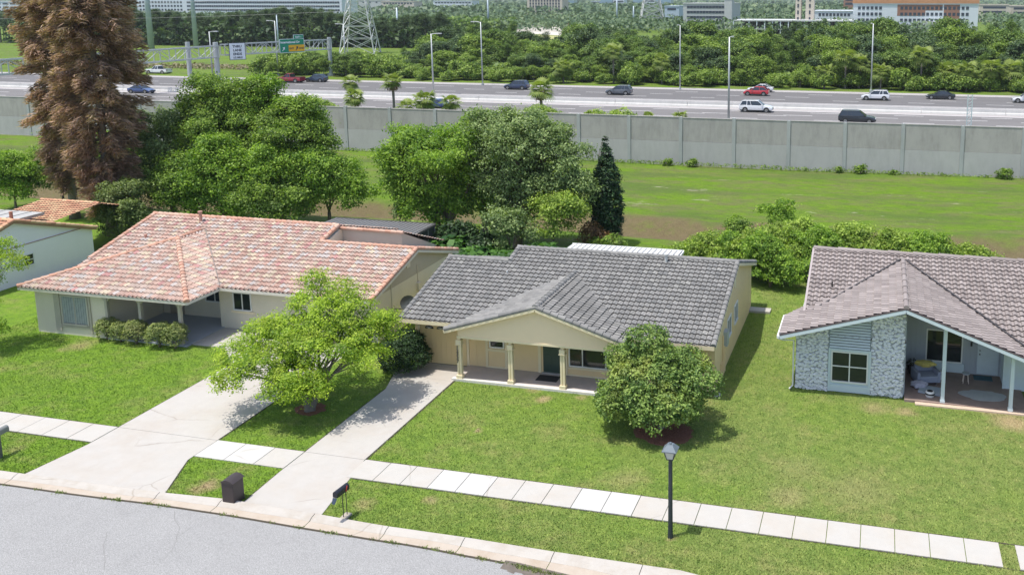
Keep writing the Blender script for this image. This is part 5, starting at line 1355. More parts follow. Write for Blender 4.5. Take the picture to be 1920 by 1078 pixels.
L_SHR = leafmat('leaf_shrub', (.12, .20, .03), (.42, .54, .10), .35, (.22, .24, .06), .5)
MULCH = plain('red_mulch', (.22, .095, .06), .95, var=.5, vs=25, bmp=.9, bs=50)

bx, by = at(580, 772)
bl = [(-2.9, -2.0, 1.75, 1.2, 1.1, .50), (-3.6, -.6, 2.3, 1.1, 1.1, .50), (-3.2, .9, 2.9, 1.1, 1.0, .45), (-1.6, -1.2, 2.3, 1.3, 1.2, .60), (-1.9, .6, 3.1, 1.3, 1.2, .55), (-.9, 2.0, 3.9, 1.1, 1.0, .60), (-1.5, 3.0, 4.6, .7, .7, .5),
      (.2, .6, 3.3, 1.3, 1.2, .6), (.9, 2.2, 4.2, 1.1, 1.1, .75), (.4, -1.6, 2.0, 1.2, 1.1, .6), (.2, -.4, 2.9, 1.2, 1.1, .6), (2.0, 1.4, 3.8, 1.2, 1.1, .7), (1.9, -.3, 2.9, 1.2, 1.2, .6), (2.8, 1.4, 3.1, 1.1, 1.1, .7), (3.3, 2.2, 3.1, .8, .9, .55),
      (3.2, .2, 2.3, 1.0, 1.0, .5), (1.2, -2.0, 1.7, 1.0, .9, .5), (-.6, -.6, 2.0, .8, .8, .4), (2.2, 2.6, 2.9, 1.0, 1.0, .5), (.9, .9, 3.9, .9, .9, .5), (-.3, -2.0, 1.35, 1.0, .8, .5), (.5, -1.2, 1.2, .9, .7, .45)]
bl = [(b[0]*.78-.02, b[1]*.80+.25, b[2]*1.0+.12, b[3]*.92, b[4]*.92, b[5]) for b in bl]
tree('spreading_tree', (bx, by, 0), bl, L_YEL, 'wide spreading yellow green tree on the grass strip between the two driveways', 'tree', trunk=.13, dens=13, lsize=.105, per=30, spread=.15, up=1.1, shell=.6, seed=3, stems=3, bark=BARKG, gap=.45)
def mulch_ring(px, py, rx, ry, label, seed=1):
    x, y = at(px, py); rr = random.Random(seed); p = []
    for k in range(30):
        t = 2*math.pi*k/30; f_ = 1+.12*rr.uniform(-1, 1); p.append((x+math.cos(t)*rx*f_, y+math.sin(t)*ry*f_))
    m = MB(); m.prism(p, -.03, .035)
    for _ in range(int(700*rx*ry)):
        t = rr.uniform(0, 6.28); q = math.sqrt(rr.random()); cx_ = x+math.cos(t)*rx*q; cy_ = y+math.sin(t)*ry*q; a = rr.uniform(0, 3.14); L_ = rr.uniform(.03, .09)
        m.bar((cx_, cy_, .035+rr.uniform(0, .02)), (cx_+math.cos(a)*L_, cy_+math.sin(a)*L_, .035+rr.uniform(0, .05)), .03, .012)
    o = m.build('mulch_bed', MULCH); tag(o, label, 'mulch', kind='stuff'); return o
mulch_ring(582, 768, .62, .55, 'red brown mulch round the foot of the wide yellow green tree', 2)
bx, by = at(1238, 803)
bl = [(0, 0, 2.2, 1.95, 1.8, 1.55), (-1.1, -.5, 1.6, 1.15, 1.1, .9), (1.1, -.3, 1.8, 1.1, 1.1, 1.0), (.3, .4, 3.1, 1.1, 1.0, .7), (-.9, .3, 2.8, .95, .9, .65), (.2, -1.1, 1.5, 1.1, .9, .85), (.9, .3, 2.8, .9, .9, .6), (-1.5, -.2, 1.45, .75, .7, .6)]
bl = [(b[0]*.97-.28, b[1], (b[2]-.22)*.88, b[3]*1.0, b[4]*1.0, b[5]*.98) for b in bl]
tree('round_tree', (bx, by, 0), bl, L_MAG, 'round dense glossy leaved tree in front of the yellow house with yellowing leaves', 'tree', trunk=.10, dens=24, lsize=.12, per=13, spread=.09, up=.4, shell=.86, spray=5, seed=5, stems=4, bark=BARKG)
mulch_ring(1246, 812, 1.15, .95, 'red mulch bed under the round glossy tree', 4)
bx, by = at(754, 700)
bush('round_bush', (bx, by+.30, 0), [(0, 0, .95, .95, .85, .95), (-.2, -.1, .65, .95, .85, .65), (.3, 0, 1.4, .65, .65, .55), (.35, 0, .7, .8, .8, .7)], L_DRK, 'dense dark green bush beside the garage door of the yellow house', dens=75, lsize=.08, per=9, spread=.05, shell=.9, seed=6)
for k, (px, py, s, lb, dx) in enumerate(((192, 640, .9, 'leftmost clipped shrub below the porch of the cream house', 0), (218, 645, .85, 'second clipped shrub from the left below the cream house porch', 0), (247, 649, .98, 'third clipped shrub from the left, left of the gap below the cream house porch', 0), (290, 655, 1.0, 'fourth clipped shrub from the left, in front of the middle porch post', 0), (321, 657, 1.0, 'rightmost clipped shrub beside the corner porch post of the cream house', 0))):
    x, y = at(px, py); rr = random.Random(k)
    bush('clipped_shrub', (x, y+.30, 0), [(0, 0, .62*s, .52*s, .5*s, .58*s), (.15, .1, .85*s, .4*s, .38*s, .35*s), (-.2, .05, .7*s, .38*s, .35*s, .42*s)], L_HED, lb, group='clipped shrubs in front of the cream house', dens=90, lsize=.062, per=10, spread=.045, shell=.9, seed=20+k, trunk=.03)

# tree just outside the left edge: only its branch ends reach into view
bush('young_tree', (-42.3, 33.3, 0), [(.9, .2, 4.3, 1.15, 1.0, .55), (-.3, 0, 3.6, 1.2, 1.1, .7), (.6, -.9, 2.6, .9, .8, .45), (-.6, -.6, 5.0, .9, .9, .6), (.9, -.3, 1.2, .55, .5, .3), (.3, .6, 4.9, .8, .8, .5)], L_YEL,
     'yellow green young tree whose branch ends reach in at the left edge', 'tree', dens=12, lsize=.10, per=24, spread=.14, shell=.6, seed=31, trunk=.09, stems=2, gap=.4, crown='crown')

# big green trees behind the cream house
def T(name, x, y, bl, mat_, lb, seed, **k):
    F_ = k.pop('fat', 1.14); bl = [(b[0]*1.05, b[1], b[2], b[3]*F_, b[4]*F_, b[5]*F_) for b in bl]
    k.setdefault('dens', 9.5); k.setdefault('lsize', .18); k.setdefault('per', 22); k.setdefault('spread', .24); k.setdefault('shell', .66); k.setdefault('trunk', .22); k.setdefault('spray', 7); k.setdefault('gap', .32); k['dens'] *= .74
    return tree(name, (x, y, 0), bl, mat_, lb, k.pop('cat', 'tree'), seed=seed, **k)
T('leafy_tree', -48.2, 57.5, [(0, 0, 7.8, 2.6, 2.4, 2.0), (-1.4, 0, 9.6, 1.5, 1.4, 1.3), (1.6, .4, 9.6, 1.7, 1.5, 1.2), (.2, 0, 5.5, 2.8, 2.4, 1.8), (2.6, .5, 8.2, 1.3, 1.2, 1.0), (-.2, -.6, 10.3, .8, .8, .8), (-2.3, .2, 7.4, 1.5, 1.4, 1.4), (.5, -.8, 6.2, 2.4, 1.6, 1.6)], L_MID, 'tallest leafy green tree behind the cream house, reaching above the wall', 41, stems=2)
T('leafy_tree', -52.8, 57.0, [(0, 0, 5.6, 2.2, 2.0, 2.0), (-.9, 0, 7.0, 1.5, 1.4, 1.3), (.8, 0, 3.6, 2.2, 1.9, 1.7)], L_GRY, 'grey green tree between the dead brown tree and the tallest leafy tree', 42)
T('leafy_tree', -43.0, 57.5, [(0, 0, 6.8, 2.4, 2.2, 1.9), (1.0, 0, 8.6, 1.5, 1.3, 1.1), (-.6, 0, 4.6, 2.6, 2.2, 1.8), (2.0, .2, 7.4, 1.3, 1.1, .9), (2.9, 0, 6.1, 1.0, .9, .8)], L_MID, 'leafy tree right of the tallest one with a branch reaching out over the wall', 43, stems=2)
T('leafy_tree', -45.8, 54.5, [(0, 0, 4.6, 2.3, 2.0, 1.9), (1.8, 0, 3.6, 1.8, 1.6, 1.5), (-1.9, 0, 3.6, 1.9, 1.6, 1.6), (-.2, 0, 6.2, 1.4, 1.2, 1.0), (3.2, 0, 2.6, 1.5, 1.3, 1.4), (-.5, -.5, 2.3, 2.0, 1.2, 1.5), (3.0, .5, 4.6, 1.3, 1.2, 1.0)], L_GRN, 'bright green broad tree low in front behind the orange ridge', 44, stems=2)
T('leafy_tree', -50.0, 53.8, [(0, 0, 2.9, 1.9, 1.6, 1.5), (.6, 0, 4.1, 1.3, 1.2, 1.0)], L_MID, 'small leafy tree right of the dead brown trunk above the orange roof', 45, trunk=.12)
T('leafy_tree', -39.2, 57.0, [(0, 0, 3.7, 2.1, 1.9, 1.7), (1.2, 0, 2.7, 1.6, 1.4, 1.3), (-1.0, 0, 4.8, 1.5, 1.3, 1.0)], L_GRN, 'rounded bright tree at the right end of the green group, against the field', 46, trunk=.14)
T('leafy_tree', -41.2, 53.9, [(0, 0, 2.5, 1.9, 1.5, 1.5), (-1.6, 0, 3.4, 1.5, 1.3, 1.2)], L_MID, 'low leafy tree just behind the orange ridge near the ribbed patio roof', 47, trunk=.12)
T('leafy_tree', -46.4, 58.6, [(0, 0, 8.6, 2.0, 1.6, 1.5), (3.4, 0, 8.0, 1.5, 1.4, 1.3), (-2.6, 0, 6.2, 1.8, 1.5, 1.6), (1.4, 0, 10.2, 1.0, .9, .9)], L_GRN, 'fresh green tree filling between the two tallest trees behind the cream house', 48, stems=2)
T('leafy_tree', -48.6, 54.6, [(0, 0, 4.4, 2.0, 1.6, 1.7), (1.8, .2, 5.4, 1.5, 1.3, 1.2), (-1.6, 0, 2.6, 1.7, 1.4, 1.4)], L_MID, 'dense leafy tree above the left part of the orange ridge', 49)
T('leafy_tree', -42.2, 55.6, [(0, 0, 4.6, 2.0, 1.6, 1.7), (2.2, .2, 4.4, 1.4, 1.3, 1.3), (.8, -.4, 2.6, 2.0, 1.4, 1.4)], L_GRN, 'bright leafy tree above the middle of the orange ridge', 50)
# middle trees behind the gap
T('vine_tree', -27.0, 57.4, [(0, 0, 7.2, 1.9, 1.7, 1.4), (0, 0, 4.8, 1.8, 1.6, 1.4), (-1.0, 0, 2.8, 1.5, 1.2, 1.5), (1.4, 0, 3.0, 1.2, 1.0, 1.6)], L_GRN, 'green tree filling the gap between the two big middle trees', 61)
T('vine_tree', -29.6, 56.3, [(0, 0, 6.2, 2.5, 2.2, 1.6), (-2.2, 0, 5.6, 1.6, 1.5, 1.5), (-3.3, 0, 3.9, .9, .9, 1.0), (1.6, .2, 7.3, 1.6, 1.5, 1.1), (-.6, 0, 4.4, 2.0, 1.8, 1.2), (-2.4, .3, 7.0, 1.3, 1.2, .9), (-.4, 0, 2.2, 1.1, .8, 1.8), (.9, 0, 3.0, .8, .6, 1.6), (-3.2, 0, 5.4, 1.2, 1.1, 1.3), (2.9, .2, 6.3, 1.3, 1.2, 1.2), (-2.0, -.3, 2.6, 1.0, .8, 1.3)], L_GRN, 'broad green tree left of the middle with a vine covered trunk', 51, trunk=.26, stems=2, gap=.3)
T('vine_tree', -24.2, 56.3, [(0, 0, 6.6, 2.5, 2.2, 1.7), (-1.8, 0, 8.2, 1.4, 1.3, 1.0), (.6, 0, 8.6, 1.5, 1.3, .9), (2.5, 0, 6.5, 1.8, 1.6, 1.4), (.3, 0, 4.4, 2.4, 2.0, 1.4), (3.7, 0, 4.9, 1.5, 1.2, 1.4), (-.2, 0, 2.4, 1.3, .9, 1.9), (2.0, 0, 7.9, 1.1, 1.0, .8), (-2.6, .3, 6.4, 1.5, 1.3, 1.3), (1.9, 0, 3.6, 1.6, 1.3, 1.3), (-1.6, 0, 4.6, 1.4, 1.2, 1.3), (4.6, 0, 4.0, 1.0, .9, 1.0)], L_GRY, 'grey green tree right of the middle reaching above the wall top', 52, trunk=.26, stems=2, gap=.35)
T('small_tree', -32.6, 56.2, [(0, 0, 2.0, .6, .6, .9), (.2, 0, 3.1, .5, .5, .5)], L_GRY, 'thin sapling left of the vine covered trunk against the field', 53, trunk=.05, dens=10)
T('small_tree', -20.8, 54.6, [(0, 0, 2.4, 1.5, 1.3, 1.4), (.5, 0, 3.4, 1.1, 1.0, .8)], L_SHR, 'light green small tree left of the pointed dark evergreen', 54, trunk=.08)
T('small_tree', -23.2, 53.0, [(0, 0, 1.9, 1.2, 1.1, 1.2), (-.5, 0, 2.7, .8, .8, .6)], L_GRY, 'pale grey green small tree in front of the middle trees', 55, trunk=.08)
bush('broad_leaf_bush', (-27.0, 53.0, 0), [(0, 0, 1.2, 1.7, 1.0, 1.1), (1.6, -.3, 1.0, 1.4, .9, .9)], L_DRK, 'dark bush in the shade below the vine covered trees', dens=16, lsize=.28, per=8, spread=.15, seed=56)
# large leaved undergrowth: nobody could count it
V, F, v = blob_leaves([(-28.5+2.0*k, 51.3+.5*math.sin(k*2.1), .55, 1.5, 1.3, .75+.25*math.sin(k*1.7)) for k in range(7)], 9, .55, 5, .2, up=1.2, seed=57, aspect=.8)
o = link('undergrowth', fastmesh('undergrowth', V, F, leafmat('leaf_big', (.02, .07, .015), (.10, .22, .04), .3), {'v': v})); tag(o, 'large leaved dark undergrowth between the two houses behind the roofs', 'undergrowth', kind='stuff')
# pointed evergreen
cyp = [(0.10*math.sin(k), .08*math.cos(k*2), .9+.62*k, 1.12*(1-.30*abs(k-3.5)/6)*(1 if k < 7 else (1-(k-6)*.21)), 1.05*(1-.3*abs(k-3.5)/6)*(1 if k < 7 else (1-(k-6)*.21)), .62) for k in range(11)]
tree('pointed_evergreen', (-18.2, 58.0, 0), cyp, L_CYP, 'narrow pointed dark evergreen standing alone against the wall', 'tree', trunk=.12, dens=34, lsize=.16, per=8, spread=.09, up=.9, shell=.86, seed=58)
bush('copper_shrub', (-18.7, 56.3, 0), [(0, 0, 1.0, .9, .7, 1.0), (.8, 0, .7, .7, .6, .7)], L_COP, 'reddish brown shrub at the foot of the pointed evergreen', dens=20, lsize=.16, per=8, spread=.1, seed=59)
bush('green_shrub', (-16.9, 55.4, 0), [(0, 0, .75, .9, .7, .75), (-1.1, 0, .6, .7, .6, .6)], L_MID, 'low dark green shrub right of the evergreen behind the patio roof', dens=20, lsize=.16, per=8, spread=.1, seed=60)
# shrub row behind the yellow and blue houses
row = [(-11.6, 53.6, 1.3, 1.0), (-10.0, 54.6, 1.5, 1.25), (-8.2, 54.0, 1.7, 1.3), (-6.4, 53.3, 1.9, 1.7), (-5.3, 55.2, 1.5, 1.8), (-3.3, 54.2, 1.9, 1.7), (-1.2, 55.0, 1.8, 1.8), (.9, 55.2, 1.8, 1.6), (2.9, 55.5, 1.7, 1.5), (4.7, 55.9, 1.5, 1.25), (6.0, 56.4, 1.2, 1.1)]
lab_ = ['leftmost light shrub of the row, beside the patio roof', 'second shrub from the left in the row behind the yellow house', 'shrub behind the right gable of the yellow house', 'tall shrub in the gap between the yellow and blue houses', 'dark bushy shrub at the back of the gap', 'shrub just behind the left corner of the taupe roof', 'broad shrub behind the left part of the taupe ridge', 'broad light shrub behind the middle of the taupe ridge', 'shrub fourth from the right end of the row', 'second shrub from the right end of the row', 'rightmost small shrub of the row behind the taupe ridge']
for k, ((x, y, rx, h), lb) in enumerate(zip(row, lab_)):
    rr = random.Random(70+k)
    bush('garden_shrub', (x, y, 0), [(0, 0, h*.75, rx, rx*.85, h*.85), (rr.uniform(-.6, .6), .2, h*1.35, rx*.6, rx*.55, h*.5), (rr.uniform(-.9, .9), -.5, h*.6, rx*.6, rx*.5, h*.6), (rr.uniform(-.8, .8), 0, h*1.2, rx*.5, rx*.5, h*.45)],
         (L_SHR, L_SHR, L_GRN)[k % 3], lb, group='shrubs behind the houses', spray=5, dens=15, lsize=.15, per=12, spread=.14, seed=70+k, shell=.75)
bush('garden_shrub', (-6.0, 51.7, 0), [(0, 0, 1.4, 1.3, .9, 1.4), (1.0, -.4, 1.0, 1.0, .8, 1.0), (-.6, 0, 2.4, 1.0, .8, .8)], L_GRN, 'dark green shrub reaching down to the grass in the gap between the houses', dens=18, lsize=.15, per=12, spread=.12, seed=90, group='shrubs behind the houses')
bush('garden_shrub', (-8.6, 55.6, 0), [(0, 0, 1.7, .9, .8, 1.1), (0, 0, 2.7, .75, .7, .45)], L_MID, 'small round crowned tree sticking up at the left of the shrub row', dens=18, lsize=.16, per=12, spread=.12, seed=91)
bush('garden_shrub', (-6.2, 59.2, 0), [(0, 0, 2.2, .8, .8, 1.0), (0.2, 0, 3.2, .6, .6, .5), (-1.2, 0, 2.9, .5, .5, .4)], L_GRN, 'feathery light green sapling rising highest above the shrub row', dens=14, lsize=.16, per=12, spread=.12, seed=92)
# left edge trees behind the white house
for k, (x, y, s, mm, lb) in enumerate(((-62.5, 61, 1.0, L_GRN, 'feathery bright green tree left of the dead brown tree'), (-66.5, 60, 1.15, L_MID, 'bushy green tree at the left edge above the grey roof'), (-59.3, 58.5, .7, L_DRK, 'low dark tree at the foot of the dead brown tree behind the orange gable'), (-68.0, 57.0, .8, L_GRN, 'fresh green low tree cut by the left edge above the pale roof'))):
    T('garden_tree', x, y, [(0, 0, 2.2*s, 1.8*s, 1.6*s, 1.4*s), (.5, 0, 4.2*s, 1.3*s, 1.2*s, .9*s), (-.6, 0, 3.4*s, 1.2*s, 1.1*s, .9*s), (.1, 0, 5.3*s, .8*s, .8*s, .6*s)], mm, lb, 95+k, trunk=.09, gap=.3)
# bushes at the foot and along the top of the noise wall
for k, (px, py, s, lb) in enumerate(((1305, 306, .8, 'weedy tuft at the wall foot, left of the first lamp post in view'), (1612, 327, .9, 'round weedy bush at the foot of the wall below the black car'), (1882, 336, 1.1, 'round weedy bush at the foot of the wall near the right edge'), (1572, 320, .6, 'narrow weed beside a wall post'), (1256, 306, .7, 'low weed at the wall foot right of the pointed evergreen'), (1676, 328, .55, 'small weed at the wall foot between two posts'), (1655, 284, .1, 'x'))):
    if s < .2: continue
    x, y = at(px, py); bush('weed_bush', (x, 89.0, -.1), [(0, 0, .45*s, .6*s, .35*s, .55*s), (.3*s, 0, .75*s, .25*s, .2*s, .3*s)], L_MID, lb, dens=20, lsize=.2, per=8, spread=.12, seed=110+k, group='weeds along the wall foot')
V = []; F = []; vv = []
P_ = []; 
r2 = np.random.default_rng(8)
n = 2600; P_ = np.stack([r2.uniform(-75, 16, n), 89.35-np.abs(r2.normal(0, .25, n)), r2.uniform(0, .35, n)], 1); Nn = unit(r2.normal(size=(n, 3))+np.array([0, -.5, .4]))
V, F = leaves_arrays(P_, Nn, .32, .25, r=r2); o = link('wall_foot_weeds', fastmesh('wall_foot_weeds', V, F, L_MID, {'v': r2.random(n)})); tag(o, 'strip of tall grass and weeds along the foot of the noise wall', 'weeds', kind='stuff')

# ------------------------------------------------------------------ dead brown trees
D_BR = leafmat('dead_brown', (.20, .12, .09), (.56, .375, .28), .3, (.20, .21, .07), .4)
def dead_tree(x, y, H, seed, label, Rm=4.7, low=1.2, n=210, lean=(0, 0), name='dead_conifer'):
    r_ = np.random.default_rng(seed); root = empty(name, (x, y, 0), 0, label, 'tree')
    mb = MB(); pts = [(lean[0]*t*t, lean[1]*t*t, H*t) for t in (0, .05, .2, .4, .6, .8, 1)]
    mb.tube(pts, [.42, .34, .28, .22, .16, .10, .03], 10); mb.build('trunk', plain('dead_bark', (.21, .175, .15), .9, var=.3, vs=8, bmp=.5, bs=20), root, smooth=True)
    mb = MB(); Ps = []; Ns = []; Vv = []; Ts = []
    for i in range(n):
        t = (i+.5)/n; z = low+(H-low)*t**.95+r_.normal()*.35; z = max(low*.8, z)
        prof = min(1, .50+1.9*t)*(1 if t < .62 else 1-(t-.62)*2.2)
        L_ = Rm*max(.12, prof)*r_.uniform(.72, 1.12); a = r_.uniform(0, 6.283); cu = r_.uniform(-.1, .65)
        drop = .10*L_; b0 = np.array([lean[0]*(z/H)**2, lean[1]*(z/H)**2, z]); dr_ = np.array([math.cos(a), math.sin(a), 0])
        def pt(s): return b0+dr_*L_*s+np.array([0, 0, L_*(cu*s-(.25+cu*.5)*s*s+.12*s**3)-drop*s*.6])
        mb.tube([tuple(pt(s)) for s in (0, .3, .6, 1)], [.05, .035, .022, .008], 4, False)
        m_ = int(30*L_/Rm)+6; cv = np.clip(r_.normal(.5, .22), 0, 1)
        side = np.array([-dr_[1], dr_[0], 0])
        for j in range(m_):
            s = .26+.74*(j+.5)/m_; c = pt(s); wv = (.62*(1-s)+.16)*L_*.34
            k = 8; q = r_.uniform(-1, 1, k)
            P = c+side*(q*wv)[:, None]+dr_*(np.abs(q)*wv*.45)[:, None]+np.array([0, 0, -1])*(np.abs(q)*wv*.35+r_.uniform(0, .42, k))[:, None]+r_.normal(size=(k, 3))*np.array([.08, .08, .14])
            Ts.append(unit(dr_[None, :]*.75+side[None, :]*(q*.9)[:, None]+np.array([0, 0, -.28])+r_.normal(size=(k, 3))*.22))
            Ps.append(P); Ns.append(unit(np.array([0, 0, .5])+r_.normal(size=(k, 3))*.8)); Vv.append(np.clip(cv+r_.normal(size=k)*.18, 0, 1))
    mb.build('branches', plain('dead_branch', (.20, .15, .12), .9), root)
    P = np.concatenate(Ps); Nn = np.concatenate(Ns); T_ = np.concatenate(Ts); B2 = unit(np.cross(T_, Nn)); L2 = (.50*(1+.4*(r_.random(len(P))*2-1)))[:, None]; V = np.stack([P-T_*L2*.5, P-B2*.038-T_*L2*.1, P+T_*L2*.5, P+B2*.038-T_*L2*.1], 1).reshape(-1, 3); F = np.arange(len(P)*4).reshape(-1, 4)
    link('foliage', fastmesh('foliage', V, F, D_BR, {'v': np.concatenate(Vv)}), root)
    return root
y0_ = 52.5; x0_ = aty(213, 450, y0_)[0]
dead_tree(x0_, y0_, 28, 5, 'tall dead brown conifer with a bare grey trunk behind the orange roof', 3.0, 2.4, 400, (-.4, 0))
dead_tree(aty(140, 400, 56)[0], 56, 25.0, 9, 'second dead brown conifer half hidden behind the left side of the tall one', 2.6, 3.0, 290, (-.3, 0))

bush('undershrub', (-51.0, 50.3, 0), [(0, 0, 1.6, 1.5, 1.2, 1.5), (-.8, .2, 3.3, 1.2, 1.1, .9), (1.2, -.2, 2.2, 1.0, .9, 1.2), (.4, .6, 3.9, .9, .9, .6)], leafmat('olive_green', (.07, .11, .03), (.25, .31, .10), .3), 'olive green scrub round the foot of the tall dead conifer between the two orange roofs', 'shrub', dens=14, lsize=.17, per=12, spread=.16, spray=4, seed=63, trunk=.05)
# ------------------------------------------------------------------ palms
L_PLM = leafmat('palm_frond', (.10, .15, .03), (.30, .36, .08), .3)
def palm_mesh(seed, R_=1.7, nf=26, old=True):
    r_ = np.random.default_rng(seed); V = []; F = []; v = []
    for i in range(nf):
        a = i*2.4; el = math.radians(75-115*(i/nf)**.9); L_ = R_*r_.uniform(.62, 1.15)
        d = np.array([math.cos(a)*math.cos(el), math.sin(a)*math.cos(el), math.sin(el)]); s = unit(np.cross(d, [0, 0, 1])); u = np.cross(s, d)
        hub = d*L_*.42; m_ = 13
        for j in range(m_):
            th = math.radians(-78+156*j/(m_-1)); q = d*math.cos(th)+s*math.sin(th); q = q+np.array([0, 0, -.22])
            tip = hub+q*L_*.62*(1-.18*abs(j-6)/6); w_ = np.cross(q, u); w_ = w_/np.linalg.norm(w_)*.055*R_/1.5; mid = hub+q*L_*.3+u*.03
            b = len(V); V += [hub, mid-w_, tip+np.array([0, 0, -.12*R_]), mid+w_]; F.append((b, b+1, b+2, b+3)); v.append(np.clip(.65-.5*(i/nf)+r_.normal()*.12, 0, 1))
        b = len(V); w_ = s*.025; V += [-w_, w_, hub+w_*.6, hub-w_*.6]; F.append((b, b+1, b+2, b+3)); v.append(.6)
    return fastmesh('fronds', np.array(V), np.array(F), L_PLM, {'v': v})
L_OLD = leafmat('old_frond', (.14, .085, .045), (.30, .21, .12), .2)
def skirt_mesh(seed, R_=1.2):
    r_ = np.random.default_rng(seed); n = 190; a = r_.uniform(0, 6.28, n); z = -r_.uniform(.1, 1.3, n)*R_/1.2; rad = r_.uniform(.15, .75, n)*R_
    P = np.stack([np.cos(a)*rad, np.sin(a)*rad, z], 1); Nn = unit(np.stack([np.cos(a), np.sin(a), .3+0*a], 1)+r_.normal(size=(n, 3))*.3)
    V, F = leaves_arrays(P, Nn, .5, .2, r=r_); return fastmesh('dead_fronds', V, F, L_OLD, {'v': r_.random(n)})
PM = [palm_mesh(s) for s in (1, 2, 3)]; SKM = skirt_mesh(4)
def palm(x, y, H, s, label, k=0, skirt=True, group='palms beside the motorway', name='fan_palm'):
    root = empty(name, (x, y, 0), k*1.1, label, 'palm', group)
    MB().tube([(0, 0, -.1), (0, 0, .3), (.03, .02, H*.5), (0, 0, H)], [.26, .19, .17, .20], 10).build('trunk', BARKG, root, smooth=True)
    s *= 1.2; o = link('fronds', PM[k % 3], root); o.location = (0, 0, H); o.scale = (s, s, s)
    if skirt: o = link('dead_fronds', SKM, root); o.location = (0, 0, H); o.scale = (s*.8, s*.8, s*.8)
    return root
for k, (cx_, cy_, Y, s, lb) in enumerate(((736, 153, 112, 1.0, 'tallest palm on a thin bare trunk behind the wall'), (657, 155, 113, .85, 'upper palm of the left pair behind the wall'), (665, 183, 106, .95, 'lower palm of the left pair just above the wall top'), (796, 189, 104, 1.12, 'palm with brown hanging fronds in front of the dark blue car'), (845, 193, 103, .85, 'small palm right of the dark blue car behind the wall'), (1014, 168, 108, 1.12, 'big round palm right of the dark navy car behind the wall'))):
    x, z = aty(cx_, cy_, Y); palm(x, Y, z, s, lb, k)
for k, (px, s, lb) in enumerate(((764, .85, 'low spiky palmetto clump left of the palm with brown fronds'), (1216, .55, 'palmetto clump peeping over the wall top, right of the lamp post shadow'), (1275, .7, 'palmetto clump at the wall top left of the tall near lamp post'))):
    x, z = aty(px, 205, 100); palm(x, 100, max(.5, aty(px, (196, 214, 215)[k], 100)[1]-.4), s, lb, k+1, False, 'palmettos behind the wall', 'palmetto')
for k, (px, pt_, s, lb) in enumerate(((565, 190, 1.0, 'leafy bush spilling over the wall top at the left'), (600, 194, .8, 'lighter leafy bush on the wall top right of the first'), (530, 186, .9, 'bush behind the wall partly hidden by the leafy trees'), (1015, 205, .9, 'bush at the wall top below the big round palm'), (1115, 214, .6, 'low bush behind the wall at the right of the middle trees'), (1165, 212, .7, 'low bush behind the wall, left of the palmetto clump'))):
    x, z = aty(px, pt_, 93); bush('wall_bush', (x, 93, 0), [(0, 0, z-.5, 1.6*s, 1.0, .9), (1.2*s, .3, z-.8, 1.2*s, .9, .8), (-1.3*s, .2, z-.7, 1.2*s, .8, .8)], L_SHR, lb, dens=9, lsize=.22, per=10, spread=.18, seed=130+k, trunk=.06)

# ------------------------------------------------------------------ the wood beyond the motorway
F_A = leafmat('wood_leaf', (.06, .12, .025), (.23, .32, .065), .25); F_B = leafmat('wood_leaf_light', (.10, .17, .03), (.30, .40, .075), .28)
F_C = leafmat('wood_leaf_dark', (.035, .075, .032), (.13, .19, .06), .2); F_P = leafmat('pine_needles', (.032, .068, .028), (.12, .18, .06), .15)
def proto(name, bl, mat_, seed, lsize, dens, per, spread, trunk, H, **k):
    V, F, v = blob_leaves(bl, dens, lsize, per, spread, .6, k.get('shell', .7), seed, k.get('aspect', .6), k.get('gap', .2), k.get('spray', 4)); cm = fastmesh('crown', V, F, mat_, {'v': v})
    mb = MB(); rr = random.Random(seed); mb.tube([(0, 0, -.3), (0, 0, H*.4), (rr.uniform(-.2, .2), 0, H*.9)], [trunk, trunk*.8, trunk*.25], 6)
    for b in bl: mb.tube(limb_path((0, 0, b[2]*.6), (b[0]*.8, b[1]*.8, b[2]), rr, .15, 4), [trunk*.4, trunk*.3, trunk*.2, trunk*.08], 4)
    o = mb.build('trunk', BARKG, None); tm = o.data; bpy.data.objects.remove(o); return cm, tm
rr = random.Random(77)
def rb(H, n, R_): return [(rr.uniform(-1, 1)*R_*.55, rr.uniform(-1, 1)*R_*.55, H*rr.uniform(.28, .84), R_*rr.uniform(.36, .58), R_*rr.uniform(.36, .58), H*rr.uniform(.15, .24)) for _ in range(n)]+[(0, 0, H*.84, R_*.42, R_*.42, H*.18)]
def pine(H, n, lo=.45): return [(rr.uniform(-1, 1)*1.5*(1.25-t), rr.uniform(-1, 1)*1.5*(1.25-t), H*(lo+(.97-lo)*t), 1.6*(1.2-t*.75), 1.6*(1.2-t*.75), .75) for t in [(k+.5)/n for k in range(n)]]
PR = {'broad': [proto('b', rb(10, 9, 4.2), F_A, 201+i, .42, 2.2, 12, .42, .18, 10) for i in range(3)],
      'light': [proto('l', rb(9, 9, 3.8), F_B, 211+i, .40, 2.4, 12, .40, .15, 9) for i in range(3)],
      'dark': [proto('d', rb(10, 9, 4.0), F_C, 221+i, .42, 2.3, 12, .42, .18, 10) for i in range(2)],
      'pine': [proto('p', pine(14, 12), F_P, 231+i, .34, 3.2, 10, .35, .16, 14, aspect=.3) for i in range(3)],
      'youngpine': [proto('y', pine(10, 12, .12), F_A, 241+i, .34, 3.4, 12, .32, .14, 10, aspect=.3) for i in range(3)],
      'shrub': [proto('s', [(0, 0, 1.3, 2.3, 1.8, 1.3), (1.5, 0, 1.0, 1.6, 1.4, 1.1), (-1.4, .3, 1.6, 1.6, 1.4, 1.2)], F_B, 251+i, .36, 4.0, 12, .3, .08, 2) for i in range(2)],
      'bigpine': [proto('q', pine(17, 10, .58), F_P, 261+i, .40, 3.0, 12, .45, .2, 17, aspect=.3) for i in range(3)]}
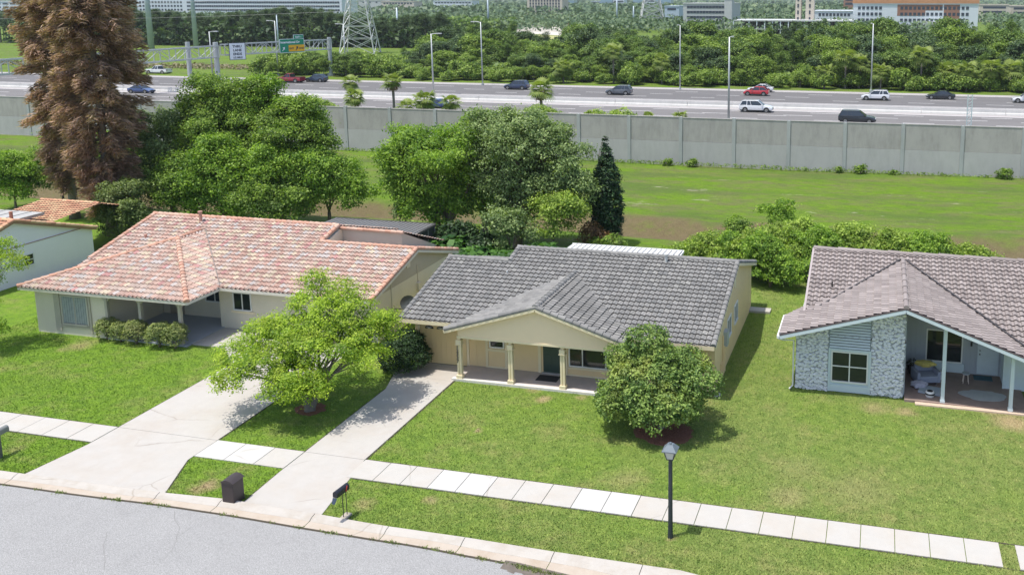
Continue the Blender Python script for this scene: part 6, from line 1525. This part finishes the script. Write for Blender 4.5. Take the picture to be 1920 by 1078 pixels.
LB_ = {'broad': ('broadleaf_tree', 'mid green bushy tree in the wood beyond the motorway', 'tree'), 'light': ('broadleaf_tree', 'yellowish light green bushy tree in the wood beyond the motorway', 'tree'),
       'dark': ('broadleaf_tree', 'dark green round tree in the wood beyond the motorway', 'tree'), 'pine': ('pine_tree', 'dark pine with bare lower trunk in the wood beyond the motorway', 'tree'),
       'youngpine': ('pine_tree', 'green conical young pine in the wood beyond the motorway', 'tree'), 'shrub': ('verge_shrub', 'rounded light green shrub at the edge of the wood by the motorway', 'shrub'), 'bigpine': ('pine_tree', 'tall dark pine of the dense wood at the left', 'tree')}
GRP = {'broad': 'mid green trees of the wood', 'light': 'light green trees of the wood', 'dark': 'dark trees of the wood', 'pine': 'bare trunked pines of the wood', 'youngpine': 'young pines of the wood', 'shrub': 'shrubs along the motorway edge', 'bigpine': 'tall pines of the left wood'}
MARKS = [(20, 'at the left edge'), (120, 'behind the left dead tree'), (215, 'behind the tall dead tree'), (272, 'beside the thickest steel pole'), (325, 'between the two steel poles'), (375, 'beside the second steel pole'), (425, 'behind the white sign'), (480, 'between the white and green signs'), (540, 'behind the green sign'), (595, 'right of the green sign'), (640, 'left of the lattice tower'),
    (675, 'behind the lattice tower'), (715, 'right of the lattice tower'), (770, 'at the right end of the dark wood'), (815, 'near the middle lamp post'), (860, 'between the two middle lamp posts'), (905, 'near the verge lamp post'), (965, 'above the navy car'), (1015, 'above the big round palm'), (1075, 'right of the big round palm'), (1120, 'left of the grey car'), (1165, 'above the grey car'), (1220, 'below the small far tower'),
    (1275, 'near the slim lamp post'), (1320, 'right of the slim lamp post'), (1366, 'near the tall near lamp post'), (1420, 'above the bright red car'), (1480, 'right of the bright red car'), (1540, 'below the lift towers'), (1590, 'left of the right lamp post'), (1640, 'near the right lamp post'), (1700, 'between the white and black cars'), (1765, 'above the black car'), (1820, 'right of the black car'), (1880, 'near the right edge'), (1960, 'at the right edge')]
SEEN = {}
def px_of(x, y):
    v = np.array([x, y, -CAM_H+4.0]); return float(v@_r/(v@_f)*FPX+CX)
def spot(x, y): 
    p = px_of(x, y); return min(MARKS, key=lambda m_: abs(m_[0]-p))[1]
def plant(kind, x, y, s=1.0, sz=None):
    cm, tm = PR[kind][rr.randrange(len(PR[kind]))]; nm, lb, ct = LB_[kind]
    row_ = 'back' if y > 222 and kind != 'bigpine' or y > 296 else ('front' if y < 186 or (kind == 'bigpine' and y < 287) else 'middle')
    lb = lb.split(' in the wood')[0].split(' of the dense')[0].split(' at the edge of the wood')[0]+', '+row_+' row, '+spot(x, y)
    root = empty(nm, (x, y, 0), rr.uniform(0, 6.28), lb, ct, GRP[kind])
    for nme, me in (('crown', cm), ('trunk', tm)): o = link(nme, me, root); o.scale = (s, s, sz or s)
# edge of the wood: the photo's outline of tree tops, read along x; y is the depth of the first row
def top_h(px, Y, py): return max(2.5, aty(px, py, Y)[1])
outline = [(500, 108), (560, 110), (640, 104), (700, 100), (745, 108), (790, 62), (830, 42), (900, 40), (960, 46), (1000, 62), (1080, 58), (1110, 40), (1180, 42), (1250, 52), (1290, 40), (1340, 38), (1400, 44), (1500, 45), (1560, 38), (1600, 44), (1650, 36), (1720, 46), (1760, 44), (1830, 42), (1880, 34), (1930, 40)]
def oy(px): 
    for a, b in zip(outline, outline[1:]):
        if a[0] <= px <= b[0]: return a[1]+(b[1]-a[1])*(px-a[0])/(b[0]-a[0])
    return outline[-1][1]
for Y, step, kinds, frac in ((176, 22, ('shrub', 'shrub', 'light'), .30), (181, 22, ('light', 'broad', 'dark', 'shrub', 'youngpine'), .52), (189, 25, ('broad', 'dark', 'light', 'youngpine', 'youngpine'), .72), (200, 28, ('youngpine', 'broad', 'dark', 'light'), .86), (214, 31, ('youngpine', 'pine', 'dark', 'broad'), .95), (232, 36, ('pine', 'youngpine', 'broad', 'pine'), 1.0)):
    px = 500+rr.uniform(0, 20)
    while px < 1990:
        hh = top_h(min(px, 1925), Y, oy(min(px, 1925))) if Y > 195 or px > 760 else 4.2
        x = aty(px, 150, Y)[0]
        if px < 760 and Y > 200: px += step; continue
        if px < 760 and Y == 200 and rr.random() < .5: px += step; continue
        k = rr.choice(kinds); base = {'broad': 10, 'light': 9, 'dark': 10, 'pine': 14, 'youngpine': 10, 'shrub': 3}[k]
        want = hh*frac*rr.uniform(.72, 1.06); s = max(.32, want/base)
        if k == 'shrub': s = rr.uniform(.6, 1.2)
        if px < 760: k = rr.choice(('shrub', 'shrub', 'light', 'broad')); s = rr.uniform(.8, 1.3) if k == 'shrub' else .42*rr.uniform(.8, 1.2)
        wide = max(.38, min(1.1, s*1.25)) if k != 'shrub' else s
        plant(k, x, Y+rr.uniform(-3, 3), wide, s if k != 'shrub' else s*rr.uniform(.9, 1.4)); px += step*rr.uniform(.75, 1.25)
# cabbage palms at the edge of the wood
for k, (px, pt_, s) in enumerate(((1056, 128, 1.5), (1150, 98, 1.4), (1241, 115, 1.3), (1546, 135, 1.3), (1586, 112, 1.6), (1612, 120, 1.4), (1652, 135, 1.4), (1729, 105, 1.5), (1774, 135, 1.5), (1813, 133, 1.5), (1858, 130, 1.5), (1896, 132, 1.5))):
    Y = 173.5+1.2*(k % 3); x, z = aty(px, pt_, Y); palm(x, Y, z, s, 'cabbage palm at the edge of the wood, '+spot(x, Y), k, False, 'cabbage palms at the edge of the wood', 'cabbage_palm')
# dense dark pine wood on the left
for Y, step in ((283, 15), (291, 17), (300, 19)):
    px = -20
    while px < 840:
        t = 22+6*math.sin(px*.02)+(8 if px > 640 else 0)
        H_ = aty(px, t+rr.uniform(-4, 6), Y)[1]
        plant('bigpine', aty(px, 90, Y)[0], Y+rr.uniform(-3, 3), 1.0, max(.4, H_/17)); px += step*rr.uniform(.8, 1.2)
def mass(name, xr, yr, h, n, mat_, label, seed, size=2.2, cat='wood'):
    r_ = np.random.default_rng(seed); P = np.stack([r_.uniform(*xr, n), r_.uniform(*yr, n), np.zeros(n)], 1)
    P[:, 2] = (h*(.72+.16*np.sin(P[:, 0]*.12+1)*np.sin(P[:, 1]*.08)+.12*np.sin(P[:, 0]*.41+P[:, 1]*.3)))*(.04+.96*r_.random(n)**.75)
    Nn = unit(r_.normal(size=(n, 3))*.7+np.array([0, -.3, .8])); V, F = leaves_arrays(P, Nn, size, .7, r=r_)
    o = link(name, fastmesh(name, V, F, mat_, {'v': np.clip(.4+.25*np.sin(P[:, 0]*.2)*np.sin(P[:, 1]*.17)+.2*r_.normal(size=n), 0, 1)})); tag(o, label, cat, kind='stuff'); return o
mass('undergrowth', (-95, 45), (178, 240), 4.2, 26000, F_A, 'dense undergrowth filling the wood beyond the motorway', 301, 1.0, 'undergrowth')
mass('undergrowth', (-330, -150), (279, 312), 10.5, 26000, F_C, 'shadowy undergrowth and trunks inside the dark left wood', 302, 1.6, 'undergrowth')
mass('scrub', (-300, -128), (186, 196), .9, 5000, leafmat('dry_scrub', (.14, .12, .06), (.30, .26, .15), .2), 'strip of dry scrub and reeds between motorway verge and meadow at the left', 303, .7, 'scrub')
D1 = leafmat('distant_leaf', (.05, .095, .045), (.14, .20, .08), .1)
mass('distant_wood', (-900, 40), (430, 640), 8, 60000, D1, 'far wood beyond the power towers stretching to the horizon', 304, 2.0)
mass('distant_wood', (-1500, 500), (800, 1500), 11, 70000, D1, 'hazy wood on the horizon in front of the far towers', 305, 5)
mass('distant_wood', (60, 400), (300, 900), 9, 30000, D1, 'far wood to the right of the building site', 306, 2.4)
mass('distant_wood', (-2600, 1200), (1900, 2600), 13, 40000, D1, 'hazy strip of wood right on the horizon', 307, 9)
mass('distant_wood', (-250, -195), (420, 470), 8.5, 4000, F_A, 'light clump of wood around the small far lattice tower', 308, 2.2)

# ------------------------------------------------------------------ far buildings
def block(name, d, px0, px1, ptop, label, cat, wallm, rows, cols, winm, rowh=3.0, ww=1.2, wh=1.3, zb=0, depth=18, margin=2.0, skip=None, rot=0.0, pb=None):
    """a building whose front faces the camera side at depth d; windows are parts of it"""
    X0, Z = aty(px0, ptop, d); X1, _ = aty(px1, ptop, d); L_ = X1-X0
    root = empty(name, (X0, d, 0), rot, label, cat)
    MB().box(0, L_, 0, depth, 0, Z).build('wall', wallm, root); MB().box(-.3, L_+.3, -.3, depth+.3, Z, Z+.5).build('parapet', wallm, root)
    wm = MB().box(-ww/2, ww/2, -.12, -.02, 0, wh).build('window', winm, root); me = wm.data; first = True; cnt = 0; rest = MB()
    for i in range(rows):
        z = Z-1.0-wh-i*rowh
        if z < .3: break
        for j in range(cols):
            x_ = margin+(L_-2*margin)*(j+.5)/cols
            if skip and skip(i, j): continue
            cnt += 1
            if first: wm.location = (x_, 0, z); first = False
            elif cnt <= 100: o = bpy.data.objects.new('window', me); C.objects.link(o); o.parent = root; o.location = (x_, 0, z)
            else: rest.box(x_-ww/2, x_+ww/2, -.12, -.02, z, z+wh)
    if rest.v: o = rest.build('window', winm, root); o['kind'] = 'stuff'
    return root, L_, Z
WB = plain('far_white', (.62, .66, .70), .8, var=.03, vs=.1); WG2 = plain('far_grey', (.46, .47, .46), .8, var=.06, vs=.1); WD = plain('far_window', (.04, .05, .07), .4); SHT = plain('sheathing_orange', (.50, .24, .12), .8, var=.25, vs=.4)
BG_ = plain('far_beige', (.55, .48, .40), .8, var=.05, vs=.1); LBL = plain('far_blue_glass', (.22, .33, .42), .3, var=.1, vs=.1); BRK = plain('brick_red', (.30, .15, .10), .8, var=.15, vs=.3)
# hotel under construction, right
rt, L_, Z = block('unfinished_hotel', 470, 1600, 1835, 9, 'unfinished white building with orange sheathing along its top storey', 'building', WB, 6, 27, WD, 3.0, 1.35, 1.5, skip=lambda i, j: j in (6, 7, 8, 9, 26) or (j in (0, 25) and False))
MB().box(-.3, L_+.3, -.4, 18.4, Z+.5, Z+4.2).build('sheathing', SHT, rt)
MB().box(L_*.36, L_*.72, -.06, -.01, Z-2.9, Z+.2).build('brick_panel', BRK, rt); MB().box(L_*.73, L_*.855, -.06, -.01, 0, Z+.2).build('brick_panel', BRK, rt); MB().box(L_*.36, L_*.585, -.06, -.01, Z-5.6, Z-2.9).build('brick_panel', BRK, rt)
MB().box(L_*.585, L_*.73, -5, -.1, 0, 5.6).build('entrance_block', WG2, rt)
MB().box(.5, L_-.5, -.05, .02, 0, 2.6).build('ground_floor', WG2, rt)
block('parking_building', 480, 1281, 1372, 8, 'grey concrete parking building with rows of square openings', 'building', WG2, 6, 13, WD, 2.7, 1.6, 1.3, depth=30)
MB_ = None
x, z = aty(1365, 8, 478); t_ = empty('stair_tower', (x, 476, 0), 0, 'plain grey stair tower at the right end of the parking building', 'tower'); MB().box(-1.6, 2.4, 0, 8, 0, z+2).build('wall', WG2, t_); MB().box(-1.7, 2.5, -.1, 8.1, z+2, z+2.5).build('parapet', WG2, t_)
X0, Z = aty(1375, 38, 440); X1, _ = aty(1600, 38, 440); sf = empty('steel_frame_building', (X0, 440, 0), 0, 'low unfinished concrete frame building on the building site', 'building')
MB().box(0, X1-X0, 0, 25, Z-.6, Z).build('roof', WG2, sf); MB().box(0, X1-X0, 0, 25, Z-4.6, Z-4.2).build('floor', WG2, sf); MB().box(0, X1-X0, 24, 25, 0, Z-.6).build('rear_wall', BG_, sf)
for k in range(16): MB().box((X1-X0)*k/15-.25, (X1-X0)*k/15+.25, .2, .8, 0, Z-.6).build('column', WB, sf)
for k, (a, b, t, lb) in enumerate(((1492, 1502, -8, 'left bare concrete lift tower on the building site'), (1511, 1527, -8, 'right bare concrete lift tower with openings on the building site'))):
    block('lift_tower', 452, a, b, t, lb, 'tower', BG_, 6, 1, WD, 3.2, .8, 1.8, depth=6, margin=.2 if k else 1.0)
block('low_building', 500, 1527, 1602, 22, 'low white building with bright flat roof left of the unfinished hotel', 'building', WB, 3, 9, WD, 3.2, 1.3, 1.5, depth=25)
# white hotel, left
for (a, b, t, lb, cs) in ((-15, 62, 4, 'white building with dark strip windows at the top left corner', 5), (60, 170, 8, 'low white building partly behind the dead brown trees', 8), (255, 345, -6, 'white hotel block left of the long window front', 14), (345, 640, -6, 'long white hotel with rows of small dark windows above the dark wood', 66)):
    block('white_hotel', 640, a, b, t, lb, 'building', WB, 4, cs, WD, 3.05, 1.9 if cs > 10 else 5.5, 1.5, depth=22)
block('grey_hall', 900, 672, 715, 2, 'plain grey hall right of the lattice tower', 'building', WG2, 1, 3, WD, 4, 2, 1.5)
block('beige_hall', 900, 715, 776, 4, 'long low beige building with reddish roof line', 'building', BG_, 1, 10, WD, 4, 2.4, 1.5)
block('white_complex', 1000, 812, 886, 3, 'low white complex on the horizon left of the far pole', 'building', WB, 1, 12, WD, 4, 3, 1.5)
block('beige_hotel', 850, 988, 1054, -2, 'beige tower hotel with vertical window strips on the horizon', 'building', BG_, 4, 11, WD, 2.9, 1.6, 2.2)
for k, (a, b, t, lb) in enumerate(((1058, 1076, 2, 'blue grey block right of the beige hotel'), (1108, 1124, 3, 'pale blue far block, leftmost of the skyline group'), (1126, 1148, -4, 'blue glass tower in the far skyline'), (1150, 1170, -4, 'darker blue glass tower in the far skyline'), (1187, 1206, -5, 'blue striped tower left of the gap in the skyline'), (1208, 1228, -5, 'pale striped tower in the middle of the skyline'), (1229, 1258, -4, 'wide striped blue tower at the right of the skyline'))):
    block('glass_tower', 1500, a, b, t, lb, 'building', (LBL, WB)[k % 2], 3, 5, (LBL, WD)[k % 2], 4.5, 3.4, 2.8, margin=1)
block('blue_hall', 560, 1246, 1273, 13, 'pale blue metal hall left of the parking building', 'building', plain('pale_blue_metal', (.42, .50, .58), .6), 1, 3, WD, 4, 2, 1.2)
block('terracotta_hotel', 700, 1838, 1892, 10, 'beige building with reddish roof right of the unfinished hotel', 'building', BG_, 3, 8, WD, 3.2, 2, 1.5)
block('terracotta_hotel', 720, 1896, 1930, 12, 'reddish roofed beige building at the top right corner', 'building', BG_, 2, 5, WD, 3.2, 2, 1.5)
block('brick_tower', 900, 1582, 1604, -4, 'brown grid building just left of the unfinished hotel', 'building', BRK, 2, 5, WD, 4, 2, 2)
# far car park, its cars and pale ground
mb = MB(); mb.prism([at(968, 63), at(1050, 68), at(1075, 52), at(1090, 44), at(985, 40), at(970, 47)], -.1, .25); struct('car_park', mb, plain('car_park_ground', (.50, .46, .40), .9, var=.1, vs=.05))
mb = MB(); mb.prism([at(960, 75), at(1052, 80), at(1050, 69), at(966, 64)], -.1, .2); struct('meadow', mb, plain('dry_meadow', (.34, .33, .12), .9, var=.2, vs=.08))
pc = [P_WH, P_BK, P_GY, P_NV, P_R2]
cb_ = None
for k in range(34):
    px = 972+rr.uniform(0, 112); py = rr.choice((42.5, 45.5, 48.5, 51.0)); x, y = at(px, py)
    m_ = pc[rr.choices(range(5), (5, 3, 3, 1, 1))[0]]
    b = MB(); b.loft([[(-2.3, -.9, .5), (-2.3, .9, .5), (-2.2, .85, 1.25), (-2.2, -.85, 1.25)], [(-1.3, -.9, .45), (-1.3, .9, .45), (-1.2, .72, 1.75), (-1.2, -.72, 1.75)], [(.5, -.9, .45), (.5, .9, .45), (.4, .72, 1.7), (.4, -.72, 1.7)], [(1.2, -.9, .45), (1.2, .9, .45), (1.2, .82, 1.15), (1.2, -.82, 1.15)], [(2.3, -.85, .5), (2.3, .85, .5), (2.2, .8, 1.0), (2.2, -.8, 1.0)]], True)
    for wx in (-1.4, 1.45):
        for s in (-.85, .85): b.disc((wx, s, .45), (0, 1, 0), .38, .2, 8)
    o = b.build('parked_car', m_, None); o.location = (x, y, .25); o.rotation_euler = (0, 0, rr.choice((0, 1.57, .2)))
    tag(o, 'tiny parked car on the far car park beyond the wood', 'car', 'cars on the far car park')

# ------------------------------------------------------------------ grass blades over the near lawns
def in_poly(px_, py_, poly):
    c = np.zeros(len(px_), bool); n = len(poly)
    for i in range(n):
        x1, y1 = poly[i]; x2, y2 = poly[(i+1) % n]
        cond = ((y1 > py_) != (y2 > py_)) & (px_ < (x2-x1)*(py_-y1)/(y2-y1+1e-9)+x1); c ^= cond
    return c
rg = np.random.default_rng(55)
n = 520000
X = rg.uniform(-44, 9, n); Y = 23.3+(52-23.3)*rg.random(n)**1.7
bk = np.interp(X, [p[0] for p in back], [p[1] for p in back])
ok = Y > bk+.02
for poly in ([(dL-.01, SW1-.05), (dR+.01, SW1-.05), (dR+.01, 36.6), (-21.3, 35.2), (dL-.01, 33.5)], [(aL[0]-.02, 22), (aR[0]+.02, 22), (aR[0]+.02, kb(aR[0])), (dR+.27, SW0-.2), (dR, SW1), (dL, SW1), (dL, SW0-.2), (aL[0]-.02, kb(aL[0]))],
             [(nL-.01, SW1-.05), (nR+.01, SW1-.05), (nR-.08, 33), (-24.6, 37.4), (-30.8, 38), (-31, 35.9), (-29.3, 34.3), (nL-.01, 32.5)], [(bL[0]-.02, 22), (bR[0]+.02, 22), (bR[0]+.02, kb(bR[0])), (nR+.01, SW0-.3), (nR, SW1), (nL, SW1), (nL, SW0-.2), (bL[0]-.02, kb(bL[0]))],
             [(-46, SW0-.01), (4.15, SW0-.01), (4.15, SW1+.01), (-46, SW1+.01)], [(4.62, SW0), (12, SW0), (12, SW1), (4.62, SW1)],
             [(-18.35, 35.0), (-10.4, 35.0), (-10.4, 39), (-18.35, 39)], [(-21, 36.5), (-6.5, 36.5), (-6.5, 50), (-21, 50)], [(-42, 35.5), (-32.8, 35.5), (-32.8, 52), (-42, 52)], [(-33, 38.2), (-23.9, 38.2), (-23.9, 52), (-33, 52)], [(-33, 35.8), (-30.5, 35.8), (-30.5, 39), (-33, 39)],
             [(-3.3, 37.85), (1.5, 37.85), (1.5, 53), (-3.3, 53)], [(1.4, 37.25), (9, 37.25), (9, 53), (1.4, 53)], [(-44.1, 42), (-41.9, 42), (-41.9, 53), (-44.1, 53)]):
    ok &= ~in_poly(X, Y, poly)
for (px, py, rx, ry) in ((582, 768, .6, .52), (1246, 812, 1.12, .9)):
    mx_, my_ = at(px, py); ok &= ((X-mx_)/rx)**2+((Y-my_)/ry)**2 > 1
X = X[ok]; Y = Y[ok]; n = len(X)
hgt = .045*(.6+.8*rg.random(n)); a = rg.uniform(0, 6.28, n); wd_ = .016*(.6+.8*rg.random(n)); ln = rg.normal(0, .03, (n, 2))
bx_ = np.stack([X-np.cos(a)*wd_, Y-np.sin(a)*wd_, np.full(n, -.004)], 1); b2_ = np.stack([X+np.cos(a)*wd_, Y+np.sin(a)*wd_, np.full(n, -.004)], 1); tp = np.stack([X+ln[:, 0], Y+ln[:, 1], hgt], 1)
V = np.stack([bx_, b2_, tp], 1).reshape(-1, 3); F = np.arange(n*3).reshape(n, 3)
def grass_blade(n_, b, o):
    P = pos(n_); a_ = N(n_, 'ShaderNodeAttribute'); a_.attribute_name = 'v'
    sep = N(n_, 'ShaderNodeSeparateXYZ'); n_.links.new(P, sep.inputs[0]); g = N(n_, 'ShaderNodeMapRange'); g.inputs[1].default_value = -30; g.inputs[2].default_value = -4; n_.links.new(sep.outputs[0], g.inputs[0])
    gy = N(n_, 'ShaderNodeMapRange'); gy.inputs[1].default_value = 40; gy.inputs[2].default_value = 35; gy.inputs[3].default_value = -.75; gy.inputs[4].default_value = 0; n_.links.new(sep.outputs[1], gy.inputs[0]); g2 = N(n_, 'ShaderNodeMath', operation='ADD'); g2.use_clamp = True; n_.links.new(g.outputs[0], g2.inputs[0]); n_.links.new(gy.outputs[0], g2.inputs[1]); g = g2
    lush = mix(n_, a_.outputs['Fac'], (.13, .25, .02), (.26, .38, .045)); olv = mix(n_, a_.outputs['Fac'], (.17, .25, .05), (.36, .41, .115))
    col = mix(n_, g.outputs[0], lush, olv); col = mix(n_, ramp(n_, noise(n_, .55, 5, .7, P), [(.50, 0.), (.74, .65)]), col, (.38, .34, .15)); col = mix(n_, ramp(n_, noise(n_, 2.3, 4, .7, P), [(.40, .45), (.56, 0.)]), col, (.10, .19, .035)); col = mix(n_, patches(n_, P), col, (.46, .36, .21))
    n_.links.new(col, b.inputs['Base Color']); b.inputs['Roughness'].default_value = .8; b.inputs['Specular IOR Level'].default_value = .2
o = link('grass', fastmesh('grass', V, F, nmat('grass_blade', grass_blade), {'v': rg.random(n)})); tag(o, 'short mown grass growing over the front lawns and verges', 'grass', kind='stuff')
mb = MB(); rq = random.Random(31); xs2 = [at(955, 1040)[0]+.25*k for k in range(26)]
for a_, b_ in zip(xs2, xs2[1:]):
    e0, e1 = interp(edge, a_), interp(edge, b_); mb.quad((a_, e0-.30-rq.uniform(0, .18), .0108), (b_, e1-.30-rq.uniform(0, .18), .0108), (b_, e1+.10, .020), (a_, e0+.10, .020))
struct('gutter_dirt', mb, plain('damp_dirt', (.13, .11, .09), .9, var=.5, vs=5, bmp=.4))
rg2 = np.random.default_rng(3); px_l = list(rg2.uniform(560, 1150, 26))+list(rg2.uniform(960, 1200, 70))+list(rg2.uniform(0, 560, 18)); PX = []; 
for q in px_l:
    x_ = at(q, interp([(0, 907), (567, 990), (713, 1013), (874, 1042), (1200, 1100)], q))[0]; m_ = int(rg2.integers(8, 30)); PX.append(np.stack([x_+rg2.normal(0, .10, m_), np.full(m_, interp(edge, x_))+rg2.normal(-.02, .045, m_)-(.08*rg2.random() if q > 950 else 0), np.full(m_, .012)], 1))
PX = np.concatenate(PX); nn = len(PX); aa = rg2.uniform(0, 6.28, nn); dx = np.stack([np.cos(aa), np.sin(aa), 0*aa], 1)*.022; tp = PX+np.stack([rg2.normal(0, .03, nn), rg2.normal(0, .03, nn), rg2.uniform(.02, .07, nn)], 1)
V = np.stack([PX-dx, PX+dx, tp], 1).reshape(-1, 3); o = link('gutter_weeds', fastmesh('gutter_weeds', V, np.arange(nn*3).reshape(nn, 3), L_HED, {'v': rg2.random(nn)*.6})); tag(o, 'weeds and grass tufts growing out of the seam between street and kerb', 'weeds', kind='stuff')
# ------------------------------------------------------------------ air
HAZE = 0.00010
if HAZE:
    mh = bpy.data.materials.new('haze_air'); mh.use_nodes = True; t_ = mh.node_tree; t_.nodes.clear()
    oo = t_.nodes.new('ShaderNodeOutputMaterial'); pv = t_.nodes.new('ShaderNodeVolumePrincipled'); pv.inputs['Density'].default_value = HAZE; pv.inputs['Color'].default_value = (.80, .88, .95, 1); t_.links.new(pv.outputs[0], oo.inputs['Volume'])
    hz = MB().box(-3000, 1500, -60, 2700, -3, 60).build('haze', mh); hz['kind'] = 'stuff'
print('objects', len(bpy.data.objects))
